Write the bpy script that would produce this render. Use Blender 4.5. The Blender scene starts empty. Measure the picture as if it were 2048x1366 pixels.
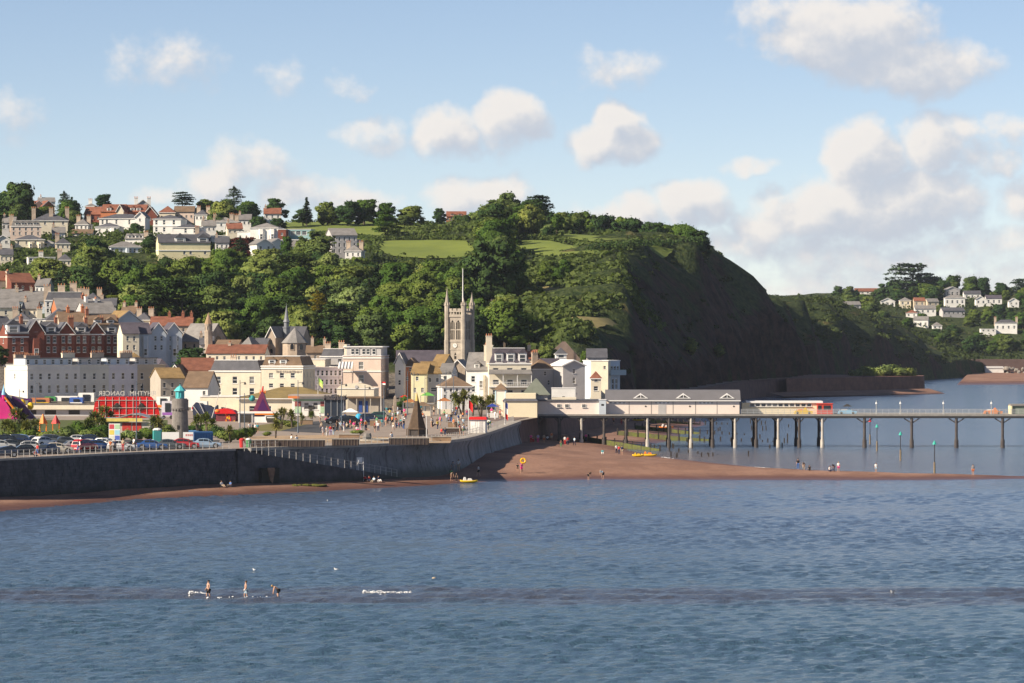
import bpy, bmesh, math, random
import numpy as np
from mathutils import Vector, Matrix, noise as mnoise
R = math.radians
random.seed(7); rng = np.random.default_rng(7)
sc = bpy.context.scene
col = sc.collection

# ---------------------------------------------------------------- camera, sky, sun, exposure
F, CAMH, YH = 8000.0, 23.0, 660.0          # focal length in photo pixels, camera height (m), horizon row
cam = bpy.data.cameras.new('camera'); camo = bpy.data.objects.new('camera', cam); col.objects.link(camo)
camo.location = (0, 0, CAMH); camo.rotation_euler = (R(90), 0, 0)
cam.sensor_width = 36; cam.lens = 36 * F / 2048; cam.shift_y = -(683 - YH) / 2048
cam.clip_start = 1; cam.clip_end = 60000
sc.camera = camo
SUN_AZ, SUN_EL = 26.0, 32.0                # degrees behind the left-hand side, elevation
S = Vector((-math.cos(R(SUN_AZ)) * math.cos(R(SUN_EL)), -math.sin(R(SUN_AZ)) * math.cos(R(SUN_EL)), math.sin(R(SUN_EL))))
sl = bpy.data.lights.new('sun', 'SUN'); sl.energy = 5.0; sl.angle = R(0.5); sl.color = (1, .87, .69)
so = bpy.data.objects.new('sun', sl); col.objects.link(so); so.rotation_euler = S.to_track_quat('Z', 'Y').to_euler()
sc.view_settings.view_transform = 'Standard'; sc.view_settings.look = 'None'
sc.view_settings.exposure = 0.8; sc.view_settings.gamma = 1.0; sc.view_settings.use_curve_mapping = False
sc.cycles.use_denoising = True
sc.cycles.max_bounces = 6; sc.cycles.transparent_max_bounces = 8

class NT:
    """small wrapper to write node trees"""
    def __init__(s, tree): s.t = tree; s.n = tree.nodes; s.l = tree.links
    def put(s, sock, v):
        if isinstance(v, bpy.types.NodeSocket): s.l.new(v, sock)
        elif v is not None: sock.default_value = v
    def m(s, op, a=None, b=None, c=None, clamp=False):
        n = s.n.new('ShaderNodeMath'); n.operation = op; n.use_clamp = clamp
        for i, v in enumerate((a, b, c)): s.put(n.inputs[i], v)
        return n.outputs[0]
    def v(s, op, a=None, b=None):
        n = s.n.new('ShaderNodeVectorMath'); n.operation = op
        s.put(n.inputs[0], a)
        if op == 'SCALE': s.put(n.inputs[3], b)
        else: s.put(n.inputs[1], b)
        return n.outputs[0]
    def comb(s, x=0., y=0., z=0.):
        n = s.n.new('ShaderNodeCombineXYZ')
        for i, v in enumerate((x, y, z)): s.put(n.inputs[i], v)
        return n.outputs[0]
    def sep(s, v):
        n = s.n.new('ShaderNodeSeparateXYZ'); s.put(n.inputs[0], v); return n.outputs
    def noise(s, vec, scale, detail=4., rough=.5, dist=0.):
        n = s.n.new('ShaderNodeTexNoise'); s.put(n.inputs['Vector'], vec); n.inputs['Scale'].default_value = scale
        n.inputs['Detail'].default_value = detail; n.inputs['Roughness'].default_value = rough; n.inputs['Distortion'].default_value = dist
        return n.outputs['Fac']
    def mix(s, f, a, b, blend='MIX'):
        n = s.n.new('ShaderNodeMix'); n.data_type = 'RGBA'; n.blend_type = blend
        s.put(n.inputs[0], f); s.put(n.inputs[6], a); s.put(n.inputs[7], b); return n.outputs[2]
    def rng(s, v, a, b, c=0., d=1., smooth=True):
        n = s.n.new('ShaderNodeMapRange'); n.interpolation_type = 'SMOOTHSTEP' if smooth else 'LINEAR'
        s.put(n.inputs[0], v)
        for i, q in enumerate((a, b, c, d)): n.inputs[i + 1].default_value = q
        return n.outputs[0]
    def ramp(s, f, stops):
        n = s.n.new('ShaderNodeValToRGB'); s.put(n.inputs[0], f); e = n.color_ramp.elements
        while len(e) < len(stops): e.new(.5)
        for q, (p, c) in zip(e, stops): q.position = p; q.color = (*c, 1)
        return n.outputs[0]

def c4(c): return (c[0], c[1], c[2], 1.0)

# world: physical sky with cumulus clouds given by direction
W = bpy.data.worlds.new('World'); sc.world = W; W.use_nodes = True
w = NT(W.node_tree)
W.cycles.sampling_method = 'MANUAL'; W.cycles.sample_map_resolution = 256
for n in list(w.n): w.n.remove(n)
SKY_STR = 0.072
sky = w.n.new('ShaderNodeTexSky'); sky.sky_type = 'NISHITA'; sky.sun_disc = False
sky.sun_elevation = R(SUN_EL); sky.sun_rotation = math.atan2(S.x, S.y) % (2 * math.pi)
sky.altitude = 20; sky.air_density = 0.56; sky.dust_density = 0.0; sky.ozone_density = 4.0
CL = [  # px, py, rx, ry, weight : cumulus seen in the photograph, as directions
 (335, 135, 120, 62, .42), (572, 160, 62, 26, .16), (692, 174, 55, 22, .34), (28, 248, 82, 56, .42), (742, 272, 88, 44, .62),
 (900, 262, 85, 62, .95), (1020, 245, 92, 70, 1.0), (1225, 282, 108, 56, 1.0), (1235, 240, 55, 45, .95), (1222, 138, 105, 46, .36),
 (1690, 70, 215, 95, 1.0), (1810, 130, 190, 75, 1.0), (1560, 40, 120, 50, .55), (1945, 120, 80, 40, .45), (1870, 290, 105, 76, 1.05), (1960, 310, 70, 45, .6),
 (500, 320, 100, 62, .62), (415, 370, 85, 50, .62), (570, 385, 90, 46, .62), (320, 395, 60, 25, .45), (700, 400, 125, 38, .68), (960, 390, 135, 56, .85), (1020, 370, 55, 40, .7),
 (1725, 325, 100, 92, 1.2), (1740, 420, 200, 95, 1.15), (1860, 400, 130, 90, 1.0), (1505, 336, 62, 24, .6), (1380, 415, 100, 66, .95), (1250, 430, 120, 52, .85), (2040, 400, 70, 60, .8), (1560, 440, 130, 70, .9), (2020, 260, 60, 40, .35), (1720, 490, 440, 62, .62), (1420, 480, 220, 40, .5)]
g = bpy.data.node_groups.new('cloud_density', 'ShaderNodeTree')
g.interface.new_socket('P', in_out='INPUT', socket_type='NodeSocketVector'); g.interface.new_socket('D', in_out='OUTPUT', socket_type='NodeSocketFloat')
G = NT(g); gi = g.nodes.new('NodeGroupInput'); go = g.nodes.new('NodeGroupOutput')
P = gi.outputs[0]                                                       # (azimuth, elevation, 0) * 100
wn = g.nodes.new('ShaderNodeTexNoise'); wn.inputs['Scale'].default_value = .75; wn.inputs['Detail'].default_value = 3
G.l.new(P, wn.inputs['Vector'])
Pw = G.v('ADD', P, G.v('SCALE', G.v('SUBTRACT', wn.outputs['Color'], (.5, .5, .5)), 1.0))
acc = None
for (x, y, rx, ry, wt) in CL:
    vm = g.nodes.new('ShaderNodeVectorMath'); vm.operation = 'MULTIPLY_ADD'; G.l.new(Pw, vm.inputs[0]); vm.inputs[1].default_value = (80 / rx, 80 / ry, 0); vm.inputs[2].default_value = (-(x - 1024) / rx, -(660 - y) / ry, 0)
    ln = g.nodes.new('ShaderNodeVectorMath'); ln.operation = 'DOT_PRODUCT'; G.l.new(vm.outputs[0], ln.inputs[0]); G.l.new(vm.outputs[0], ln.inputs[1])
    b = G.m('MULTIPLY_ADD', ln.outputs['Value'], -wt, wt)
    acc = b if acc is None else G.m('MAXIMUM', acc, b)
px_, py_, pz_ = G.sep(P)
field = G.m('MULTIPLY', G.m('SUBTRACT', G.noise(G.v('MULTIPLY', P, (.05, .11, .1)), 1., 3.), .60), 5.0)   # the rest of the sky
away = G.rng(G.m('MAXIMUM', G.m('ABSOLUTE', px_), py_), 13.2, 18.)
field = G.m('SUBTRACT', G.m('MULTIPLY', field, away), G.m('MULTIPLY', G.m('SUBTRACT', 1., away), .6))
bank = G.m('SUBTRACT', G.rng(py_, 3.2, .6), G.m('MULTIPLY', G.noise(G.v('MULTIPLY', P, (.22, .9, 1.)), 1., 4.), 1.15))
acc = G.m('MAXIMUM', G.m('MAXIMUM', acc, field), bank)
det = G.m('ADD', G.m('MULTIPLY', G.m('SUBTRACT', G.noise(P, 1.15, 7., .58), .5), 1.55), G.m('MULTIPLY', G.m('SUBTRACT', G.noise(P, .45, 2.), .5), .5))
G.l.new(G.m('ADD', acc, det), go.inputs[0])
tc = w.n.new('ShaderNodeTexCoord')
sx, sy, sz = w.sep(tc.outputs['Generated'])
az = w.m('MULTIPLY', w.m('ARCTAN2', sx, sy), 100.); el = w.m('MULTIPLY', w.m('ARCSINE', sz), 100.)
p0 = w.comb(az, el, 0.)
def dens(vec):
    n = w.n.new('ShaderNodeGroup'); n.node_tree = g; w.l.new(vec, n.inputs[0]); return n.outputs[0]
d0 = dens(p0); d1 = dens(w.v('ADD', p0, (-.42, .52, 0.)))
alpha = w.m('MULTIPLY', w.rng(d0, -.08, .72), .93)
lit = w.rng(w.m('SUBTRACT', d0, d1), -.42, .72)
thick = w.rng(d0, .1, 1.1)
ccol = w.mix(lit, (.56, .61, .70, 1), (.95, .89, .83, 1))
ccol = w.mix(w.m('MULTIPLY', thick, w.m('SUBTRACT', .55, w.m('MULTIPLY', lit, .4))), ccol, (.58, .61, .68, 1))
ccol = w.v('SCALE', ccol, .58 / SKY_STR)
skyc = w.mix(1.0, sky.outputs[0], (1.36, 1.09, .93, 1), 'MULTIPLY')
bg = w.n.new('ShaderNodeBackground'); wo = w.n.new('ShaderNodeOutputWorld')
w.l.new(w.mix(alpha, skyc, ccol), bg.inputs[0]); bg.inputs[1].default_value = SKY_STR; w.l.new(bg.outputs[0], wo.inputs[0])

# ---------------------------------------------------------------- helpers
def X(px, d): return (px - 1024) * d / F
def Z(py, d): return CAMH + (YH - py) * d / F
def PT(px, py, d): return Vector((X(px, d), d, Z(py, d)))
def GD(py, z): return (CAMH - z) * F / (py - YH)          # distance at which height z shows on row py

MATS = {}
def M(name, c=None, rough=.8, var=.25, scale=.6, bump=0., spec=.25, metal=0., c2=None, emit=0., objvar=0.):
    if name in MATS: return MATS[name]
    m = bpy.data.materials.new(name); m.use_nodes = True; MATS[name] = m
    t = NT(m.node_tree); b = t.n['Principled BSDF']
    b.inputs['Roughness'].default_value = rough; b.inputs['Metallic'].default_value = metal
    b.inputs['Specular IOR Level'].default_value = spec
    co = t.n.new('ShaderNodeTexCoord').outputs['Object']
    nz = t.noise(co, scale, 6., .62)
    c2 = c2 or tuple(q * (1 - var) for q in c)
    cc = t.mix(t.rng(nz, .32, .68), c4(c2), c4(c))
    fine = t.noise(co, scale * 9, 3.)
    cc = t.mix(t.m('MULTIPLY', t.rng(fine, .35, .7), min(.35, var)), cc, c4(tuple(q * .6 for q in c)))
    if objvar:
        oi = t.n.new('ShaderNodeObjectInfo')
        hs = t.n.new('ShaderNodeHueSaturation'); t.put(hs.inputs['Value'], t.m('ADD', t.m('MULTIPLY', oi.outputs['Random'], objvar), 1 - objvar / 2))
        t.put(hs.inputs['Color'], cc); cc = hs.outputs[0]
    t.put(b.inputs['Base Color'], cc)
    if bump:
        bn = t.n.new('ShaderNodeBump'); bn.inputs['Strength'].default_value = bump; bn.inputs['Distance'].default_value = .05
        t.put(bn.inputs['Height'], fine); t.l.new(bn.outputs[0], b.inputs['Normal'])
    if emit: b.inputs['Emission Strength'].default_value = emit; b.inputs['Emission Color'].default_value = c4(c)
    return m

class MB:
    """collects polygons for one mesh"""
    def __init__(s): s.v = []; s.f = []; s.m = []; s.k = 0; s.T = None
    def pt(s, p):
        s.v.append(tuple(s.T @ Vector(p)) if s.T else tuple(p)); return len(s.v) - 1
    def face(s, pts, k=None):
        s.f.append([s.pt(p) for p in pts]); s.m.append(s.k if k is None else k)
    def idx(s, ids, k=None): s.f.append(list(ids)); s.m.append(s.k if k is None else k)
    def box(s, x0, x1, y0, y1, z0, z1, k=None):
        p = [s.pt(q) for q in ((x0, y0, z0), (x1, y0, z0), (x1, y1, z0), (x0, y1, z0), (x0, y0, z1), (x1, y0, z1), (x1, y1, z1), (x0, y1, z1))]
        for f in ((0, 3, 2, 1), (4, 5, 6, 7), (0, 1, 5, 4), (1, 2, 6, 5), (2, 3, 7, 6), (3, 0, 4, 7)): s.idx([p[i] for i in f], k)
        return s
    def frus(s, x0, x1, y0, y1, z0, z1, ix, iy, k=None, kt=None):
        """box whose top is inset by ix, iy"""
        p = [s.pt(q) for q in ((x0, y0, z0), (x1, y0, z0), (x1, y1, z0), (x0, y1, z0), (x0 + ix, y0 + iy, z1), (x1 - ix, y0 + iy, z1), (x1 - ix, y1 - iy, z1), (x0 + ix, y1 - iy, z1))]
        for i, f in enumerate(((0, 3, 2, 1), (4, 5, 6, 7), (0, 1, 5, 4), (1, 2, 6, 5), (2, 3, 7, 6), (3, 0, 4, 7))): s.idx([p[i] for i in f], kt if (i == 1 and kt is not None) else k)
        return s
    def tube(s, a, b, r0, r1=None, n=8, k=None, caps=True):
        a = Vector(a); b = Vector(b); r1 = r0 if r1 is None else r1
        z = (b - a).normalized(); x = z.orthogonal().normalized(); y = z.cross(x)
        q = [(math.cos(2 * math.pi * i / n), math.sin(2 * math.pi * i / n)) for i in range(n)]
        A = [s.pt(a + x * (c * r0) + y * (e * r0)) for c, e in q]; B = [s.pt(b + x * (c * r1) + y * (e * r1)) for c, e in q]
        for i in range(n): s.idx([A[i], A[(i + 1) % n], B[(i + 1) % n], B[i]], k)
        if caps: s.idx(A[::-1], k); s.idx(B, k)
        return s
    def lathe(s, prof, n=16, c=(0, 0), k=None):
        rings = []
        for r, z in prof: rings.append([s.pt((c[0] + math.cos(2 * math.pi * i / n) * r, c[1] + math.sin(2 * math.pi * i / n) * r, z)) for i in range(n)])
        for A, B in zip(rings, rings[1:]):
            for i in range(n): s.idx([A[i], A[(i + 1) % n], B[(i + 1) % n], B[i]], k)
        s.idx(rings[0][::-1], k); s.idx(rings[-1], k); return s
    def extr(s, poly, y0, y1, k=None):
        """polygon in xz (counter-clockwise seen from -y) extruded along y"""
        A = [s.pt((x, y0, z)) for x, z in poly]; B = [s.pt((x, y1, z)) for x, z in poly]; n = len(poly)
        s.idx(A, k); s.idx(B[::-1], k)
        for i in range(n): s.idx([A[(i + 1) % n], A[i], B[i], B[(i + 1) % n]], k)
        return s
    def blob(s, c, r, n=10, mrow=6, k=None, jit=0., seed=0):
        c = Vector(c); rr = random.Random(seed); rows = []
        for j in range(1, mrow):
            t = math.pi * j / mrow
            rows.append([s.pt(c + Vector((r[0] * math.sin(t) * math.cos(2 * math.pi * i / n), r[1] * math.sin(t) * math.sin(2 * math.pi * i / n), r[2] * math.cos(t))) * (1 + jit * (rr.random() - .5))) for i in range(n)])
        top = s.pt(c + Vector((0, 0, r[2]))); bot = s.pt(c - Vector((0, 0, r[2])))
        for i in range(n): s.idx([top, rows[0][i], rows[0][(i + 1) % n]], k); s.idx([bot, rows[-1][(i + 1) % n], rows[-1][i]], k)
        for A, B in zip(rows, rows[1:]):
            for i in range(n): s.idx([A[i], B[i], B[(i + 1) % n], A[(i + 1) % n]], k)
        return s
    def mesh(s, name, mats, smooth=False):
        me = bpy.data.meshes.new(name); me.from_pydata(s.v, [], s.f)
        for m in (mats if isinstance(mats, (list, tuple)) else [mats]):
            if m: me.materials.append(m)
        me.polygons.foreach_set('material_index', s.m)
        if smooth: me.polygons.foreach_set('use_smooth', [True] * len(s.f))
        me.update(); return me
    def build(s, name, mats, parent=None, smooth=False): return link(name, s.mesh(name, mats, smooth), parent)

def link(name, me, parent=None):
    o = bpy.data.objects.new(name, me); col.objects.link(o)
    if parent: o.parent = parent
    return o
def tag(o, label, cat, group=None):
    o['label'] = label; o['category'] = cat
    if group: o['group'] = group
    return o
def empty(name, loc, rz=0., label=None, cat=None, group=None, scale=None):
    o = bpy.data.objects.new(name, None); col.objects.link(o); o.location = loc; o.rotation_euler = (0, 0, rz); o.empty_display_size = .5
    if scale: o.scale = (scale,) * 3 if not isinstance(scale, tuple) else scale
    if label: tag(o, label, cat, group)
    return o
def kind(o, k, label=None, cat=None):
    o['kind'] = k
    if label: o['label'] = label
    if cat: o['category'] = cat
    return o
def copy_tree(o, parent=None):
    c = o.copy(); col.objects.link(c); c.parent = parent
    for ch in list(o.children): copy_tree(ch, c)
    return c
def remat(o, m, i=0):
    """object-level material so that copies can share mesh data"""
    o.material_slots[i].link = 'OBJECT'; o.material_slots[i].material = m
def text(name, s, size, loc, rot, m, parent=None, mirror=False, ext=.03):
    cu = bpy.data.curves.new(name, 'FONT'); cu.body = s; cu.size = size; cu.extrude = ext; cu.align_x = 'CENTER'; cu.materials.append(m); cu.resolution_u = 3
    t = bpy.data.objects.new(name, cu); col.objects.link(t)
    me = bpy.data.meshes.new_from_object(t); bpy.data.objects.remove(t)
    if mirror:
        for v in me.vertices: v.co.x *= -1
        me.flip_normals()
    o = link(name, me, parent); o.location = loc; o.rotation_euler = rot; return o
# ---------------------------------------------------------------- figures: posed bodies and clothes
def skin_mesh(name, V, E, rad, mats, lvl=1, root=0):
    me = bpy.data.meshes.new(name + '_wire'); me.from_pydata([tuple(v) for v in V], E, []); o = bpy.data.objects.new(name + '_wire', me); col.objects.link(o)
    o.modifiers.new('s', 'SKIN'); 
    for i, r_ in enumerate(rad): me.skin_vertices[0].data[i].radius = r_ if isinstance(r_, tuple) else (r_, r_); me.skin_vertices[0].data[i].use_root = (i == root)
    sb = o.modifiers.new('u', 'SUBSURF'); sb.levels = lvl; sb.render_levels = lvl
    dg = bpy.context.evaluated_depsgraph_get(); out = bpy.data.meshes.new_from_object(o.evaluated_get(dg)); out.name = name
    bpy.data.objects.remove(o); bpy.data.meshes.remove(me); out.materials.clear()
    for m in mats: out.materials.append(m)
    out.polygons.foreach_set('use_smooth', [True] * len(out.polygons)); return out
SKIN = M('skin', (.52, .31, .22), .55, .12, 3.)
J0 = dict(pel=(0, 0, .95), wst=(0, 0, 1.1), cst=(0, 0, 1.33), nek=(0, 0, 1.48), hd=(0, -.02, 1.60), top=(0, 0, 1.70),
          shL=(-.18, 0, 1.40), elL=(-.25, .02, 1.13), wrL=(-.26, -.06, .88), haL=(-.26, -.08, .80), hiL=(-.10, 0, .90), knL=(-.11, -.02, .50), anL=(-.11, .03, .09), toL=(-.12, -.14, .03))
def pose(**kw):
    j = dict(J0)
    for k in list(j):
        if k.endswith('L'): x, y, z = j[k]; j[k[:-1] + 'R'] = (-x, y, z)
    j.update(kw); return {k: Vector(v) for k, v in j.items()}
POSES = {
 'stand': pose(),
 'walk': pose(knL=(-.11, -.16, .52), anL=(-.11, -.22, .10), toL=(-.11, -.38, .05), knR=(.11, .05, .50), anR=(.11, .26, .12), toR=(.11, .12, .03), elL=(-.24, .12, 1.14), wrL=(-.25, .10, .90), haL=(-.25, .08, .82), elR=(.24, -.10, 1.14), wrR=(.25, -.26, .95), haR=(.25, -.31, .88)),
 'arm': pose(elL=(-.30, -.10, 1.20), wrL=(-.20, -.30, 1.30), haL=(-.17, -.36, 1.34), elR=(.36, 0, 1.55), wrR=(.33, -.05, 1.78), haR=(.32, -.06, 1.86)),
 'bend': pose(cst=(0, -.30, 1.16), wst=(0, -.12, 1.04), nek=(0, -.43, 1.22), hd=(0, -.55, 1.24), top=(0, -.63, 1.28), shL=(-.17, -.36, 1.18), shR=(.17, -.36, 1.18), elL=(-.2, -.42, .93), elR=(.2, -.42, .93), wrL=(-.14, -.46, .70), wrR=(.14, -.46, .70), haL=(-.13, -.47, .62), haR=(.13, -.47, .62), knL=(-.13, -.1, .5), knR=(.13, -.06, .5)),
 'sit': pose(**{k: tuple(Vector(v) - Vector((0, 0, .80))) for k, v in J0.items() if k in ('pel', 'wst', 'cst', 'nek', 'hd', 'top')}, shL=(-.18, 0, .60), shR=(.18, 0, .60), elL=(-.24, .08, .36), elR=(.24, -.1, .36), wrL=(-.2, -.12, .28), wrR=(.15, -.28, .35), haL=(-.17, -.18, .26), haR=(.11, -.33, .36), hiL=(-.1, -.02, .12), hiR=(.1, -.02, .12), knL=(-.14, -.42, .34), knR=(.14, -.42, .34), anL=(-.12, -.72, .08), anR=(.12, -.72, .08), toL=(-.12, -.86, .10), toR=(.12, -.86, .10)),
 'wade': pose(wst=(0, -.03, 1.1), cst=(0, -.06, 1.32), knL=(-.12, -.12, .52), anL=(-.12, -.1, .10), knR=(.12, .04, .5), anR=(.12, .2, .1), toR=(.12, .06, .04), elL=(-.30, .04, 1.15), wrL=(-.34, -.10, .96), haL=(-.35, -.14, .89), elR=(.30, -.04, 1.15), wrR=(.33, -.16, .97), haR=(.34, -.2, .90)),
}
CH1 = ['pel', 'wst', 'cst', 'nek', 'hd', 'top']
def person_set(nm, j):
    V, E, rd, ix = [], [], [], {}
    def add(k, r_, par=None):
        ix[k] = len(V); V.append(j[k]); rd.append(r_)
        if par: E.append((ix[par], ix[k]))
    add('pel', (.15, .12)); add('wst', (.125, .10), 'pel'); add('cst', (.155, .115), 'wst'); add('nek', .058, 'cst'); add('hd', (.088, .10), 'nek'); add('top', (.06, .07), 'hd')
    for s_ in 'LR':
        add('sh' + s_, .06, 'cst'); add('el' + s_, .043, 'sh' + s_); add('wr' + s_, .03, 'el' + s_); add('ha' + s_, (.035, .02), 'wr' + s_); add('hi' + s_, .095, 'pel'); add('kn' + s_, .062, 'hi' + s_); add('an' + s_, .04, 'kn' + s_); add('to' + s_, (.042, .03), 'an' + s_)
    body = skin_mesh('body', V, E, rd, [SKIN])
    bm = bmesh.new(); bm.from_mesh(body)                       # fingers, thumb, nose and ears
    def prism(a, b_, r0, r1):
        z = (b_ - a).normalized(); x = z.orthogonal().normalized(); y = z.cross(x); A = [bm.verts.new(a + (x * c + y * e) * r0) for c, e in ((1, 0), (0, 1), (-1, 0), (0, -1))]; B = [bm.verts.new(b_ + (x * c + y * e) * r1) for c, e in ((1, 0), (0, 1), (-1, 0), (0, -1))]
        for i in range(4): bm.faces.new([A[i], A[(i + 1) % 4], B[(i + 1) % 4], B[i]])
        bm.faces.new(B)
    for s_, sg in (('L', -1), ('R', 1)):
        h = j['ha' + s_]; dr = (h - j['wr' + s_]).normalized(); sd = dr.cross(Vector((sg, 0, 0))).normalized() if abs(dr.x) < .9 else Vector((0, -1, 0))
        for q, ln in enumerate((.060, .072, .066, .05)): o_ = sd * (q - 1.5) * .018; k = h + o_ + dr * ln; prism(h + o_, k, .010, .008); prism(k, k + (dr * .6 + Vector((-sg * .7, 0, 0))).normalized() * .03, .008, .006)
        prism(h - dr * .03 - sd * .03, h - sd * .055 + dr * .015, .011, .008)
    hd = j['hd']; up = (j['top'] - j['hd']).normalized(); fw = Vector((0, -1, 0)) if abs(up.z) > .6 else Vector((0, -.3, -1)).normalized()
    prism(hd + fw * .085, hd + fw * .118 - up * .02, .02, .008)
    for sg in (-1, 1): prism(hd + Vector((sg * .08, .01, 0)), hd + Vector((sg * .105, .02, 0)), .025, .015)
    bm.to_mesh(body); bm.free()
    def sub(keys, par, rr_, name, m_):
        V2, E2, r2, i2 = [], [], [], {}
        for k in keys: i2[k] = len(V2); V2.append(j[k]); r2.append(rr_[k[:2] if len(k) == 3 and k[-1] in 'LR' else k])
        for a, b_ in par: E2.append((i2[a], i2[b_]))
        return skin_mesh(name, V2, E2, r2, [m_])
    jm = {**j}; 
    for s_ in 'LR': j['m' + 'e' + s_] = j['sh' + s_].lerp(j['el' + s_], .8); j['mk' + s_] = j['hi' + s_].lerp(j['kn' + s_], .85)
    top = sub(['wst', 'pel', 'cst', 'nek', 'shL', 'shR', 'meL', 'meR'], [('pel', 'wst'), ('wst', 'cst'), ('cst', 'nek'), ('cst', 'shL'), ('cst', 'shR'), ('shL', 'meL'), ('shR', 'meR')], dict(pel=(.155, .13), wst=(.15, .125), cst=(.178, .138), nek=.066, sh=.078, me=.066), 'shirt', SKIN)
    shorts = sub(['pel', 'hiL', 'hiR', 'mkL', 'mkR'], [('pel', 'hiL'), ('pel', 'hiR'), ('hiL', 'mkL'), ('hiR', 'mkR')], dict(pel=(.165, .135), hi=.112, mk=.088), 'shorts', SKIN)
    trs = sub(['pel', 'hiL', 'hiR', 'knL', 'knR', 'anL', 'anR'], [('pel', 'hiL'), ('pel', 'hiR'), ('hiL', 'knL'), ('hiR', 'knR'), ('knL', 'anL'), ('knR', 'anR')], dict(pel=(.165, .135), hi=.112, kn=.082, an=.062), 'trousers', SKIN)
    m = MB(); c = hd.lerp(j['top'], .42) + Vector((0, .022, .01)); m.blob(c, (.105, .115, .105), 10, 7); hair = m.mesh('hair', SKIN, True)
    return dict(body=body, shirt=top, shorts=shorts, trousers=trs, hair=hair)
PSET = {k: person_set(k, v) for k, v in POSES.items()}
CLO = {n: M('cloth_' + n, c, .85, .15, 4.) for n, c in dict(white=(.78, .77, .75), navy=(.03, .04, .09), black=(.02, .02, .022), red=(.50, .04, .04), pink=(.75, .07, .28), blue=(.08, .17, .42), grey=(.25, .25, .26), green=(.10, .28, .12), teal=(.06, .30, .34), orange=(.60, .18, .06), beige=(.45, .36, .26), yellow=(.66, .50, .08), lilac=(.42, .36, .55), paleblue=(.45, .58, .68), brown=(.16, .09, .06)).items()}
HAIRS = {n: M('hair_' + n, c, .7, .2, 8.) for n, c in dict(dark=(.03, .02, .015), brown=(.10, .055, .03), fair=(.36, .24, .11), grey=(.40, .38, .36)).items()}
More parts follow.
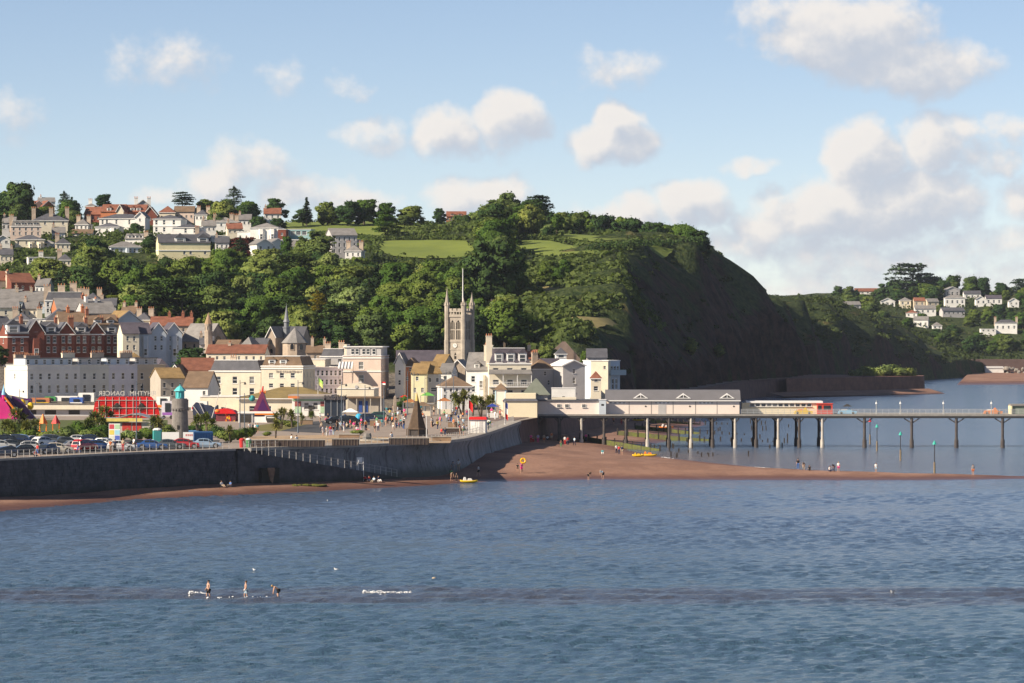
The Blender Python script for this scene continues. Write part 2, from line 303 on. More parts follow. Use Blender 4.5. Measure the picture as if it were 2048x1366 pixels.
# ---------------------------------------------------------------- ground
ROWS = [  # distance, [(photo column, ground height)]
 (850, [(-400, 6), (2500, 6)]),
 (900, [(-400, 9), (0, 9), (300, 8), (500, 7), (900, 7.5), (1235, 7), (1250, 6), (2500, 6)]),
 (950, [(-400, 17), (0, 16), (200, 15), (350, 12), (500, 12), (700, 10.5), (900, 10.5), (1080, 11), (1140, 15), (1190, 9), (1230, 7), (2500, 6)]),
 (1000, [(-400, 26), (0, 24), (200, 22), (350, 19), (500, 18), (700, 17), (900, 17), (1050, 18), (1150, 23), (1220, 19), (1260, 8), (1300, 6), (2500, 6)]),
 (1060, [(-400, 32), (0, 30), (300, 27), (600, 26), (900, 26), (1050, 27), (1150, 30), (1272, 30), (1286, 20), (1330, 8), (1360, 6), (2500, 6)]),
 (1120, [(-400, 38), (0, 36), (300, 34), (600, 33), (900, 33), (1100, 36), (1240, 38), (1253, 30), (1325, 15), (1372, 7), (1400, 6), (2500, 6)]),
 (1200, [(-400, 45), (0, 44), (300, 43), (500, 41), (700, 40), (900, 40), (1100, 44), (1240, 46), (1256, 36), (1340, 19), (1405, 7), (1430, 6), (2500, 6)]),
 (1280, [(-400, 54), (0, 53), (300, 53), (500, 50), (700, 48.5), (900, 48.5), (1100, 51), (1285, 51), (1304, 42), (1390, 22), (1452, 7), (1475, 6), (2500, 6)]),
 (1350, [(-400, 60), (0, 58), (300, 57), (500, 55), (700, 55), (900, 56), (1100, 56), (1300, 54), (1398, 52.5), (1414, 43), (1485, 18), (1526, 7), (1545, 6), (2500, 6)]),
 (1430, [(-400, 63), (0, 61), (300, 61), (500, 61), (700, 61.5), (900, 61), (1050, 60), (1200, 57), (1300, 56), (1405, 54), (1470, 45.5), (1530, 36), (1564, 27), (1630, 14), (1660, 7), (1680, 6), (2500, 6)]),
 (1480, [(-400, 62), (0, 60), (300, 60), (600, 59), (900, 59), (1050, 58), (1300, 53), (1400, 50), (1470, 42), (1530, 34.5), (1566, 27.5), (1600, 20), (1628, 12), (1648, 6), (2500, 6)]),
 (1530, [(-400, 60), (0, 57), (300, 57), (600, 56), (900, 56), (1050, 55), (1300, 50), (1400, 45), (1470, 38), (1530, 34), (1574, 32.3), (1584, 26), (1612, 9), (1630, 6), (2500, 6)]),
 (1600, [(-400, 50), (900, 50), (1300, 42), (1450, 36), (1540, 34), (1612, 33.3), (1620, 28), (1645, 10), (1662, 6), (2500, 6)]),
 (1700, [(-400, 42), (1300, 40), (1540, 35), (1668, 34.2), (1678, 29), (1708, 8), (1725, 6), (2500, 6)]),
 (1800, [(-400, 38), (1400, 37), (1600, 35.5), (1670, 35), (1752, 28), (1764, 23), (1792, 8), (1815, 6), (2500, 6)]),
 (1850, [(-400, 38), (1400, 37), (1600, 35.5), (1670, 35), (1752, 28), (1800, 22.5), (1810, 18), (1832, 8), (1850, 6), (2500, 6)]),
 (1900, [(-400, 38), (1400, 36), (1551, 35), (1670, 34), (1750, 27), (1820, 19.5), (1852, 14), (1872, 7), (1888, 6), (2500, 5)]),
 (2050, [(-400, 36), (1600, 34), (1700, 32), (1800, 24), (1880, 13), (1930, 8), (1960, 6), (2500, 5)]),
 (2130, [(-400, 36), (1600, 35), (1700, 33), (1800, 25), (1880, 16), (1940, 11), (1990, 10), (2048, 12), (2500, 12)]),
 (2200, [(-400, 36), (1600, 36), (1700, 34), (1790, 26), (1860, 21), (1950, 19), (2048, 20), (2500, 18)]),
 (2250, [(-400, 36), (1600, 36), (1700, 35), (1790, 31), (1860, 29), (1950, 29), (2048, 28), (2500, 24)]),
 (2330, [(-400, 38), (1600, 39), (1700, 39), (1800, 36.5), (1900, 36.5), (2048, 36), (2500, 32)]),
 (2400, [(-400, 40), (1600, 42), (1700, 42), (1800, 42), (1900, 42.5), (2048, 42), (2500, 38)]),
 (2550, [(-400, 42), (1600, 45), (1800, 48), (2000, 48), (2200, 46), (2500, 40)]),
 (2800, [(-400, 30), (2500, 30)])]
SHORE = [(760, 3), (773, 3.5), (900, 20), (950, 26.4), (1050, 40), (1180, 57), (1333, 77), (1400, 93), (1425, 100), (1530, 117), (1700, 150), (1900, 211), (1980, 236), (2060, 268), (2090, 420), (2800, 700)]
_rd = np.array([r[0] for r in ROWS], float)
_rx = [np.array([X(p, d) for p, z in pts]) for d, pts in ROWS]; _rz = [np.array([z for p, z in pts], float) for d, pts in ROWS]
def shore_x(y): return np.interp(y, [a for a, b in SHORE], [b for a, b in SHORE])
def ground(x, y):
    """terrain height, vectorised"""
    x = np.atleast_1d(np.asarray(x, float)); y = np.atleast_1d(np.asarray(y, float))
    i = np.clip(np.searchsorted(_rd, y) - 1, 0, len(_rd) - 2)
    t = np.clip((y - _rd[i]) / (_rd[i + 1] - _rd[i]), 0, 1)
    za = np.empty_like(x); zb = np.empty_like(x)
    for k in range(len(_rd)):
        s = i == k
        if s.any(): za[s] = np.interp(x[s], _rx[k], _rz[k])
        s = (i + 1) == k
        if s.any(): zb[s] = np.interp(x[s], _rx[k], _rz[k])
    z = za * (1 - t) + zb * t
    s = shore_x(y) - x
    return np.where(s > 4., z, -3.0)
def gz(x, y): return float(ground(x, y)[0])
def hit(px, py, d0=900., d1=2800.):
    """where the line of sight of a photo pixel meets the terrain"""
    d = np.arange(d0, d1, 2.0); h = ground(X(px, d), d); r = CAMH + (YH - py) * d / F
    k = np.nonzero(h >= r)[0]
    return float(d[k[0]]) if len(k) else None
def clumps(x, y, s, o=2): return mnoise.fractal(Vector((x / s, y / s, .37)), 1., 2., o)

def inside(px, py, poly):
    c = np.zeros(px.shape, bool); n = len(poly)
    for i in range(n):
        (x0, y0), (x1, y1) = poly[i], poly[(i + 1) % n]
        k = ((y0 > py) != (y1 > py)) & (px < (x1 - x0) * (py - y0) / (y1 - y0 + 1e-12) + x0)
        c ^= k
    return c
def polydist(px, py, line):
    d = np.full(px.shape, 1e9)
    for (x0, y0), (x1, y1) in zip(line, line[1:]):
        dx, dy = x1 - x0, y1 - y0; tt = np.clip(((px - x0) * dx + (py - y0) * dy) / (dx * dx + dy * dy + 1e-9), 0, 1)
        d = np.minimum(d, np.hypot(px - x0 - tt * dx, py - y0 - tt * dy))
    return d
FIELDS = []; FPIX = [
 ('bright green field in the middle of the hill', 0, [(760, 486), (800, 483), (930, 482), (950, 500), (930, 516), (850, 520), (790, 515), (760, 506)]),
 ('sloping green field below the ridge trees', 0, [(550, 448), (600, 442), (680, 444), (765, 446), (780, 468), (745, 484), (690, 480), (640, 472), (555, 464)]),
 ('small green field near the ridge', 0, [(795, 449), (892, 447), (900, 464), (800, 466)]),
 ('narrow green field above the hillside scrub', 0, [(1036, 482), (1100, 484), (1195, 503), (1190, 516), (1100, 519), (1040, 500)]),
 ('long green field along the cliff top', 0, [(1115, 470), (1240, 476), (1355, 485), (1355, 498), (1240, 494), (1125, 484)]),
 ('dry grass terrace on the slope right of the tower', 1, [(1068, 572), (1130, 578), (1175, 588), (1165, 604), (1110, 606), (1072, 585)]),
 ('dry grass path below the grass terrace', 1, [(1010, 592), (1060, 585), (1066, 590), (1020, 598)]),
 ('dry grass ledge near the cliff edge', 1, [(1130, 645), (1200, 640), (1235, 652), (1190, 662), (1140, 655)]),
 ('far green field on the headland', 2, [(1672, 598), (1742, 592), (1742, 608), (1676, 610)])]
for lab_, k_, pix in FPIX:
    q_ = []
    for a, b_ in pix:
        d = hit(a, b_)
        if d: q_.append((X(a, d), d))
    FIELDS.append(q_)
gx = np.concatenate([np.arange(-330, -150, 8.), np.arange(-150, 330, 4.), np.arange(330, 720, 15.)])
gy = np.concatenate([np.arange(850, 1560, 4.), np.arange(1560, 2801, 10.)])
XX, YY = np.meshgrid(gx, gy); ZZ = ground(XX.ravel(), YY.ravel()).reshape(XX.shape)
nzf = np.array([clumps(a, b, 26, 3) for a, b in zip(XX.ravel(), YY.ravel())]).reshape(XX.shape)
rough_amt = np.clip((ZZ - 8) / 10, 0, 1) * np.clip((YY - 1000) / 60, 0, 1)
offs = shore_x(YY) - XX; cm_ = np.clip((offs - 4) / 8, 0, 1) * np.clip((52 - offs) / 14, 0, 1) * np.clip((ZZ - 7.5) / 6, 0, 1) * np.clip((YY - 960) / 60, 0, 1)
gul = np.array([mnoise.fractal(Vector((b / 15, a / 60, 1.7)), .9, 2.1, 4) if c > 0 else 0. for a, b, c in zip(XX.ravel(), YY.ravel(), cm_.ravel())]).reshape(XX.shape)
for f_ in FIELDS:
    near = polydist(XX, YY, f_ + f_[:1]); rough_amt *= np.where(inside(XX, YY, f_), 0, np.clip(near / 12, 0, 1))
ZZ = ZZ + cm_ * gul * 4.2 + np.where(ZZ > 6.5, nzf * 1.6 * rough_amt, 0)
gm = bpy.data.meshes.new('hillside'); nx, ny = len(gx), len(gy)
ii = np.arange(nx * ny).reshape(ny, nx)
fc = np.stack([ii[:-1, :-1], ii[:-1, 1:], ii[1:, 1:], ii[1:, :-1]], -1).reshape(-1, 4)
gm.from_pydata(np.stack([XX.ravel(), YY.ravel(), ZZ.ravel()], -1).tolist(), [], fc.tolist())
gm.polygons.foreach_set('use_smooth', [True] * len(fc))
# hillside: scrub and soil, red sandstone where it is steep
mh = bpy.data.materials.new('hillside'); mh.use_nodes = True; t = NT(mh.node_tree); b = t.n['Principled BSDF']
co = t.n.new('ShaderNodeTexCoord').outputs['Object']; ge = t.n.new('ShaderNodeNewGeometry')
n1 = t.noise(co, .09, 8., .65); n2 = t.noise(co, .6, 5., .6)
green = t.mix(t.rng(n2, .35, .65), c4((.020, .034, .012)), c4((.056, .072, .024)))
green = t.mix(t.m('MULTIPLY', t.rng(n1, .56, .66), .6), green, c4((.16, .13, .055)))
rock = t.mix(t.rng(t.noise(co, .25, 8., .7), .35, .65), c4((.020, .013, .011)), c4((.066, .036, .029)))  # sandstone darkened so its colour carries the deep cliff shade
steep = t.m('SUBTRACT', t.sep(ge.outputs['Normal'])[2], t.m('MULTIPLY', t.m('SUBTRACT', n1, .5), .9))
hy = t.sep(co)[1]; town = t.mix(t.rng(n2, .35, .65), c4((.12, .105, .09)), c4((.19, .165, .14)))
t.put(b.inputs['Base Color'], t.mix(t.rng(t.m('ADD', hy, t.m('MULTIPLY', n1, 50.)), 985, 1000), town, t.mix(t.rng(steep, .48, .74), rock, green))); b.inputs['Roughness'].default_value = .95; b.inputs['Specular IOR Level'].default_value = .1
bn = t.n.new('ShaderNodeBump'); bn.inputs['Strength'].default_value = .9; bn.inputs['Distance'].default_value = 1.2; t.put(bn.inputs['Height'], n2); t.l.new(bn.outputs[0], b.inputs['Normal'])
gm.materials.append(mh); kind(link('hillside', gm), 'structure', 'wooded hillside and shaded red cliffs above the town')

# ---------------------------------------------------------------- sea
def axis(parts):
    o = [parts[0][0]]
    for a, b_, s0, s1 in parts:
        x = a; n = 0
        while x < b_ - 1e-6:
            f = (x - a) / (b_ - a); x = min(b_, x + s0 * (s1 / s0) ** f); o.append(x)
    return np.array(o)
sy_ = axis([(-400, 225, 60, 4), (225, 400, .75, .75), (400, 640, .8, 1.3), (640, 1100, 1.6, 8), (1100, 30000, 10, 2500)])
sxh = axis([(0, 62, .5, .5), (62, 100, .55, 1.4), (100, 260, 2, 12), (260, 15000, 20, 2500)])
sx_ = np.concatenate([-sxh[:0:-1], sxh])
SX, SY = np.meshgrid(sx_, sy_); SZ = np.zeros_like(SX)
rw = np.random.default_rng(3)
for k in range(60):
    L = 1.1 * (3.2 / 1.1) ** (k / 59.0); th = rw.normal(-1.2, .55); kx, ky = math.cos(th) * 2 * math.pi / L, math.sin(th) * 2 * math.pi / L
    A = .0062 * L ** .4
    ph = rw.random() * 6.28
    q = SX * kx + SY * ky + ph + .8 * np.sin(SX * .05 + k) + .8 * np.sin(SY * .031 + 2 * k)
    SZ += A * (np.sin(q) + .25 * np.sin(2 * q + 1.57))
gust = .95 + .4 * np.sin(SX * .021 + SY * .055 + 1.) * np.sin(SY * .017 - SX * .012) + .2 * np.sin(SY * .13 + np.sin(SX * .06) * 2)
fade = np.clip((640 - SY) / 120, 0.25, 1) * np.clip((140 - np.abs(SX)) / 60, 0, 1) * np.clip((SY - 210) / 20, 0, 1)
SZ *= gust * fade
bar = np.exp(-((SY - 345 - 3.5 * np.sin(SX * .06) - 2 * np.sin(SX * .17 + 1)) / 9.0) ** 2)        # swell on the sand bar
SZ += bar * (.06 + .14 * np.sin((SY - 345) * .9 + 1.5 * np.sin(SX * .12) + .6 * np.sin(SX * .41))) * np.clip((140 - np.abs(SX)) / 60, 0, 1)
near_shore = np.exp(-((SY - 600) / 25) ** 2) * 0
sm = bpy.data.meshes.new('sea'); nx, ny = len(sx_), len(sy_); ii = np.arange(nx * ny).reshape(ny, nx)
fc = np.stack([ii[:-1, :-1], ii[:-1, 1:], ii[1:, 1:], ii[1:, :-1]], -1).reshape(-1, 4).astype(np.int32)
sm.vertices.add(nx * ny); sm.vertices.foreach_set('co', np.stack([SX.ravel(), SY.ravel(), SZ.ravel()], -1).astype(np.float32).ravel())
sm.loops.add(fc.size); sm.loops.foreach_set('vertex_index', fc.ravel()); sm.polygons.add(len(fc))
sm.polygons.foreach_set('loop_start', np.arange(0, fc.size, 4, dtype=np.int32)); sm.polygons.foreach_set('loop_total', np.full(len(fc), 4, np.int32))
sm.polygons.foreach_set('use_smooth', np.ones(len(fc), bool)); sm.update(calc_edges=True); sm.validate()
ms = bpy.data.materials.new('sea_water'); ms.use_nodes = True; t = NT(ms.node_tree); b = t.n['Principled BSDF']
co = t.n.new('ShaderNodeTexCoord').outputs['Object']; cx, cy, cz = t.sep(co)
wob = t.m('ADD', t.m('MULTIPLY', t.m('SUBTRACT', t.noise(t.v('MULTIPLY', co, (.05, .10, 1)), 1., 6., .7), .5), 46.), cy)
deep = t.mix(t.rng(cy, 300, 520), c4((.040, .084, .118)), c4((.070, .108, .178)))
silt = c4((.066, .046, .048))
barm = t.m('MULTIPLY', t.rng(wob, 331, 341), t.rng(wob, 360, 351))
lag = t.m('MULTIPLY', t.m('MULTIPLY', t.rng(wob, 628, 645), t.rng(wob, 790, 720)), t.rng(cx, 105, 30))
wcol = t.mix(t.m('MULTIPLY', barm, .6), deep, silt)
wcol = t.mix(t.m('MULTIPLY', lag, .7), wcol, c4((.16, .125, .11)))
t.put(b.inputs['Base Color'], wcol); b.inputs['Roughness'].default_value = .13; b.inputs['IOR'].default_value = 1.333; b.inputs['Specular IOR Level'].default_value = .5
h1 = t.noise(t.v('MULTIPLY', co, (1.7, .7, 1)), 1., 5., .66); h2 = t.noise(t.v('MULTIPLY', co, (.5, .22, 1)), 1., 2.)
bn = t.n.new('ShaderNodeBump'); bn.inputs['Strength'].default_value = 1.; bn.inputs['Distance'].default_value = .42
t.put(bn.inputs['Height'], t.m('ADD', h1, h2)); t.l.new(bn.outputs[0], b.inputs['Normal'])
sm.materials.append(ms); kind(link('sea', sm), 'structure', 'choppy blue sea in front of the beach and pier')

# ---------------------------------------------------------------- beach
WL = [(-140, 430), (X(0, 508), 508), (X(250, 541), 541), (X(470, 558), 558), (X(640, 571), 571), (X(850, 592), 592), (X(950, 605), 605), (X(1080, 612), 612), (X(1200, 616), 616), (X(1600, 613), 613), (X(1850, 613), 613), (X(2048, 619), 619), (130, 624), (150, 628),
      (130, 628), (80, 626), (65.5, 635), (54.6, 646), (44, 662), (35.8, 689), (27.6, 721), (21.7, 767), (27, 800), (33.5, 836), (41, 929), (46.7, 968), (49, 1034), (60, 1190), (70, 1250), (78, 1330), (40, 1400), (-200, 1400), (-200, 430)]
def beach_z(x, y):
    x = np.atleast_1d(np.asarray(x, float)); y = np.atleast_1d(np.asarray(y, float))
    s = polydist(x, y, WL[:30]) * np.where(inside(x, y, WL), 1, -1)
    hump = np.where(s > 0, np.interp(x, [5, 40], [3.0, 1.5]) * (1 - np.exp(-s / np.interp(x, [5, 40], [24., 18.]))), s * .09)
    return np.maximum(hump, -2.5)
def bz(x, y): return float(beach_z(x, y)[0])
bx_ = np.arange(-130, 152, 1.25); by_ = np.concatenate([np.arange(430, 500, 5.), np.arange(500, 700, 1.25), np.arange(700, 1360, 4.)])
BX, BY = np.meshgrid(bx_, by_); BZ = beach_z(BX.ravel(), BY.ravel())
BZ = BZ + np.array([clumps(a, b_, 7., 3) for a, b_ in zip(BX.ravel(), BY.ravel())]) * np.clip(BZ, 0, 1) * .12
nx, ny = len(bx_), len(by_); ii = np.arange(nx * ny).reshape(ny, nx); fc = np.stack([ii[:-1, :-1], ii[:-1, 1:], ii[1:, 1:], ii[1:, :-1]], -1).reshape(-1, 4)
bm_ = bpy.data.meshes.new('beach'); bm_.from_pydata(np.stack([BX.ravel(), BY.ravel(), BZ], -1).tolist(), [], fc.tolist()); bm_.polygons.foreach_set('use_smooth', [True] * len(fc))
mb_ = bpy.data.materials.new('red_sand'); mb_.use_nodes = True; t = NT(mb_.node_tree); b = t.n['Principled BSDF']
co = t.n.new('ShaderNodeTexCoord').outputs['Object']; bzz = t.sep(co)[2]
n1 = t.noise(t.v('MULTIPLY', co, (.12, .05, 1)), 1., 6., .65); n2 = t.noise(co, 2.2, 4., .7)
dry = t.mix(t.rng(n1, .38, .62), c4((.205, .115, .082)), c4((.285, .165, .118))); dry = t.mix(t.m('MULTIPLY', t.rng(n2, .48, .7), .6), dry, c4((.13, .07, .052)))
t.put(b.inputs['Base Color'], t.mix(t.rng(t.m('ADD', bzz, t.m('MULTIPLY', t.m('SUBTRACT', n1, .5), .9)), .15, .8), c4((.125, .062, .048)), dry))
t.put(b.inputs['Roughness'], t.rng(bzz, .05, .6, .35, .95)); b.inputs['Specular IOR Level'].default_value = .2
bn = t.n.new('ShaderNodeBump'); bn.inputs['Strength'].default_value = .6; bn.inputs['Distance'].default_value = .12; t.put(bn.inputs['Height'], t.m('ADD', n2, t.noise(co, .5, 3.))); t.l.new(bn.outputs[0], b.inputs['Normal'])
bm_.materials.append(mb_); kind(link('beach', bm_), 'structure', 'red sand beach running out into a spit before the pier')

# ---------------------------------------------------------------- sea walls and promenade
WALL = [(-112, 470), (-86, 505), (X(0, 529), 529), (X(250, 555), 555), (X(470, 573), 573), (X(500, 576.5), 576.5), (X(560, 582), 582), (X(680, 591), 591), (X(798, 603), 603), (X(860, 610), 610), (X(897, 618), 618), (X(933, 633), 633), (X(976, 670), 670), (X(1036, 747), 747), (3.5, 773), (12, 835), (20, 900), (26.4, 950), (40, 1050), (57, 1180), (77, 1333), (93, 1400), (100, 1425)]
def smoothline(pts, step=1.5):
    o = []
    for i in range(len(pts) - 1):
        p0, p1, p2, p3 = [Vector((*pts[max(0, min(len(pts) - 1, i + k))], 0)) for k in (-1, 0, 1, 2)]
        n = max(2, int((p2 - p1).length / step))
        for j in range(n):
            u = j / n; o.append(.5 * ((2 * p1) + (p2 - p0) * u + (2 * p0 - 5 * p1 + 4 * p2 - p3) * u * u + (3 * p1 - p0 - 3 * p2 + p3) * u ** 3))
    o.append(Vector((*pts[-1], 0))); return [(p.x, p.y) for p in o]
wl = smoothline(WALL[1:14]); wl2 = smoothline(WALL[13:], 8.)
def loft(mb, line, prof, k=None):
    """profile (outward offset, z) swept along a line; outward is to the right of travel"""
    rings = []
    for i, (x, y) in enumerate(line):
        a = Vector(line[max(0, i - 1)]); c = Vector(line[min(len(line) - 1, i + 1)]); tg = (c - a).normalized(); nn = Vector((tg.y, -tg.x))
        rings.append([mb.pt((x + nn.x * o, y + nn.y * o, z)) for o, z in prof])
    for A, B in zip(rings, rings[1:]):
        for i in range(len(prof) - 1): mb.idx([A[i], B[i], B[i + 1], A[i + 1]], k)
    mb.idx(rings[0], k); mb.idx(rings[-1][::-1], k)
isp = min(range(len(wl)), key=lambda i: abs(wl[i][0] - X(478, 574)))
stone = M('dark_wall_stone', (.105, .10, .105), .9, .5, .8, .5, c2=(.05, .05, .055))
mort = M('wall_backing', (.06, .058, .06), .95, .3, 1.)
conc = M('sea_wall_concrete', (.26, .255, .26), .85, .3, .25, .3, c2=(.17, .17, .178))
def weather(m, z0, z1, dark, streak):
    t = NT(m.node_tree); b = t.n['Principled BSDF']; src = b.inputs['Base Color'].links[0].from_socket; co = t.n.new('ShaderNodeTexCoord').outputs['Object']; zz = t.sep(co)[2]
    nz = t.noise(t.v('MULTIPLY', co, (1., 1., .35)), .7, 6., .7); st = t.noise(t.v('MULTIPLY', co, (1.6, 1.6, .06)), 1., 5., .7)
    f = t.rng(t.m('ADD', zz, t.m('MULTIPLY', t.m('SUBTRACT', nz, .5), 2.2)), z1, z0); cc = t.mix(t.m('MULTIPLY', t.rng(st, .5, .68), streak), src, c4((.05, .045, .04))); t.put(b.inputs['Base Color'], t.mix(t.m('MULTIPLY', f, .85), cc, c4(dark)))
weather(conc, 1.0, 2.6, (.075, .08, .06), .75); weather(stone, .4, 2.0, (.03, .034, .024), .4)
cope = M('coping_stone', (.42, .38, .33), .85, .25, .6, .2)
sw = empty('sea_wall', (0, 0, 0), 0, 'tall dark stone sea wall below the car park', 'sea wall')
mbk = MB(); loft(mbk, wl[:isp + 5], [(.62, -2), (.04, 5.72), (-1.0, 5.72), (-1.0, -2)]); mbk.build('backing', mort, sw)
mbc = MB(); loft(mbc, wl[:isp + 1], [(.16, 5.725), (.18, 6.02), (-.7, 6.02), (-.7, 5.725)]); mbc.build('coping', cope, sw)
blk = MB(); acc_l = [0.]
for a, c in zip(wl[:isp], wl[1:isp + 1]): acc_l.append(acc_l[-1] + math.dist(a, c))
def along(line, acc, s):
    i = max(0, min(len(acc) - 2, int(np.searchsorted(acc, s)) - 1)); f = (s - acc[i]) / (acc[i + 1] - acc[i]); a = Vector(line[i]); c = Vector(line[i + 1]); tg = (c - a).normalized()
    return a + (c - a) * f, tg
zc = -.6; rr = random.Random(5); row = 0
while zc < 5.70:
    hh = min(rr.uniform(.36, .5), 5.715 - zc); s_ = rr.uniform(.3, .9) + 8
    if hh < .15: break
    while s_ < acc_l[-1] - .3:
        L = min(rr.uniform(.7, 1.5), acc_l[-1] - s_); p, tg = along(wl, acc_l, s_ + L / 2); nn = Vector((tg.y, -tg.x)); off = .62 - .58 * (zc + hh / 2 + 2) / 7.72
        blk.T = Matrix.Translation((p.x + nn.x * off, p.y + nn.y * off, 0)) @ Matrix(((tg.x, nn.x, 0, 0), (tg.y, nn.y, 0, 0), (0, 0, 1, 0), (0, 0, 0, 1)))
        pr = rr.uniform(.03, .13); blk.frus(-L / 2 + .02, L / 2 - .02, -.1, pr, zc + .02, zc + hh - .02, .012, 0); s_ += L
    zc += hh; row += 1
blk.T = None; kind(blk.build('masonry_courses', stone, sw), 'stuff')
sw2 = empty('sea_wall', (0, 0, 0), 0, 'curved pale concrete sea wall with overhanging promenade edge', 'sea wall')
mb = MB(); loft(mb, wl[isp + 4:], [(1.6, -2), (1.5, 1.2), (.95, 1.25), (.35, 3.3), (.15, 4.6), (.55, 5.45), (.56, 5.6), (-1., 5.6), (-1., -2)]); mb.build('curved_face', conc, sw2, True)
mb = MB(); loft(mb, wl[isp + 1:], [(.62, 5.605), (.62, 6.03), (-1.2, 6.03), (-1.2, 5.605)]); mb.build('coping', cope, sw2)
for px in (933, 976, 1033):                                   # expansion joints with their dark streak of shadow
    i = min(range(len(wl)), key=lambda q: abs(X(px, wl[q][1]) - wl[q][0])); mb = MB(); loft(mb, wl[i:i + 2], [(1.75, -1), (1.66, 1.25), (1.1, 1.35), (.5, 3.3), (.3, 4.6), (.7, 5.45), (.1, 5.5), (.1, -1)]); mb.build('buttress', conc, sw2)
mb = MB(); loft(mb, wl2, [(1.2, -2), (.2, 5.2), (.3, 5.98), (-1., 5.98), (-1., -2)]); tag(mb.build('sea_wall', M('red_sea_wall', (.16, .085, .07), .9, .4, .4, .3)), 'long dark red sea wall at the foot of the cliff', 'sea wall')
mb = MB(); loft(mb, wl2, [(-.9, 5.9), (-.9, 6.06), (-12., 6.06), (-12., 5.9)]); kind(mb.build('railway_path', M('path_gravel', (.2, .15, .13), .95, .3, .3)), 'structure', 'path and railway along the foot of the cliff')
mp = MB(); poly = [(-160, 470)] + [(x - .2 * 0, y) for x, y in wl] + [(14.2, 850), (-330, 850), (-330, 470)]
mp.face([(x, y, 5.99) for x, y in poly]); kind(mp.build('promenade', M('promenade_paving', (.33, .27, .225), .85, .25, .35, .1)), 'structure', 'paved promenade behind the sea wall')
def sheet(name, pts, z, m, lab, cat=None):
    q = MB(); q.face([(x, y, z) for x, y in pts]); return kind(q.build(name, m), 'structure', lab)
def pg(*pp, z=6.0): return [(X(a, GD(b, z)), GD(b, z)) for a, b in pp]
tar = M('tarmac', (.075, .075, .078), .9, .3, .4)
sheet('car_park', pg((-240, 914), (-60, 915), (250, 902.5), (430, 895.5), (440, 880), (-150, 880)), 6.0, tar, 'tarmac car park behind the stone sea wall')
sheet('road', pg((560, 862), (600, 845), (720, 836), (760, 845), (705, 857), (640, 866)), 6.004, tar, 'curving tarmac road across the seafront')
sheet('sand_pit', pg((478, 884), (900, 886), (905, 877), (640, 870), (478, 873)), 6.004, M('sand_paving', (.42, .30, .19), .9, .2, .5), 'sandy terrace beside the promenade')
lawn = M('dry_lawn', (.19, .17, .055), .95, .3, .5, .2)
sheet('lawn', pg((500, 862), (560, 862), (625, 846), (560, 845), (520, 850)), 6.008, lawn, 'small dry lawn beside the road')
sheet('lawn', pg((-100, 878), (335, 874), (335, 840), (-150, 840)), 6.004, M('garden_lawn', (.10, .12, .035), .95, .3, .5), 'garden lawn behind the car park')


# fields on the hill
from mathutils.geometry import delaunay_2d_cdt
fgr = M('field_grass', (.185, .225, .040), .95, .22, .05, .2, c2=(.125, .165, .032)); fdry = M('dry_grass', (.26, .215, .085), .95, .3, .15, .2); ffar = M('far_field', (.06, .10, .028), .95, .2, .1)
for (lab_, k_, pix), pw in zip(FPIX, FIELDS):
    bd = []
    for (x0, y0), (x1, y1) in zip(pw, pw[1:] + pw[:1]):
        n = max(1, int(math.dist((x0, y0), (x1, y1)) / 3)); bd += [(x0 + (x1 - x0) * i / n + random.uniform(-.4, .4), y0 + (y1 - y0) * i / n + random.uniform(-.8, .8)) for i in range(n)]
    xs = [p[0] for p in bd]; ys = [p[1] for p in bd]; UX, UY = np.meshgrid(np.arange(min(xs), max(xs), 3.), np.arange(min(ys), max(ys), 3.)); UX = UX.ravel(); UY = UY.ravel()
    ok = inside(UX, UY, bd) & (polydist(UX, UY, bd + bd[:1]) > 1.2); inn = list(zip(UX[ok].tolist(), UY[ok].tolist()))
    vs, es, fs, *_ = delaunay_2d_cdt([Vector(q_) for q_ in bd + inn], [(i, (i + 1) % len(bd)) for i in range(len(bd))], [list(range(len(bd)))], 1, 1e-4)
    zz_ = ground([v.x for v in vs], [v.y for v in vs]) + .45; m = MB()
    for v, z_ in zip(vs, zz_): m.pt((v.x, v.y, z_))
    for f_ in fs: m.idx(f_)
    kind(m.build('field', (fgr, fdry, ffar)[k_], None, True), 'structure', lab_)
# ---------------------------------------------------------------- buildings
def wallm(n, c, v=.14, s=.35): return M('render_' + n, c, .85, v, s, .08)
WHITE = wallm('white', (.80, .78, .74)); CREAM = wallm('cream', (.76, .68, .53)); PINK = wallm('pink', (.76, .60, .50)); LILAC = wallm('lilac', (.60, .58, .64)); PALEY = wallm('pale_yellow', (.78, .70, .44))
GREYW = wallm('grey', (.50, .48, .47)); STONEC = wallm('warm_stone', (.46, .37, .29), .3, .8); BLUEW = wallm('pale_blue', (.56, .62, .68)); OLIVEW = wallm('sage', (.50, .50, .42)); BUFF = wallm('buff', (.58, .49, .37)); TAUPE = wallm('taupe', (.44, .39, .33))
BRICK = M('red_brick', (.23, .075, .052), .9, .3, 1.5, .1); ORBRICK = M('orange_brick', (.50, .19, .09), .9, .25, 1.2, .1)
SLATE = M('slate', (.115, .115, .13), .6, .3, .7, .15, objvar=.25); SLATEP = M('purple_slate', (.11, .095, .115), .6, .3, .6, .15); LIGHTSL = M('weathered_slate', (.25, .235, .225), .75, .3, .6, .15, objvar=.2)
TERRA = M('terracotta_tiles', (.27, .108, .068), .85, .35, .8, .15, objvar=.2); OCHRE = M('lichen_tiles', (.31, .205, .09), .9, .35, .5, .15); BROWNT = M('brown_tiles', (.215, .145, .095), .85, .3, .6, .15)
TRIMW = M('white_trim', (.80, .78, .75), .6, .06); DARKTRIM = M('dark_trim', (.05, .045, .04), .7, .2)
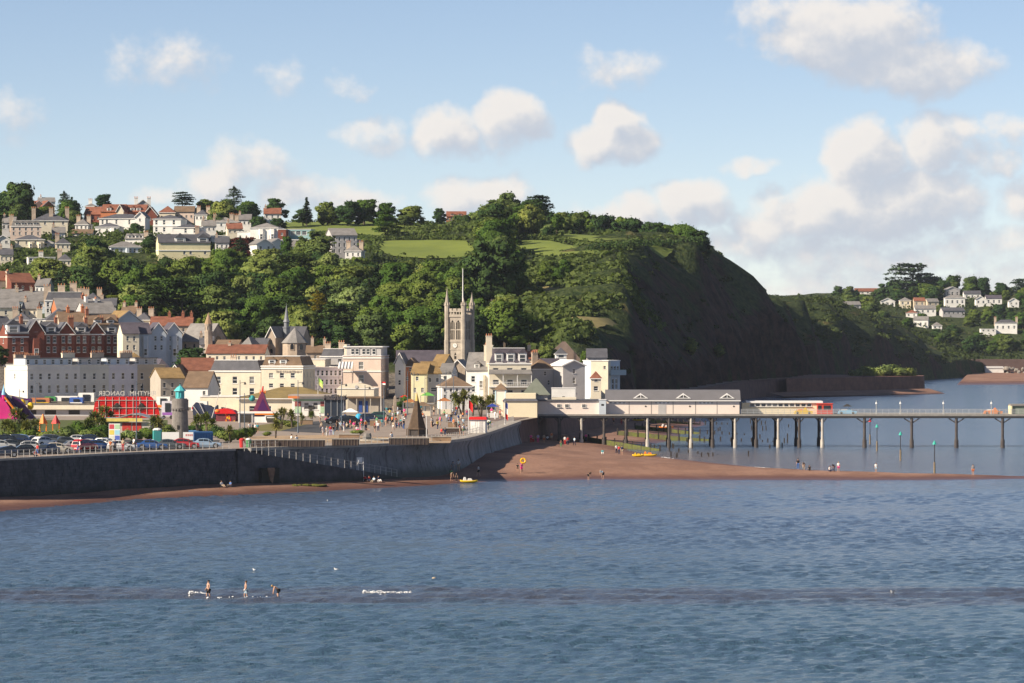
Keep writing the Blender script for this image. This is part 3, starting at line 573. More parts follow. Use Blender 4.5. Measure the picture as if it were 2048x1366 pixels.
CHIM = M('chimney_render', (.55, .44, .34), .9, .3, 1.); CHIMB = M('chimney_brick', (.33, .13, .08), .9, .3, 1.); POT = M('clay_pot', (.45, .20, .11), .8, .2, 2.)
glm = bpy.data.materials.new('window_glass'); glm.use_nodes = True; t = NT(glm.node_tree); b = t.n['Principled BSDF']
oi = t.n.new('ShaderNodeObjectInfo'); b.inputs['Roughness'].default_value = .12; b.inputs['Specular IOR Level'].default_value = .6
t.put(b.inputs['Base Color'], t.ramp(oi.outputs['Random'], [(0., (.012, .015, .02)), (.55, (.025, .03, .038)), (.8, (.07, .08, .09)), (1., (.22, .21, .19))]))
GLASS = glm
# a unit sash window: frame 1 x 1, sitting in a reveal; the pane is its sub-part
_w = MB(); T_ = .085
_w.box(-.5, -.5 + T_, -.06, .03, 0, 1); _w.box(.5 - T_, .5, -.06, .03, 0, 1); _w.box(-.5 + T_, .5 - T_, -.06, .03, 0, .06); _w.box(-.5 + T_, .5 - T_, -.06, .03, .94, 1); _w.box(-.5 + T_, .5 - T_, -.05, .03, .48, .54); _w.box(-.6, .6, -.22, -.061, -.06, .0)
WIN_ME = _w.mesh('window', TRIMW); _p = MB(); _p.face([(-.5 + T_, 0, .06), (.5 - T_, 0, .06), (.5 - T_, 0, .94), (-.5 + T_, 0, .94)]); PANE_ME = _p.mesh('pane', GLASS)
_a = MB(); _q = [(-.5, 0), (.5, 0)] + [(.5 * math.cos(q * math.pi / 8), .62 + .38 * math.sin(q * math.pi / 8)) for q in range(9)]
_a.extr(_q, .0, .04); ARCH_PANE = _a.mesh('pane', GLASS)
_a = MB()
for i in range(len(_q)):
    (x0, z0), (x1, z1) = _q[i], _q[(i + 1) % len(_q)]; _a.tube((x0, -.02, z0), (x1, -.02, z1), .07, n=5)
ARCH_ME = _a.mesh('window', STONEC)
def window(parent, p, w_, h_, rz=0., arch=False, frame=None):
    o = link('window', ARCH_ME if arch else WIN_ME, parent); o.location = p; o.rotation_euler = (0, 0, rz); o.scale = (w_, 1, h_)
    if frame: remat(o, frame)
    q = link('pane', ARCH_PANE if arch else PANE_ME, o); q.location = (0, .02 if arch else .0, 0)
    return o
def facade(mb, o, ux, W_, H_, rects, z0=-3., dep=.16, k=0):
    """wall with real openings: o lower-left corner, ux unit vector along it, outward is ux x up"""
    o = Vector(o); ux = Vector(ux); up = Vector((0, 0, 1)); nn = ux.cross(up)
    xs = sorted({0., W_, *[r[0] for r in rects], *[r[1] for r in rects]}); zs = sorted({z0, H_, *[r[2] for r in rects], *[r[3] for r in rects]})
    pt = lambda x, z, q=0.: o + ux * x + up * z - nn * q
    for xa, xb in zip(xs, xs[1:]):
        run = None
        for za, zb in zip(zs, zs[1:]):
            cx, cz = (xa + xb) / 2, (za + zb) / 2
            if not any(r[0] < cx < r[1] and r[2] < cz < r[3] for r in rects): mb.face([pt(xa, za), pt(xb, za), pt(xb, zb), pt(xa, zb)], k)
    for a, c, e, f in rects:
        for q in (((a, e), (c, e)), ((c, e), (c, f)), ((c, f), (a, f)), ((a, f), (a, e))): mb.face([pt(*q[0]), pt(*q[0], dep), pt(*q[1], dep), pt(*q[1])], k)
CH_ME = {}
def chim_mesh(m, n, w_, h_):
    key = (m.name, n, round(w_, 1), round(h_, 1))
    if key not in CH_ME:
        q = MB(); q.box(-w_ / 2, w_ / 2, -.35, .35, -3.2, h_); q.box(-w_ / 2 - .08, w_ / 2 + .08, -.43, .43, h_, h_ + .16)
        for i in range(n):
            x = (i - (n - 1) / 2) * (w_ - .25) / max(1, n - 1); q.tube((x, 0, h_ + .16), (x, 0, h_ + .66), .13, .10, 6, 1)
        CH_ME[key] = q.mesh('chimney', [m, POT])
    return CH_ME[key]
def house(x0, x1, ye, yb, d, label, wall=WHITE, roof='hip', rh=2.2, rm=SLATE, dep=8., rz=0., win=(), lwin=(), rwin=(), chim=(), chm=None, dorm=(), dsz=(1.5, 1.5), name='house', cat='house', group=None, pots=3, over=.3, band=(), cw=1.3, bays=(), bayh=.8, trim=TRIMW, arch=False, door=None, ridge=None, frame=None):
    """x0,x1 photo columns of the front, ye eaves row, yb foot row, d distance of the front's middle"""
    px2m = d / F; W_ = (x1 - x0) * px2m / max(.3, math.cos(R(rz))); H_ = (yb - ye) * px2m
    base = PT((x0 + x1) / 2, yb, d); r = empty(name, base, R(rz), label, cat, group)
    w2 = W_ / 2
    def rects(rows, L):
        o = []
        for yc, n, wp, hp in rows:
            zc = (yb - yc) * px2m; ww = wp * px2m; hh = hp * px2m
            for f in (n if isinstance(n, (list, tuple)) else [(i + .5) / n for i in range(n)]): o.append((max(.05, f * L - ww / 2), min(L - .05, f * L + ww / 2), zc - hh / 2, min(zc + hh / 2, H_ - .05)))
        return o
    mb = MB(); fr = rects(win, W_); lr = rects(lwin, dep); rr_ = rects(rwin, dep)
    facade(mb, (-w2, 0, 0), (1, 0, 0), W_, H_, fr); facade(mb, (w2, 0, 0), (0, 1, 0), dep, H_, rr_); facade(mb, (w2, dep, 0), (-1, 0, 0), W_, H_, []); facade(mb, (-w2, dep, 0), (0, -1, 0), dep, H_, lr)
    wo_ = mb.build('wall', wall, r)
    if roof == 'flat': wo_.data.materials.append(LIGHTSL)
    for a, c, e, f in fr: window(r, (-w2 + (a + c) / 2, .13, e), c - a, f - e, 0, arch, frame)
    for a, c, e, f in rr_: window(r, (w2 - .13, (a + c) / 2, e), c - a, f - e, R(90), arch, frame)
    for a, c, e, f in lr: window(r, (-w2 + .13, dep - (a + c) / 2, e), c - a, f - e, R(-90), arch, frame)
    m = MB(); o = over; rt = None
    if roof == 'hip':
        i = min(W_, dep) / 2 + o
        i2 = i * .999
        m.box(-w2 - o, w2 + o, -o, dep + o, H_ - .12, H_ + .04, 1)
        m.frus(-w2 - o, w2 + o, -o, dep + o, H_ + .042, H_ + rh, i2 if W_ <= dep else i * (ridge or 1), i2 if W_ > dep else i, 0)
    elif roof == 'gable':
        A = [(-o, H_ - .05), (dep / 2, H_ + rh), (dep + o, H_ - .05)]; m.T = Matrix(((0, 1, 0, 0), (1, 0, 0, 0), (0, 0, 1, 0), (0, 0, 0, 1)))
        m.extr([(A[0][0], A[0][1]), (A[0][0], A[0][1] + .2), (A[1][0], A[1][1] + .2), (A[2][0], A[2][1] + .2), (A[2][0], A[2][1]), (A[1][0], A[1][1])][::-1], -w2 - o * .5, w2 + o * .5, 0)
        m.extr([(0, H_ - .02), (dep / 2, H_ + rh - .06), (dep, H_ - .02)][::-1], -w2 + .02, w2 - .02, 2); m.T = None
    elif roof == 'gablef':
        A = [(-w2 - o, H_ - .05), (0, H_ + rh), (w2 + o, H_ - .05)]
        m.extr([A[0], A[1], A[2], (A[2][0], A[2][1] + .2), (A[1][0], A[1][1] + .2), (A[0][0], A[0][1] + .2)][::-1], -.35, dep + .2, 0)
        m.extr([(-w2, H_ - .02), (w2, H_ - .02), (0, H_ + rh - .06)], .02, dep - .02, 2)
        for s_ in (-1, 1):
            m.face([(s_ * (w2 + o), -.36, H_ - .12), (0, -.36, H_ + rh - .07), (0, -.36, H_ + rh + .22), (s_ * (w2 + o), -.36, H_ + .17)][::s_], 1)
    elif roof == 'mansard':
        m.frus(-w2 + .15, w2 - .15, .15, dep - .15, H_ - .02, H_ + rh, .75 * rh / 2, .75 * rh / 2, 0, 3); m.box(-w2 - .15, w2 + .15, -.18, dep + .15, H_ - .28, H_ - .03, 1)
        m.box(-w2 + .75 * rh / 2, w2 - .75 * rh / 2, .75 * rh / 2, dep - .75 * rh / 2, H_ + rh + .002, H_ + rh + .12, 1)
    elif roof == 'flat':
        m.box(-w2 + .25, w2 - .25, .25, dep - .25, H_ - .75, H_ - .55, 0)
        for bx in ((-w2 - .12, w2 + .12, -.14, .26), (-w2 - .12, w2 + .12, dep - .26, dep + .14), (-w2 - .12, -w2 + .26, .262, dep - .262), (w2 - .26, w2 + .12, .262, dep - .262)): m.box(*bx, H_ + .002, H_ + .16, 1)
    ro = m.build('roof', [rm, trim, wall, LIGHTSL], r)
    for c in chim:
        fx, fy, hz = c; cm = chm or CHIM; q = link('chimney', chim_mesh(cm, pots, cw, hz), ro); q.location = (-w2 + fx * W_, fy * dep, H_ + rh * (.75 if roof != 'flat' else 0)); q.rotation_euler = (0, 0, R(90) if (roof == 'gable' or fx in (0, 1)) else 0)
    for z_ in band:
        q = MB(); zz = (yb - z_) * px2m; q.box(-w2 - .1, w2 + .1, -.16, -.002, zz - .14, zz + .14); q.box(-w2 - .102, -w2 - .002, 0, dep, zz - .14, zz + .14); q.box(w2 + .002, w2 + .102, 0, dep, zz - .14, zz + .14); q.build('cornice', trim, r)
    for f in dorm:
        x = -w2 + f * W_; dw, dh = dsz; q = MB(); y0 = .35; q.box(x - dw / 2, x + dw / 2, y0, y0 + 2.2, H_ - .2, H_ + dh); dq = q.build('dormer', trim if wall != BRICK else TRIMW, r)
        q = MB(); q.extr([(x - dw / 2 - .2, H_ + dh + .01), (x + dw / 2 + .2, H_ + dh + .01), (x, H_ + dh + dw * .45)], y0 - .2, y0 + 2.6); q.build('dormer_roof', rm, dq)
        window(dq, (x, y0 - .02, H_ + .15), dw * .72, dh * .78)
    for f, wp, zt in bays:                                   # canted bay: x fraction, width px, top row
        x = -w2 + f * W_; bw = wp * px2m; zt_ = (yb - zt) * px2m; q = MB(); c_ = bw * .22
        pl = [(x - bw / 2, 0), (x - bw / 2 + c_, -bayh), (x + bw / 2 - c_, -bayh), (x + bw / 2, 0)]
        for (a0, b0), (a1, b1) in zip(pl, pl[1:]): q.face([(a0, b0, -3), (a1, b1, -3), (a1, b1, zt_), (a0, b0, zt_)])
        q.face([(a, b_, zt_) for a, b_ in pl], 1); bo = q.build('bay', [wall, rm], r)
        nst = max(1, int(zt_ / 3.0))
        for s_ in range(nst):
            window(bo, (x, -bayh - .02, zt_ - (s_ + 1) * zt_ / nst + .55), (bw - 2 * c_) * .8, min(1.7, zt_ / nst * .62))
    if door:
        q = MB(); x = -w2 + door * W_; q.box(x - .5, x + .5, -.05, .05, 0, 2.1); q.build('door', DARKTRIM, r)
    HOUSES.append((x0, ye - rh / px2m * .8, x1, yb, d)); return r
HOUSES = []
G1 = 'villas and houses on the hill'
# --- the ridge and the upper hill
house(168, 213, 429, 446, 1385, 'low brick house with terracotta roof, leftmost of the red roofed ridge row', BRICK, 'gable', 2.6, TERRA, 8, -8, [(436, 4, 4, 6)], group=G1)
house(201, 248, 424, 446, 1378, 'red roofed ridge house with a cream front gable and white dormer', ORBRICK, 'gable', 2.6, TERRA, 8, -8, [(436, 3, 4, 6)], dorm=(.35,), group=G1)
house(233, 247, 424, 446, 1374, 'small cream gabled house end among the red roofs of the ridge', CREAM, 'gablef', 2.4, TERRA, 7, -8, [(432, 1, 4, 6)], group=G1)
house(250, 291, 424, 446, 1380, 'red roofed ridge house with two white dormers', ORBRICK, 'gable', 2.5, TERRA, 8, -6, [(438, 3, 4, 6)], dorm=(.35, .65), group=G1)
house(286, 314, 432, 450, 1370, 'dark brick house with a wide gable at the right end of the ridge row', BRICK, 'gablef', 3.2, TERRA, 9, 0, [(438, 1, 4, 5)], group=G1)
house(272, 300, 411, 430, 1425, 'grey gabled house with white chimneys peeping over the ridge roofs', GREYW, 'gablef', 2, LIGHTSL, 7, 8, [(416, 2, 4, 5)], chim=((.05, .5, 1.2), (.95, .5, 1.2)), chm=WHITE, group=G1)
house(318, 350, 425, 446, 1390, 'orange roofed house between white villa and spreading pine', CREAM, 'hip', 2.4, TERRA, 7, 0, [(434, 3, 4, 5)], group=G1)
house(348, 388, 424, 446, 1395, 'dark roofed ridge house under the spreading pine', PINK, 'gable', 2, BROWNT, 7, 0, [(433, 4, 4, 5)], group=G1)
house(170, 192, 413, 424, 1430, 'white ridge house left of the round dark tree', WHITE, 'hip', 1.2, LIGHTSL, 7, 0, [(417, 3, 4, 5)], chim=((.4, .5, 1.5),), chm=WHITE, group=G1)
house(78, 110, 404, 420, 1430, 'pale house on the skyline left of the cedar', WHITE, 'gable', 1.6, LIGHTSL, 7, 10, [(410, 3, 4, 5)], chim=((.15, .5, 1.),), chm=WHITE, group=G1)
house(66, 90, 413, 432, 1400, 'small red roofed house on the left skyline', CREAM, 'gablef', 2, TERRA, 8, 20, [(420, 1, 4, 5)], group=G1)
house(86, 108, 413, 432, 1398, 'twin red roofed house beside the left skyline tree', ORBRICK, 'gablef', 2, TERRA, 8, 20, [(420, 1, 4, 5)], group=G1)
house(66, 135, 441, 462, 1290, 'cream villa with slate hipped roof and tall end chimneys', CREAM, 'hip', 2.4, SLATE, 9, 6, [(446, [.35, .6, .87], 4, 7)], chim=((.02, .5, 2.2), (.52, .3, 2.), (.98, .5, 2.2)), group=G1)
house(22, 82, 452, 478, 1262, 'grey villa with scalloped attic below the cream villa', PINK, 'mansard', 1.7, LIGHTSL, 9, 8, [(458, 5, 4, 6), (467, 5, 4, 6)], dorm=(.2, .4, .6, .8), dsz=(1.2, 1.), chim=((.03, .5, 2.),), group=G1)
house(30, 88, 479, 502, 1232, 'cream house with two round bays on the left slope', CREAM, 'hip', 1.5, SLATE, 8, 5, [(486, [.12, .4, .7], 4, 7)], bays=((.55, 9, 484), (.85, 9, 484)), group=G1)
house(-8, 20, 480, 496, 1230, 'white gabled bungalow at the left edge of the hill', WHITE, 'gablef', 1.4, SLATE, 8, 8, [(484, 2, 6, 5)], group=G1)
house(86, 106, 486, 496, 1235, 'small white bungalow right of the round bay house', WHITE, 'hip', 1., LIGHTSL, 6, 0, [(489, 2, 4, 4)], group=G1)
house(57, 110, 515, 530, 1180, 'flat roofed white house with a glazed sun room in the trees', WHITE, 'flat', .5, LIGHTSL, 8, 10, [(521, [.1, .25, .4, .7, .85], 7, 8)], chim=((.5, .5, 1.6),), chm=WHITE, group=G1)
house(198, 285, 437, 470, 1312, 'long white villa with grey hipped roof and blue shutters', WHITE, 'hip', 1.6, SLATE, 9, -6, [(444, [.08, .18, .4, .7], 4, 9), (459, [.18, .4, .7], 4, 8)], group=G1)
house(270, 290, 435, 458, 1306, 'white gabled wing between long villa and brick gable', WHITE, 'gablef', 1.8, LIGHTSL, 8, -6, [(440, 1, 4, 6)], group=G1)
house(190, 238, 454, 478, 1290, 'white bay fronted villa below the long villa', WHITE, 'hip', 1.5, SLATE, 8, -6, [(462, [.2, .5, .8], 4, 8)], bays=((.75, 11, 456),), group=G1)
house(143, 185, 467, 476, 1280, 'low pale house with red roof beside the dark conifers', WHITE, 'gable', 1.3, BROWNT, 7, 0, [(471, 5, 4, 4)], group=G1)
house(306, 362, 438, 469, 1292, 'square white villa with string course and dark roof', WHITE, 'hip', 1.5, SLATE, 9, -8, [(445, [.12, .4, .75], 5, 9), (459, [.12, .4, .75], 5, 9)], band=(452,), group=G1)
house(346, 402, 455, 482, 1262, 'white villa with tall windows right of the square villa', WHITE, 'hip', 1.3, SLATE, 9, -6, [(461, [.45, .78], 5, 10), (474, [.45, .78], 5, 7)], group=G1)
house(250, 299, 478, 494, 1250, 'white bungalow with three dormers above the gardens', WHITE, 'gable', 1.6, LIGHTSL, 7, -4, [(487, 6, 5, 5)], dorm=(.2, .5, .8), dsz=(1.5, 1.1), group=G1)
house(222, 282, 494, 520, 1228, 'pale blue villa with glazed upper conservatory', BLUEW, 'hip', 1.8, LIGHTSL, 8, 14, [(501, 7, 5, 8), (512, 4, 5, 6)], bays=((.55, 9, 496),), group=G1)
house(318, 420, 486, 524, 1212, 'large cream house with slate roof and twin front gables', PALEY, 'gable', 2.6, SLATE, 9, 10, [(505, [.5, .62, .9], 5, 7)], lwin=[], dorm=(.42, .86), dsz=(3.2, 1.6), band=(501,), group=G1)
house(424, 474, 444, 458, 1335, 'white hipped house with three chimneys among ridge trees', WHITE, 'hip', 1.7, LIGHTSL, 8, 0, [(450, 4, 4, 5)], chim=((.1, .5, 1.3), (.75, .5, 1.3), (.95, .5, 1.)), group=G1)
house(528, 562, 428, 440, 1372, 'red roofed cottage with white gable under the round dark tree', WHITE, 'gable', 2., TERRA, 7, 4, [(433, 3, 4, 5)], chim=((.1, .5, 1.3),), group=G1)
house(416, 452, 472, 482, 1266, 'low white house behind the copper tree', WHITE, 'flat', .3, LIGHTSL, 7, 0, [(477, 4, 5, 4)], group=G1)
house(500, 556, 456, 482, 1272, 'bright white villa with broad bays and grey hipped roof', WHITE, 'hip', 1.8, LIGHTSL, 9, -8, [(461, [.4, .8], 5, 9), (474, [.38, .78], 10, 7)], bays=((.42, 12, 458), (.82, 12, 458)), group=G1)
house(474, 512, 464, 480, 1276, 'white terrace wing left of the bright white villa', WHITE, 'flat', .3, LIGHTSL, 7, -8, [(473, 3, 4, 4)], group=G1)
house(556, 622, 459, 478, 1275, 'low modern house with red end wall and teal glazing', M('teal_panel', (.32, .50, .50), .5, .2), 'flat', .3, TRIMW, 8, -6, [(466, [.25, .45, .62, .8], 10, 8)], group=G1)
house(556, 572, 459, 478, 1271, 'dark red end block of the low modern house', BRICK, 'flat', .3, TRIMW, 8, -6, [(468, 1, 4, 6)], group=G1)
house(514, 545, 489, 508, 1222, 'left of two white twin gabled houses below the copper tree', WHITE, 'gablef', 1.6, LIGHTSL, 8, 22, [(496, 2, 5, 7)], group=G1)
house(540, 572, 488, 508, 1224, 'right of two white twin gabled houses below the copper tree', WHITE, 'gablef', 1.6, LIGHTSL, 8, 22, [(496, 2, 5, 7)], group=G1)
house(556, 622, 480, 506, 1240, 'pale apartment house half hidden by the tall poplar', WHITE, 'flat', .3, LIGHTSL, 9, -6, [(485, 7, 5, 7), (497, 6, 5, 7)], group=G1)
r = house(664, 714, 471, 515, 1232, 'white balconied apartment block right of the tall poplar', GREYW, 'gable', 2.2, LIGHTSL, 10, 14, [(478, 5, 4, 8), (490, 5, 4, 8), (502, 5, 4, 8)], rwin=[(480, 2, 6, 8), (492, 2, 6, 8), (504, 2, 6, 8)], name='apartment_block', cat='apartments')
for yy in (484, 496, 508):
    q = MB(); zz = (515 - yy) * 1232 / F; q.box(3.95, 5.3, .5, 8.5, zz - .12, zz); q.box(5.2, 5.28, .5, 8.5, zz, zz + .9); q.build('balcony', TRIMW, r)
house(893, 932, 433, 446, 1440, 'long red roofed farmhouse alone on the ridge skyline', ORBRICK, 'gable', 1.8, TERRA, 7, 0, [(438, 6, 4, 5)], dorm=(.3, .7), dsz=(1.3, .8), group=G1)
# --- the town climbing on the left
G2 = 'town houses climbing the slope'
house(-12, 22, 562, 584, 1085, 'leftmost terracotta roofed house under the hanging wood', CREAM, 'gable', 2.6, TERRA, 9, 25, [(572, 2, 5, 7)], group=G2)
house(24, 68, 566, 590, 1082, 'terracotta roofed house with brick chimney below the wood', BRICK, 'gable', 2.6, TERRA, 9, 25, [(575, 3, 5, 7)], chim=((.05, .5, 1.2),), chm=CHIM, group=G2)
house(-14, 42, 597, 616, 1050, 'grey roofed house with two tall chimneys at far left', WHITE, 'gable', 2.4, LIGHTSL, 9, 4, [(606, 4, 5, 7)], chim=((.8, .5, 1.6),), group=G2)
house(20, 90, 603, 622, 1042, 'long grey roofed white terrace at left', BLUEW, 'gable', 2.6, LIGHTSL, 9, 6, [(611, 5, 5, 7)], chim=((.2, .5, 1.6), (.6, .5, 1.6)), group=G2)
house(90, 168, 600, 630, 1032, 'ornate cream mansion with white roof railings and thick chimneys', WHITE, 'mansard', 2.0, SLATE, 10, 6, [(609, 6, 5, 9), (621, 6, 5, 8)], chim=((.06, .3, 2.), (.42, .3, 2.2), (.72, .4, 2.8), (.92, .4, 1.4)), cw=1.8, group=G2)
house(-14, 38, 616, 640, 1005, 'grey slated house under the left shrubs', CREAM, 'gable', 2.2, LIGHTSL, 9, 12, [(625, 3, 5, 8)], group=G2)
house(116, 196, 621, 648, 1005, 'long terrace with terracotta ridge and brick left gable', ORBRICK, 'gable', 3.0, LIGHTSL, 10, 16, [(630, 5, 5, 8)], chim=((.7, .5, 1.6),), chm=CHIMB, group=G2)
house(70, 106, 638, 656, 985, 'white flat topped block with corner turret', WHITE, 'flat', .3, LIGHTSL, 7, 10, [(645, 4, 5, 8)], chim=((.3, .5, 2.4),), chm=CREAM, group=G2)
house(94, 148, 641, 660, 978, 'house with dark pyramid slate roof', WHITE, 'hip', 3.0, SLATE, 9, 12, [(650, 3, 5, 7)], group=G2)
house(172, 232, 628, 652, 992, 'grey roofed house with white dormer and ventilator', GREYW, 'gable', 3.0, LIGHTSL, 10, 22, [(640, 4, 5, 7)], chim=((.2, .5, 2.), (.5, .5, 1.4)), chm=WHITE, group=G2)
house(230, 285, 646, 662, 985, 'chalet with wide pale gable and lichen covered roof', BLUEW, 'gablef', 2.9, OCHRE, 10, 26, [(653, 3, 6, 7)], group=G2)
house(120, 172, 646, 668, 968, 'brown roofed house with orange chimney above the brick terrace', BUFF, 'gable', 2.6, BROWNT, 9, 14, [(655, 3, 5, 7)], chim=((.4, .5, 1.8), (.95, .5, 2.)), chm=ORBRICK, group=G2)
house(176, 236, 650, 670, 966, 'dark gabled house with white barge boards above the brick terrace', STONEC, 'gable', 2.4, BROWNT, 9, 18, [(660, 4, 5, 7)], dorm=(.35, .75), dsz=(1.8, 1.2), chim=((.1, .5, 2.),), chm=CHIMB, group=G2)
house(-14, 26, 655, 690, 966, 'dark brick gabled house at the left edge', BRICK, 'gable', 2.6, SLATE, 9, 30, [(668, 3, 5, 8)], chim=((.4, .5, 1.6),), chm=CHIMB, group=G2)
house(300, 352, 652, 672, 985, 'terracotta roofed row behind the pale blue terrace', CREAM, 'gable', 2.2, TERRA, 8, 0, [(660, 4, 5, 7)], chim=((.7, .5, 1.5),), chm=CHIMB, group=G2)
house(350, 384, 652, 672, 983, 'terracotta roofed house left of the stone chapel', STONEC, 'gable', 2.2, TERRA, 8, 0, [(660, 3, 5, 7)], chim=((.4, .5, 1.5), (.9, .5, 1.5)), chm=CHIMB, group=G2)
GB = 'red brick terrace houses'
house(16, 56, 668, 716, 946, 'red brick end house with sunlit white gable and chimney', BRICK, 'gable', 2.5, SLATE, 9, 20, [(682, [.3, .7], 6, 10), (698, [.3, .7], 6, 10)], lwin=[(682, 1, 8, 10)], dorm=(.3,), dsz=(3., 2.2), chim=((.85, .5, 2.2),), chm=CHIMB, group=GB, band=(674,))
house(56, 88, 668, 716, 948, 'red brick house with large white front gable, second in the brick row', BRICK, 'gablef', 3.4, SLATE, 9, 16, [(660, 1, 6, 8), (698, [.3, .7], 6, 10)], bays=((.5, 20, 676),), group=GB)
for i, (a, c, lab) in enumerate([(88, 118, 'red brick house with a small dormer, third in the brick row'), (118, 148, 'red brick house with white arched windows, fourth in the brick row'), (148, 178, 'red brick house with gabled dormer, fifth in the brick row'), (178, 208, 'red brick house in the shade, sixth in the brick row'), (208, 240, 'red brick house at the right end of the brick row')]):
    house(a, c, 668, 716, 950 + i * 4, lab, BRICK, 'gable' if i % 2 == 0 else 'gablef', 2.7, SLATE, 9, 16, [(679, [.3, .7], 7, 14), (699, [.3, .7], 7, 12)], dorm=(.5,) if i % 2 == 0 else (), dsz=(2.3, 1.7), chim=((.98, .5, 1.8),), chm=CHIMB, group=GB, band=(669,))
GT = 'pale blue terrace houses'
for i, (a, c, lab) in enumerate([(246, 278, 'cream end house of the pale blue terrace'), (278, 302, 'pale blue terrace house with round bay'), (302, 332, 'pale blue terrace house with tall front gable'), (332, 364, 'pale blue terrace house at the right end')]):
    house(a, c, 668, 716, 945 + i * 4, lab, CREAM if i == 0 else BLUEW, 'gablef' if i in (2, 3) else 'gable', 2.6, SLATEP, 9, 14, [(677, [.3, .7], 5, 10), (695, [.3, .7], 5, 10)], bays=((.5, 14, 672),) if i in (1, 3) else (), group=GT)
# --- more of the villas and cottages between the trees
for (x0, x1, ye, yb, d, w_, rf, rm_, lab) in [(104, 130, 466, 478, 1268, WHITE, 'gable', LIGHTSL, 'small white cottage below the cream villa'), (112, 140, 487, 500, 1226, CREAM, 'hip', SLATE, 'cream cottage between round bay house and conifers'), (4, 30, 446, 462, 1290, GREYW, 'gable', LIGHTSL, 'grey cottage at the left under the big trees'), (150, 176, 449, 461, 1305, WHITE, 'hip', LIGHTSL, 'little white house left of the bay fronted villa'), (405, 432, 452, 464, 1300, WHITE, 'gable', LIGHTSL, 'white cottage right of the tall windowed villa'), (392, 420, 472, 482, 1258, CREAM, 'hip', SLATE, 'cream lodge below the tall windowed villa'), (430, 458, 486, 500, 1228, WHITE, 'gable', SLATE, 'white house right of the large cream house'), (455, 485, 458, 468, 1290, CREAM, 'gable', TERRA, 'cream cottage left of the white terrace wing'), (286, 312, 482, 494, 1246, WHITE, 'gablef', LIGHTSL, 'white gabled cottage beside the dark columnar tree'), (390, 414, 430, 442, 1360, WHITE, 'hip', SLATE, 'white ridge house under the round tree'), (476, 502, 440, 452, 1350, WHITE, 'gable', LIGHTSL, 'white house below the black cedar'), (575, 602, 494, 508, 1228, WHITE, 'gable', LIGHTSL, 'white house left of the two poplars low down'), (690, 722, 502, 516, 1222, WHITE, 'hip', LIGHTSL, 'low white lodge at the foot of the apartment block'), (116, 142, 520, 532, 1168, CREAM, 'hip', SLATE, 'cream cottage deep in the left wood'), (0, 26, 510, 524, 1185, CREAM, 'gable', SLATE, 'cream house at the left edge above the terracotta roofs'),
 (70, 96, 572, 588, 1075, WHITE, 'gable', LIGHTSL, 'white house right of the brick chimney terracotta house'), (168, 200, 600, 618, 1030, CREAM, 'hip', SLATE, 'cream house right of the ornate mansion'), (200, 232, 612, 630, 1015, GREYW, 'gable', SLATE, 'grey house above the white dormer house'), (44, 74, 618, 634, 1008, CREAM, 'gable', LIGHTSL, 'cream cottage above the white turret block'), (240, 270, 628, 644, 1002, WHITE, 'gable', BROWNT, 'white cottage above the chalet gable'), (270, 300, 640, 658, 992, CREAM, 'hip', SLATE, 'cream cottage right of the chalet gable'), (26, 60, 640, 660, 972, CREAM, 'hip', SLATE, 'pale house behind the brick end house'), (400, 428, 690, 710, 955, GREYW, 'gable', SLATE, 'grey cottage right of the chapel turret')]:
    house(x0, x1, ye, yb, d, lab, w_, rf, 1.9, rm_, 7, random.uniform(-12, 10), [((ye + yb) / 2, 3, 4, (yb - ye) * .45)], chim=((.1, .5, 1.3),) if x0 % 3 else ((.1, .5, 1.3), (.9, .5, 1.3)), group=G1 if yb < 540 else G2)
# --- seafront row
GS = 'white seafront terrace houses'
ex, ey, ed = 55., 731., 884.                                  # the long terrace, receding to the right
ang = 30.
def tcol(s): dd = ed + s * math.sin(R(ang)); return 1024 + (X(ex, ed) + s * math.cos(R(ang))) * F / dd, dd
cuts = [0, 12.6, 19.6, 26.6, 33.5]; mats_ = [wallm('terrace_white', (.70, .67, .63)), wallm('terrace_grey', (.60, .585, .53)), wallm('terrace_lilac', (.64, .62, .66)), BUFF]  # third wall: lilac tint puts the shade of the front into its colour
labs = ['pale lilac end house of the long seafront terrace, six windows wide', 'grey terrace house in the middle of the long seafront terrace', 'lilac terrace house with open blue window right of the grey one', 'buff house at the right end of the long seafront terrace']
for i in range(4):
    s0, s1 = cuts[i], cuts[i + 1]; smid = (s0 + s1) / 2; cpx, dd = tcol(smid); hw = (s1 - s0) * math.cos(R(ang)) / 2 * F / dd
    n = 6 if i == 0 else 3; sc_ = dd / F; zt, zb = Z(731, 890), 6.3
    yy = lambda z, dd=dd: YH - (z - CAMH) * F / dd
    house(cpx - hw, cpx + hw, yy(zt), yy(zb), dd, labs[i], mats_[i], 'flat', .3, SLATE, 12, ang, [(yy(12.7), n, 9 * .75, 13.), (yy(9.9), n, 9 * .75, 17.), (yy(7.2), n, 8.5, 15.)], lwin=[(yy(12.7), [.4], 6, 11)] if i == 0 else [], chim=((.98, .5, 2.6),) if i < 3 else (), cw=3., pots=7, chm=CHIM if i else CREAM, group=GS, band=(yy(zt - .9),), trim=mats_[i], name='terrace_house')
    ro_ = [o for o in col.objects if o.get('label') == labs[i]][0]; W_ = s1 - s0; Ht = zt - zb
    q = MB(); q.box(-W_ / 2 + .6, W_ / 2 - .8, 2.6, 9, Ht - .6, Ht + 1.55); q.box(-W_ / 2 + .5, W_ / 2 - .7, 2.3, 9.1, Ht + 1.552, Ht + 1.7, 1); at_ = q.build('attic', [GREYW if i % 2 else BLUEW, SLATE], ro_)
    for k in range(n): window(at_, (-W_ / 2 + 1.2 + k * (W_ - 2.6) / (n - 1), 2.56, Ht + .25), .8, 1.1)
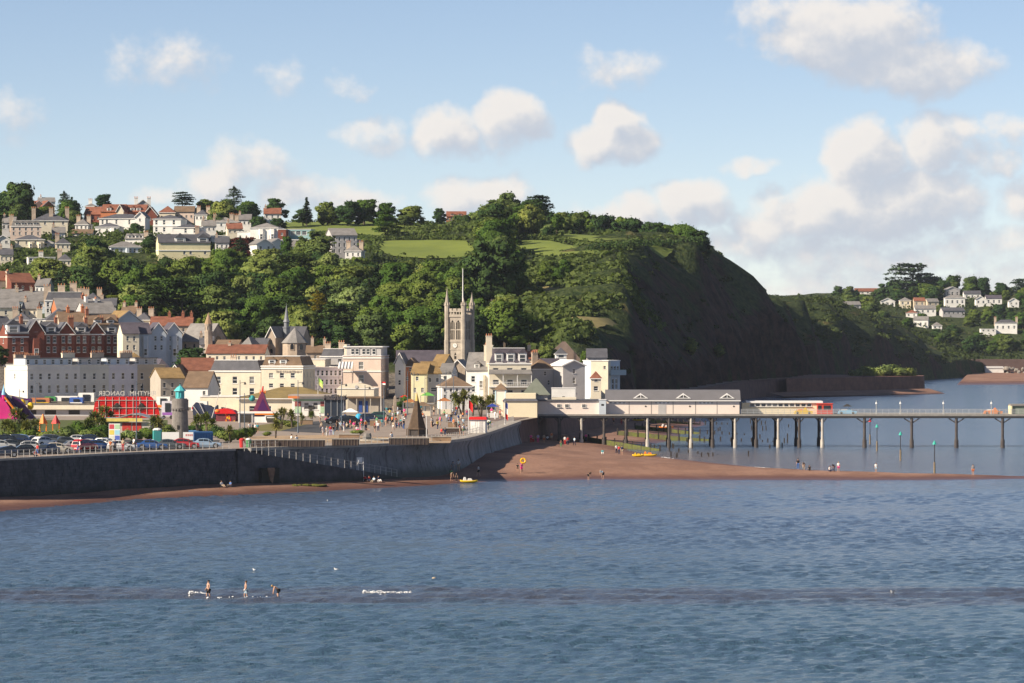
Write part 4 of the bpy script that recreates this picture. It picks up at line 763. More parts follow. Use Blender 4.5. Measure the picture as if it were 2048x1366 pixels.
house(6, 54, 733, 806, 893, 'sunlit cream gable end of the long seafront terrace', CREAM, 'gable', .4, SLATE, 6, -44, [(750, [.45], 7, 12)], chim=((.3, .5, 2.2), (.8, .5, 2.)), cw=4, pots=9, name='terrace_house', group=GS)
house(314, 341, 740, 808, 915, 'sage green house with dark slate roof right of the long terrace', OLIVEW, 'hip', 2.6, SLATEP, 9, 20, [(748, 2, 6, 9), (768, 2, 6, 9)])
house(250, 300, 731, 760, 935, 'lichen roofed house rising behind the buff terrace end', BUFF, 'hip', 3.0, OCHRE, 9, 20, [(740, 3, 5, 7)])
house(322, 368, 757, 806, 885, 'brown stone house with lichen roof behind the red ride', TAUPE, 'gable', 2.2, OCHRE, 9, 20, [(770, 3, 6, 9), (786, 3, 6, 9)])
house(336, 364, 752, 800, 900, 'small dark gabled barn left of the brown roofed hall', STONEC, 'gablef', 2.4, BROWNT, 9, -10, [(765, 1, 6, 8)], name='barn', cat='barn')
house(366, 430, 742, 800, 905, 'terracotta roofed hall behind the brown roofed shed', BRICK, 'gable', 2.8, TERRA, 9, 8, [(770, 4, 6, 8)])
house(366, 416, 776, 806, 862, 'white walled shed with large brown tiled roof', WHITE, 'gable', 3.4, BROWNT, 10, -10, [(786, [.85], 6, 8)], name='shed', cat='shed')
# cream hotel with lettering
r = house(418, 522, 741, 812, 880, 'cream hotel wing with slate mansard roof and three skylights', CREAM, 'mansard', 2.2, SLATE, 11, -10, [(760, [.18, .5, .83], 10, 14), (783, [.18, .5, .83], 10, 14)], band=(743,), name='hotel', cat='hotel', chim=((.33, .6, 1.2),))
for f in (.22, .5, .85):
    q = MB(); q.T = Matrix.Translation((-5.8 + f * 11.6, .55, 8.5)) @ Matrix.Rotation(R(-20), 4, 'X'); q.box(-.5, .5, -.06, .0, 0, 1.2); q.build('skylight', GLASS, r)
r = house(522, 606, 731, 812, 878, 'cream hotel block with brown attic and lettering under the cornice', CREAM, 'mansard', 2.0, BROWNT, 12, -10, [(751, [.24, .5, .76], 9, 10), (771, [.24, .5, .76], 9, 8)], rwin=[(750, 4, 4, 12), (768, 4, 4, 12), (784, 4, 4, 12)], dorm=(.25, .52), dsz=(1.6, 1.3), band=(737,), name='hotel', cat='hotel')
text('lettering', 'THE COURTENAY', .72, (1.5, -.09, (812 - 745.5) * 878 / F), (R(90), 0, 0), M('grey_letters', (.33, .28, .25), .6, .05), r)
for k in range(26):
    q = MB(); q.box(-4.5 + k * .36, -4.36 + k * .36, -.26, -.162, 7.9, 8.12) if False else None
house(606, 684, 735, 806, 905, 'shaded lilac terrace between the cream hotel and the pink hotel', LILAC, 'flat', .4, LIGHTSL, 10, 20, [(746, 9, 5, 11), (764, 9, 5, 11), (782, 9, 5, 11)], name='terrace_house')  # lilac walls carry the shade on the cream hotel's right flank
house(604, 650, 719, 760, 915, 'low cream block with roof terrace behind the hotel', CREAM, 'flat', .4, LIGHTSL, 9, -6, [(740, 4, 5, 7)])
house(640, 690, 712, 760, 925, 'grey attic house with white dormers left of the pink hotel', GREYW, 'mansard', 1.6, SLATE, 9, -6, [(722, [.3, .8], 8, 8)], chim=((.2, .5, 1.5), (.75, .5, 1.8)))
r = house(686, 762, 712, 812, 900, 'tall pink hotel with grey flat attic storey', PINK, 'flat', .3, LIGHTSL, 13, -6, [(731, [.48], 10, 15), (757, [.48], 11, 15), (780, [.48], 10, 14)], rwin=[(724, 4, 6, 11), (742, 4, 6, 11), (760, 4, 6, 11), (780, 4, 6, 11)], band=(716, 743), name='hotel', cat='hotel')
q = MB(); q.box(-3.6, 4.2, .8, 11, 11.2, 13.2); q.box(-4.4, 4.6, .5, 11.4, 13.202, 13.42, 1); q.box(-4.2, -3.61, .8, 6, 11.2, 13.9, 2); at_ = q.build('attic', [GREYW, TRIMW, CREAM], r)
for x in (-2.2, -1.2, .3, 1.3, 2.6): window(at_, (x, .74, 11.6), .8, 1.3)
# striped awning on the terrace beside the pink hotel
r = empty('awning', PT(690, 735, 897), R(-6), 'grey and white striped awning beside the pink hotel', 'awning')
for k in range(9): q = MB(); x = -1.6 + k * .36; q.face([(x, 0, 0), (x + .36, 0, 0), (x + .36, 1.6, 1.3), (x, 1.6, 1.3)]); q.face([(x, 0, -.3), (x + .36, 0, -.3), (x + .36, 0, -.002), (x, 0, -.002)]); q.build('stripe', TRIMW if k % 2 == 0 else M('awning_grey', (.16, .16, .18), .8, .1), r)
q = MB(); q.box(-1.65, -1.58, 1.6, 1.66, -3, 1.3); q.box(1.58, 1.65, 1.6, 1.66, -3, 1.3); q.build('bracket', DARKTRIM, r)
# right-hand seafront
house(795, 892, 732, 775, 962, 'church hall with long purple slate roof left of the tower', STONEC, 'gable', 3.6, SLATEP, 11, 4, [(745, 5, 5, 12)], name='church_nave', cat='church')
house(790, 808, 728, 800, 905, 'narrow white gabled house with orange brick strip', WHITE, 'gablef', 2.4, SLATEP, 8, -6, [(745, 1, 5, 10), (765, 1, 5, 10)])
house(808, 834, 733, 800, 908, 'orange brick house with hipped brown roof', ORBRICK, 'hip', 2.0, BROWNT, 8, -6, [(739, 1, 6, 7), (757, 2, 5, 8)])
house(822, 853, 748, 806, 884, 'pale yellow house with lichen roof and round window', PALEY, 'gable', 2.2, OCHRE, 9, -8, [(757, [.4], 6, 8), (780, 2, 6, 9)])
house(853, 882, 748, 806, 886, 'grey house with white bay under the lichen roof', GREYW, 'gable', 2.6, OCHRE, 9, 16, [(760, 2, 6, 8), (779, [.5], 13, 9)])
house(862, 886, 733, 770, 915, 'steep lichen roofed house behind the yellow house', BUFF, 'gable', 2.6, OCHRE, 8, -20, [(745, 2, 5, 7)])
house(879, 903, 746, 806, 896, 'white rendered house with pale grey gable roof', WHITE, 'gable', 2.0, LIGHTSL, 9, -8, [(756, 1, 6, 8)])
house(900, 930, 738, 790, 905, 'stone fronted chapel below the tower', STONEC, 'gablef', 2.0, LIGHTSL, 9, -8, [(750, 1, 8, 11)], name='chapel', cat='chapel', arch=True)
house(884, 944, 773, 812, 850, 'pub with dark hipped roof and black and white front', WHITE, 'hip', 2.2, BROWNT, 8, 8, [(780, 5, 5, 7), (793, 5, 5, 7)], lwin=[(783, 3, 5, 7)], frame=None, name='pub', cat='pub')
house(932, 980, 741, 812, 880, 'white guest house with steep slate roof and chimneys', WHITE, 'gable', 3.8, LIGHTSL, 10, -8, [(758, [.3, .75], 8, 12), (778, [.3, .75], 8, 12)], chim=((.75, .3, 2.6), (.95, .4, 2.6)), chm=CREAM, dorm=(.45,), dsz=(1.2, 1.5), bays=((.65, 16, 750),))
r = house(978, 1062, 726, 812, 876, 'white mansard hotel with three dormers and canopied balcony', CREAM, 'mansard', 3.2, SLATEP, 10, 4, [(740, 3, 12, 8), (764, 3, 13, 9), (785, 3, 13, 10)], dorm=(.24, .52, .80), dsz=(1.9, 2.2), chim=((.02, .3, 3.4),), chm=CREAM, name='hotel', cat='hotel')
q = MB(); q.face([(-4.8, -1.8, 7.1), (4.8, -1.8, 7.1), (4.6, 0, 8.), (-4.6, 0, 8.)]); q.box(-4.8, 4.8, -1.85, -1.8, 6.95, 7.12); q.build('balcony_canopy', LIGHTSL, r)
q = MB(); q.box(-4.7, 4.7, -1.7, -.002, 4.1, 4.3)
for k in range(24): x = -4.6 + k * .4; q.box(x, x + .06, -1.7, -1.64, 4.3, 5.2)
q.box(-4.7, 4.7, -1.72, -1.62, 5.2, 5.28); q.build('balcony', TRIMW, r)
for x in (-4.6, -1.6, 1.5, 4.6): q = MB(); q.tube((x, -1.66, 4.3), (x, -1.66, 7.), .07, n=6); q.build('balcony_post', TRIMW, r)
house(1000, 1062, 718, 770, 934, 'long orange roofed house behind the mansard hotel', BUFF, 'gable', 2.0, TERRA, 8, -4, [(730, 4, 6, 8)], chim=((.9, .5, 1.6),), dorm=(.3, .7), dsz=(1.4, 1.))
house(1060, 1084, 718, 770, 938, 'orange roofed cottage right of the long orange roof', STONEC, 'gable', 2.0, TERRA, 8, 6, [(728, 2, 6, 7)], dorm=(.4,), dsz=(1.6, 1.1))
house(1112, 1133, 708, 760, 925, 'small white tower house with pyramid roof', WHITE, 'hip', 1.5, SLATE, 3, 4, [(712, 1, 12, 7)], over=.25)
house(1064, 1112, 738, 806, 886, 'shaded grey house with brown hipped roof above the pier roof', GREYW, 'hip', 2.2, BROWNT, 9, 16, [(747, [.55], 5, 9), (765, [.3, .7], 5, 10)], chim=((.3, .4, 1.8),))
house(1088, 1130, 742, 806, 890, 'dark roofed house beside the pedimented house', GREYW, 'gable', 2.6, SLATEP, 9, 20, [(756, 2, 5, 9), (775, 2, 5, 9)])
house(1126, 1170, 732, 806, 880, 'grey pedimented house with tall narrow windows', GREYW, 'gablef', 1.2, TRIMW, 10, 16, [(742, [.5], 6, 9), (761, [.5], 6, 13), (780, [.5], 6, 10)])
r = house(1182, 1216, 722, 800, 898, 'sunlit cream end of the flat roofed clifftop house', CREAM, 'flat', .4, LIGHTSL, 9, -16, [(735, [.8], 5, 6)])
r = house(1212, 1240, 722, 800, 900, 'shaded modern seafront house with glazed balcony', BLUEW, 'flat', .4, LIGHTSL, 9, 34, [(738, [.2, .42, .64, .86], 6, 12), (768, [.25, .5, .75], 6, 22)])  # shaded face of the cream house, its shade put into pale blue walls
q = MB(); q.box(-1.6, 2.6, -1.5, -.002, 5.6, 5.8); q.box(-1.6, 2.6, -1.5, -1.45, 5.8, 6.8); q.build('balcony', M('balcony_glass', (.35, .42, .45), .2, .05), r)
house(1174, 1214, 716, 740, 925, 'grey slated house behind the cream clifftop house', GREYW, 'gable', 2., SLATE, 8, 0, [(728, 3, 5, 7)])
house(1182, 1202, 757, 806, 872, 'small white kiosk house with red pyramid roof', CREAM, 'hip', 1.6, TERRA, 4, 0, [(760, 1, 7, 6), (777, 1, 9, 9)])
# retaining wall going up the slope behind
q = MB(); q.extr([(X(1100, 940), 5), (X(1166, 940), 5), (X(1166, 940), Z(724, 940)), (X(1131, 940), Z(683, 940)), (X(1125, 940), Z(683, 940)), (X(1100, 940), Z(705, 940))], 940, 941.5)
tag(q.build('retaining_wall', M('brown_wall', (.27, .20, .165), .9, .25, .5)), 'sloping brown retaining wall on the hill behind the hotel', 'wall')
# ---------------------------------------------------------------- trees
def leafmat(name, stops, trans=.3):
    m = bpy.data.materials.new(name); m.use_nodes = True; t = NT(m.node_tree); b = t.n['Principled BSDF']; t.n.remove(b)
    oi = t.n.new('ShaderNodeObjectInfo'); co = t.n.new('ShaderNodeTexCoord').outputs['Object']
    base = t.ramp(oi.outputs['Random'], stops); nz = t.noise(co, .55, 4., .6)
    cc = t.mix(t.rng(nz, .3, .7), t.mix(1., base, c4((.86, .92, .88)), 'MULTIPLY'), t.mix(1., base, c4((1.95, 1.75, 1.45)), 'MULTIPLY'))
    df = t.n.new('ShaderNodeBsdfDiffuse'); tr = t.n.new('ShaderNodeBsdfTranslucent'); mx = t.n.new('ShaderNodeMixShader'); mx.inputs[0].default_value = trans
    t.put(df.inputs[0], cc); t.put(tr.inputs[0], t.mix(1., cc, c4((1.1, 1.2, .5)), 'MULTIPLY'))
    t.l.new(df.outputs[0], mx.inputs[1]); t.l.new(tr.outputs[0], mx.inputs[2]); t.l.new(mx.outputs[0], t.n['Material Output'].inputs[0]); return m
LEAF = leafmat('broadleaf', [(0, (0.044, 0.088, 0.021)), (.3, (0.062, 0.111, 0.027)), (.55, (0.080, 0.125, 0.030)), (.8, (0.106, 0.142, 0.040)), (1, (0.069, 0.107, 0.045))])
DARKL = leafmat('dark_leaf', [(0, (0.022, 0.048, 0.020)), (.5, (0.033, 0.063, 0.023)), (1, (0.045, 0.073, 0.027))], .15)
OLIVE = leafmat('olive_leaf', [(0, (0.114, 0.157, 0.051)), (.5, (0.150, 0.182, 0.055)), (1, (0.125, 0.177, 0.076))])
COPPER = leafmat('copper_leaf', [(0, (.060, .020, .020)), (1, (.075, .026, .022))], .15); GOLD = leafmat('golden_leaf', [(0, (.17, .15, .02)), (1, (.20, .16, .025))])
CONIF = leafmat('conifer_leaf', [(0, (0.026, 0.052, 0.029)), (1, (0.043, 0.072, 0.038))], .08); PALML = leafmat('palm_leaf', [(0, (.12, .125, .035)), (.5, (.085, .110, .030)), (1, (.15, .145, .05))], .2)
SCRUBL = leafmat('scrub_leaf', [(0, (0.056, 0.085, 0.030)), (1, (0.069, 0.094, 0.034))]); BARK = M('bark', (.12, .095, .07), .95, .4, 1.5, .2)
def cards(P_, N_, size, rg, wide=1.):
    """numpy: one bent leaf spray per point"""
    n = len(P_); N_ = N_ + rg.normal(0, .38, (n, 3)); N_ /= np.linalg.norm(N_, axis=1)[:, None] + 1e-9
    a = np.cross(N_, rg.normal(0, 1, (n, 3))); a /= np.linalg.norm(a, axis=1)[:, None] + 1e-9; b_ = np.cross(N_, a)
    s = (size * rg.uniform(.6, 1.4, n))[:, None]
    v = np.stack([P_ - a * s * .5 * wide, P_ - b_ * s * .42 + N_ * s * .12, P_ + a * s * .5 * wide, P_ + b_ * s * .42 + N_ * s * .12], 1)
    return v.reshape(-1, 3)
def quadmesh(name, V, mats, soft=None):
    V = V.astype(np.float32); n = len(V) // 4; me = bpy.data.meshes.new(name); f = np.arange(n * 4, dtype=np.int32)
    me.vertices.add(n * 4); me.vertices.foreach_set('co', V.ravel()); me.loops.add(n * 4); me.loops.foreach_set('vertex_index', f); me.polygons.add(n)
    me.polygons.foreach_set('loop_start', f[::4].copy()); me.polygons.foreach_set('loop_total', np.full(n, 4, np.int32)); me.update(calc_edges=True)
    for m in mats: me.materials.append(m)
    if soft is not None:
        me.polygons.foreach_set('use_smooth', np.ones(n, bool)); c = np.asarray(soft, np.float32); nn = V - c; nn /= np.linalg.norm(nn, axis=1)[:, None] + 1e-6
        e1 = V[1::4] - V[0::4]; e2 = V[3::4] - V[0::4]; fn = np.cross(e1, e2); fn /= np.linalg.norm(fn, axis=1)[:, None] + 1e-9; fn = np.repeat(fn, 4, 0); fn *= np.sign((fn * nn).sum(1))[:, None] + 1e-9
        nn = nn * .62 + fn * .38; nn /= np.linalg.norm(nn, axis=1)[:, None] + 1e-6; me.normals_split_custom_set_from_vertices(nn.tolist())
    return me
def lobe_crown(seed, lobes, n, size, squash=.8):
    rg = np.random.default_rng(seed); out = []; tot = sum(l[3] ** 2 for l in lobes)
    for (x, y, z, r_) in lobes:
        k = max(20, int(n * r_ * r_ / tot)); u = rg.normal(0, 1, (k, 3)); u[:, 2] = np.where(u[:, 2] < -.3, -u[:, 2] * .6, u[:, 2]); u /= np.linalg.norm(u, axis=1)[:, None]
        rad = r_ * (.80 + .22 * rg.random(k) + .35 * (rg.random(k) < .10) + .16 * np.sin(u[:, 0] * 5 + x) * np.sin(u[:, 1] * 6 + y) * np.sin(u[:, 2] * 5 + z))
        p = np.array([x, y, z]) + u * rad[:, None] * np.array([1, 1, squash]); out.append(cards(p, u, size, rg))
        k2 = k // 3; u2 = rg.normal(0, 1, (k2, 3)); u2 /= np.linalg.norm(u2, axis=1)[:, None]; out.append(cards(np.array([x, y, z]) + u2 * r_ * .62, u2, size * 2.1, rg))
    return np.concatenate(out)
def crown_broad(seed, w_=10., h_=11., nl=24, n=3300, size=.56, low=-.02):
    rr = random.Random(seed); L = [(0, 0, h_ * .60, w_ * .29), (rr.uniform(-1, 1), rr.uniform(-1, 1), h_ * .36, w_ * .28)]; lean = rr.uniform(-.12, .12) * w_
    for i in range(nl):
        a = 2.4 * i + rr.random() * 1.2; f = (i + .5) / nl; z = h_ * (low + .12 + (.80 - low) * f) + rr.uniform(-.4, .4); rad = w_ * .5 * math.sqrt(max(.05, 1 - ((f - .30) / .78) ** 2)) * rr.uniform(.45, .86)
        L.append((math.cos(a) * rad + lean * f, math.sin(a) * rad, z, w_ * rr.uniform(.085, .19)))
    L.append((lean + rr.uniform(-.1, .1) * w_, 0, h_ * .87, w_ * rr.uniform(.1, .16))); return lobe_crown(seed, L, n, size)
def crown_tall(seed): 
    rr = random.Random(seed); L = [(rr.uniform(-.8, .8), rr.uniform(-.8, .8), 1.5 + i * 1.0, 2.0 * math.sin(math.pi * (.16 + .8 * i / 11)) * rr.uniform(.8, 1.1) + .5) for i in range(12)]; return lobe_crown(seed, L, 2400, .55)
def crown_layers(seed, w_, h_, tiers, taper, n=2300, size=.5, start=.25):
    """cedar, pine and spruce: flat plates of foliage"""
    rg = np.random.default_rng(seed); rr = random.Random(seed); out = []
    for i in range(tiers):
        f = i / (tiers - 1); z = h_ * (start + (1 - start) * f); R_ = w_ / 2 * taper(f)
        for j in range(rr.randint(3, 5) if R_ > .8 else 1):
            a = rr.random() * 6.28; q = R_ * rr.uniform(.35, .7) if R_ > .8 else 0; cx, cy = math.cos(a) * q, math.sin(a) * q; rp = max(.35, R_ * rr.uniform(.42, .6)); k = int(n / tiers / 4) if R_ > .8 else int(n / tiers / 3)
            t_ = rg.random(k) * 6.28; s = np.sqrt(rg.random(k)) * rp; zz = z + rg.normal(0, h_ * .018, k) - s * .12 + rr.uniform(-.03, .03) * h_
            p = np.stack([cx + np.cos(t_) * s, cy + np.sin(t_) * s, zz], 1); out.append(cards(p, np.tile([0, 0, 1.], (k, 1)), size, rg, 1.4))
    return np.concatenate(out)
def trunk(h_, r_, limbs, seed, top=.62):
    rr = random.Random(seed); m = MB(); m.tube((0, 0, -2.5), (.1, 0, h_ * .32), r_ * 1.2, r_ * .8, 7); m.tube((.1, 0, h_ * .32), (0, .1, h_ * top), r_ * .8, r_ * .35, 6)
    for i in range(limbs):
        a = 2.4 * i; z = h_ * (.28 + .25 * i / max(1, limbs)); e = Vector((math.cos(a) * h_ * .24, math.sin(a) * h_ * .24, z + h_ * .2)); m.tube((.08, 0, z), e * Vector((.5, .5, 1)).length / Vector((.5, .5, 1)).length, r_ * .45, r_ * .15, 5)
    return m.mesh('trunk', BARK)
def tree_me(V, mat, h0): return quadmesh('crown', V, [mat], (0, 0, h0 * .42))
CR = {}
for k in range(8): CR['broad', k] = (crown_broad(10 + k, 10, 11, 18 + 4 * (k % 4)), 10., 11.)
for k in range(2): CR['tall', k] = (crown_tall(30 + k), 5.6, 14.)
for k in range(2): CR['cedar', k] = (crown_layers(40 + k, 11, 12, 9, lambda f: (1 - f) ** .55 * .9 + .12), 11., 12.)
for k in range(2): CR['pine', k] = (crown_layers(50 + k, 10, 12, 6, lambda f: .55 + .45 * math.sin(math.pi * (.25 + .6 * f)), start=.5, size=.6), 10., 12.)
CR['conifer', 0] = (crown_layers(60, 5.5, 13, 15, lambda f: (1 - f) ** .85 + .04, start=.12, n=2600), 5.5, 13.)
for k in range(3): CR['bush', k] = (lobe_crown(70 + k, [(math.cos(q * 2.1) * 1.3 * (k + 1) / 2.5, math.sin(q * 2.1) * 1.2, .9 + .35 * (q % 3), 1.1 + .25 * (q % 2)) for q in range(6)], 800, .32), 4.4, 2.9)
CMESH = {}; TR = {k: trunk(11, .35, 4, k) for k in range(3)}; TRC = trunk(13, .3, 0, 9, .98)
def tree(px, ytop, ybase, wpx, d, typ, mat, label, k=None, cat='tree', group=None, name='tree', rot=None):
    key = [q for q in CR if q[0] == typ]; kk = key[(int(px * 7 + d) if k is None else k) % len(key)]; V, w0, h0 = CR[kk]
    if (kk, mat.name) not in CMESH:
        CMESH[kk, mat.name] = tree_me(V, mat, h0)
    w_ = wpx * d / F; h_ = (ybase - ytop) * d / F; x = X(px, d); zb = Z(ybase, d)
    r = empty(name, (x, d, zb), (px * .37) % 6.28 if rot is None else rot, label, cat, group, (w_ / w0, w_ / w0, h_ / h0))
    if typ != 'bush': link('trunk', TRC if typ in ('conifer', 'cedar') else TR[int(px) % 3], r)
    link('crown', CMESH[kk, mat.name], r); return r
def gtree(px, py, d, h_, w_, typ, mat, label, **kw):
    z = gz(X(px, d), d); yb = YH - (z - CAMH) * F / d; return tree(px, yb - h_ * F / d, yb, w_ * F / d, d, typ, mat, label, **kw)
GR = 'trees along the ridge skyline'; GW = 'trees of the hanging wood'
SKYT = [  # px, top, base, width, d, type, material, label
 (40, 364, 470, 92, 1335, 'broad', DARKL, 'largest dark tree at the left end of the skyline'), (8, 384, 470, 75, 1345, 'broad', DARKL, 'dark tree cut by the left edge of the picture on the skyline'), (20, 420, 485, 90, 1325, 'broad', DARKL, 'dark tree below the largest left skyline tree'),
 (60, 405, 450, 50, 1350, 'broad', DARKL, 'dark tree between the left skyline group and the cream villa'), (128, 384, 440, 48, 1390, 'cedar', CONIF, 'ragged cedar on the left skyline'), (145, 398, 446, 52, 1385, 'broad', DARKL, 'dark tree right of the ragged cedar'), (150, 420, 462, 42, 1330, 'broad', LEAF, 'leafy tree right of the cream villa'),
 (88, 412, 455, 44, 1375, 'broad', LEAF, 'leafy tree before the twin red roofed houses'), (70, 418, 455, 36, 1370, 'broad', DARKL, 'dark tree before the small red roofed skyline house'),
 (206, 388, 420, 36, 1405, 'broad', DARKL, 'small round dark tree alone on the left skyline'), (365, 386, 428, 46, 1405, 'pine', CONIF, 'spreading pine on the ridge above the orange roof'), (410, 397, 432, 52, 1410, 'broad', LEAF, 'round tree right of the spreading pine'),
 (468, 374, 425, 56, 1402, 'cedar', CONIF, 'tall black cedar at the top of the left ridge'), (450, 398, 448, 60, 1390, 'broad', LEAF, 'brownish tree below the black cedar'), (492, 402, 455, 66, 1385, 'broad', LEAF, 'green tree right of the black cedar'), (430, 425, 465, 50, 1340, 'broad', LEAF, 'low tree below the left ridge'),
 (553, 396, 440, 50, 1390, 'broad', DARKL, 'round dark tree alone left of the field'), (520, 432, 468, 42, 1350, 'broad', DARKL, 'dark tree above the bright white villa'), (556, 436, 462, 36, 1345, 'broad', DARKL, 'small dark tree at the left corner of the field'),
 (613, 396, 450, 30, 1400, 'conifer', CONIF, 'slender blue spruce on the skyline above the field'), (606, 418, 448, 40, 1402, 'broad', DARKL, 'bush like tree at the foot of the slender spruce'), (655, 403, 452, 52, 1405, 'broad', LEAF, 'first round tree right of the slender spruce'), (695, 401, 452, 62, 1400, 'broad', DARKL, 'broad dark tree in the middle of the ridge group'), (728, 397, 450, 62, 1408, 'broad', LEAF, 'tallest round tree of the ridge group above the field'), (770, 405, 448, 52, 1408, 'broad', LEAF, 'right hand tree of the ridge group above the field'),
 (775, 432, 492, 58, 1330, 'pine', LEAF, 'dark open tree at the right corner of the sloping field'), (810, 430, 452, 34, 1400, 'broad', LEAF, 'small tree before the ridge beside the open tree'), (822, 411, 450, 64, 1410, 'broad', LEAF, 'wide tree on the ridge left of the farmhouse'), (879, 416, 448, 27, 1412, 'broad', DARKL, 'small egg shaped tree left of the red farmhouse'), (962, 417, 446, 26, 1410, 'pine', LEAF, 'small twisted pine right of the red farmhouse'),
 (640, 457, 548, 72, 1195, 'tall', LEAF, 'tall poplar standing before the apartment block'), (604, 468, 540, 40, 1198, 'tall', LEAF, 'thinner poplar left of the tall one'), (575, 472, 530, 34, 1205, 'broad', LEAF, 'tree left of the two poplars'),
 (482, 474, 522, 92, 1232, 'broad', COPPER, 'copper purple tree above the olive tree'), (525, 495, 572, 92, 1165, 'broad', OLIVE, 'large pale olive tree on the slope below the twin gables'), (300, 465, 508, 36, 1240, 'tall', DARKL, 'dark columnar tree left of the large cream house'), (272, 446, 476, 36, 1300, 'broad', DARKL, 'dark round tree between the white villas'),
 (985, 478, 618, 138, 1095, 'broad', DARKL, 'great dark oak standing out above the church tower'), (1030, 500, 600, 70, 1110, 'broad', LEAF, 'tree at the right shoulder of the great dark oak'), (635, 583, 645, 68, 1035, 'cedar', GOLD, 'golden conifer shining in the wood left of the tower'),
 (190, 475, 560, 80, 1150, 'broad', DARKL, 'dark reddish tree before the long white villa'), (100, 515, 590, 105, 1120, 'broad', OLIVE, 'sunlit olive tree in the wood at left'), (170, 525, 600, 120, 1105, 'broad', OLIVE, 'largest sunlit olive tree above the ornate mansion'), (225, 592, 625, 62, 1060, 'pine', OLIVE, 'flat topped yellow green tree above the town roofs'), (310, 565, 655, 85, 1010, 'pine', DARKL, 'dark umbrella pine above the pale blue terrace'), (365, 560, 660, 90, 1008, 'pine', DARKL, 'second umbrella pine above the pale blue terrace'), (440, 570, 655, 90, 1020, 'broad', LEAF, 'broad tree between the chapel turret and the slim spire'), (520, 590, 670, 80, 1012, 'broad', LEAF, 'tree behind the slim church spire'),
 (380, 695, 760, 95, 930, 'broad', DARKL, 'dark tree standing among the roofs left of the cream hotel'), (25, 600, 640, 50, 1012, 'broad', LEAF, 'shrubby tree among the roofs at the left'), (0, 690, 730, 40, 940, 'broad', DARKL, 'dark tree at the left edge beside the brick house'), (690, 650, 705, 60, 985, 'broad', DARKL, 'brownish tree above the pink hotel'), (1098, 690, 735, 50, 936, 'broad', OLIVE, 'green tree beside the small white tower house'), (1170, 700, 735, 26, 938, 'broad', LEAF, 'small tree left of the cream clifftop house'),
]
for i in range(26):                                            # right-hand ridge, one above the cliff-top field
    px = 905 + i * 19.5 + random.uniform(-5, 5); yb_ = 447 + max(0, (px - 905)) * .078 + random.uniform(0, 6); top = {0: 440, 8: 400, 9: 402}.get(i, random.uniform(422, 436) + max(0, px - 1180) * .13)
    mt_ = random.choice([LEAF, DARKL, LEAF]); SKYT.append((px, top, yb_ + 28, random.uniform(48, 72), 1440 - i * 1.5 + random.uniform(-8, 8), 'broad', mt_, 'highest round tree of the right hand ridge' if i == 8 else f'{"dark" if mt_ is DARKL else "green"} tree on the right hand ridge, {["first", "second", "third", "fourth", "fifth", "sixth", "seventh", "eighth", "ninth", "tenth", "eleventh", "twelfth", "thirteenth", "fourteenth", "fifteenth", "sixteenth", "seventeenth", "eighteenth", "nineteenth", "twentieth", "twenty first", "twenty second", "twenty third", "twenty fourth", "twenty fifth", "twenty sixth"][i]} from the farmhouse'))
SKYT += [(1342, 462, 490, 30, 1395, 'bush', LEAF, 'bush at the right end of the cliff top field'), (1380, 458, 496, 52, 1400, 'broad', LEAF, 'round tree near the very edge of the cliff'), (1404, 460, 496, 28, 1402, 'broad', DARKL, 'last tree before the cliff falls away')]
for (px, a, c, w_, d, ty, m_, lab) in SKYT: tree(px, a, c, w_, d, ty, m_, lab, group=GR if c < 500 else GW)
for (px, a, c, w_, lab) in [(1382, 672, 712, 24, 'small sunlit tree clinging to the dark cliff'), (1438, 684, 716, 20, 'second small tree on the dark cliff face')]: d = hit(px, c, 1050); tree(px, a, c, w_, d, 'tall', OLIVE, lab, group=GW)
# far headland
for (px, a, c, w_, ty) in [(1815, 531, 612, 95, 'pine'), (1790, 560, 612, 80, 'broad'), (1850, 550, 612, 70, 'broad'), (1875, 552, 610, 60, 'broad'), (1905, 550, 605, 46, 'broad'), (1940, 552, 605, 44, 'broad'), (1965, 555, 605, 44, 'broad'), (2005, 575, 605, 50, 'broad'), (2040, 560, 608, 50, 'pine'), (1678, 572, 604, 38, 'broad'), (1705, 578, 600, 30, 'bush'), (1760, 575, 606, 40, 'broad'), (2075, 570, 610, 60, 'broad')]:
    tree(px, a, c, w_, 2440, ty, CONIF if ty == 'pine' else DARKL, {1815: 'spreading cedar topping the far headland', 2040: 'ragged pine at the right edge of the far headland', 1790: 'dark tree under the left arm of the far cedar', 1850: 'dark tree right of the spreading far cedar', 1875: 'dark tree above the tall gabled grey house', 1905: 'tall dark tree right of the tall gabled grey house', 1940: 'middle of three dark trees behind the far village', 1965: 'rightmost of three dark trees behind the far village', 2005: 'low dark tree left of the ragged far pine', 1678: 'lone round tree at the left end of the far skyline', 1705: 'low bush beside the long far farmhouse', 1760: 'dark tree right of the long far farmhouse', 2075: 'dark tree beyond the ragged far pine'}[px], group='trees on the far headland')
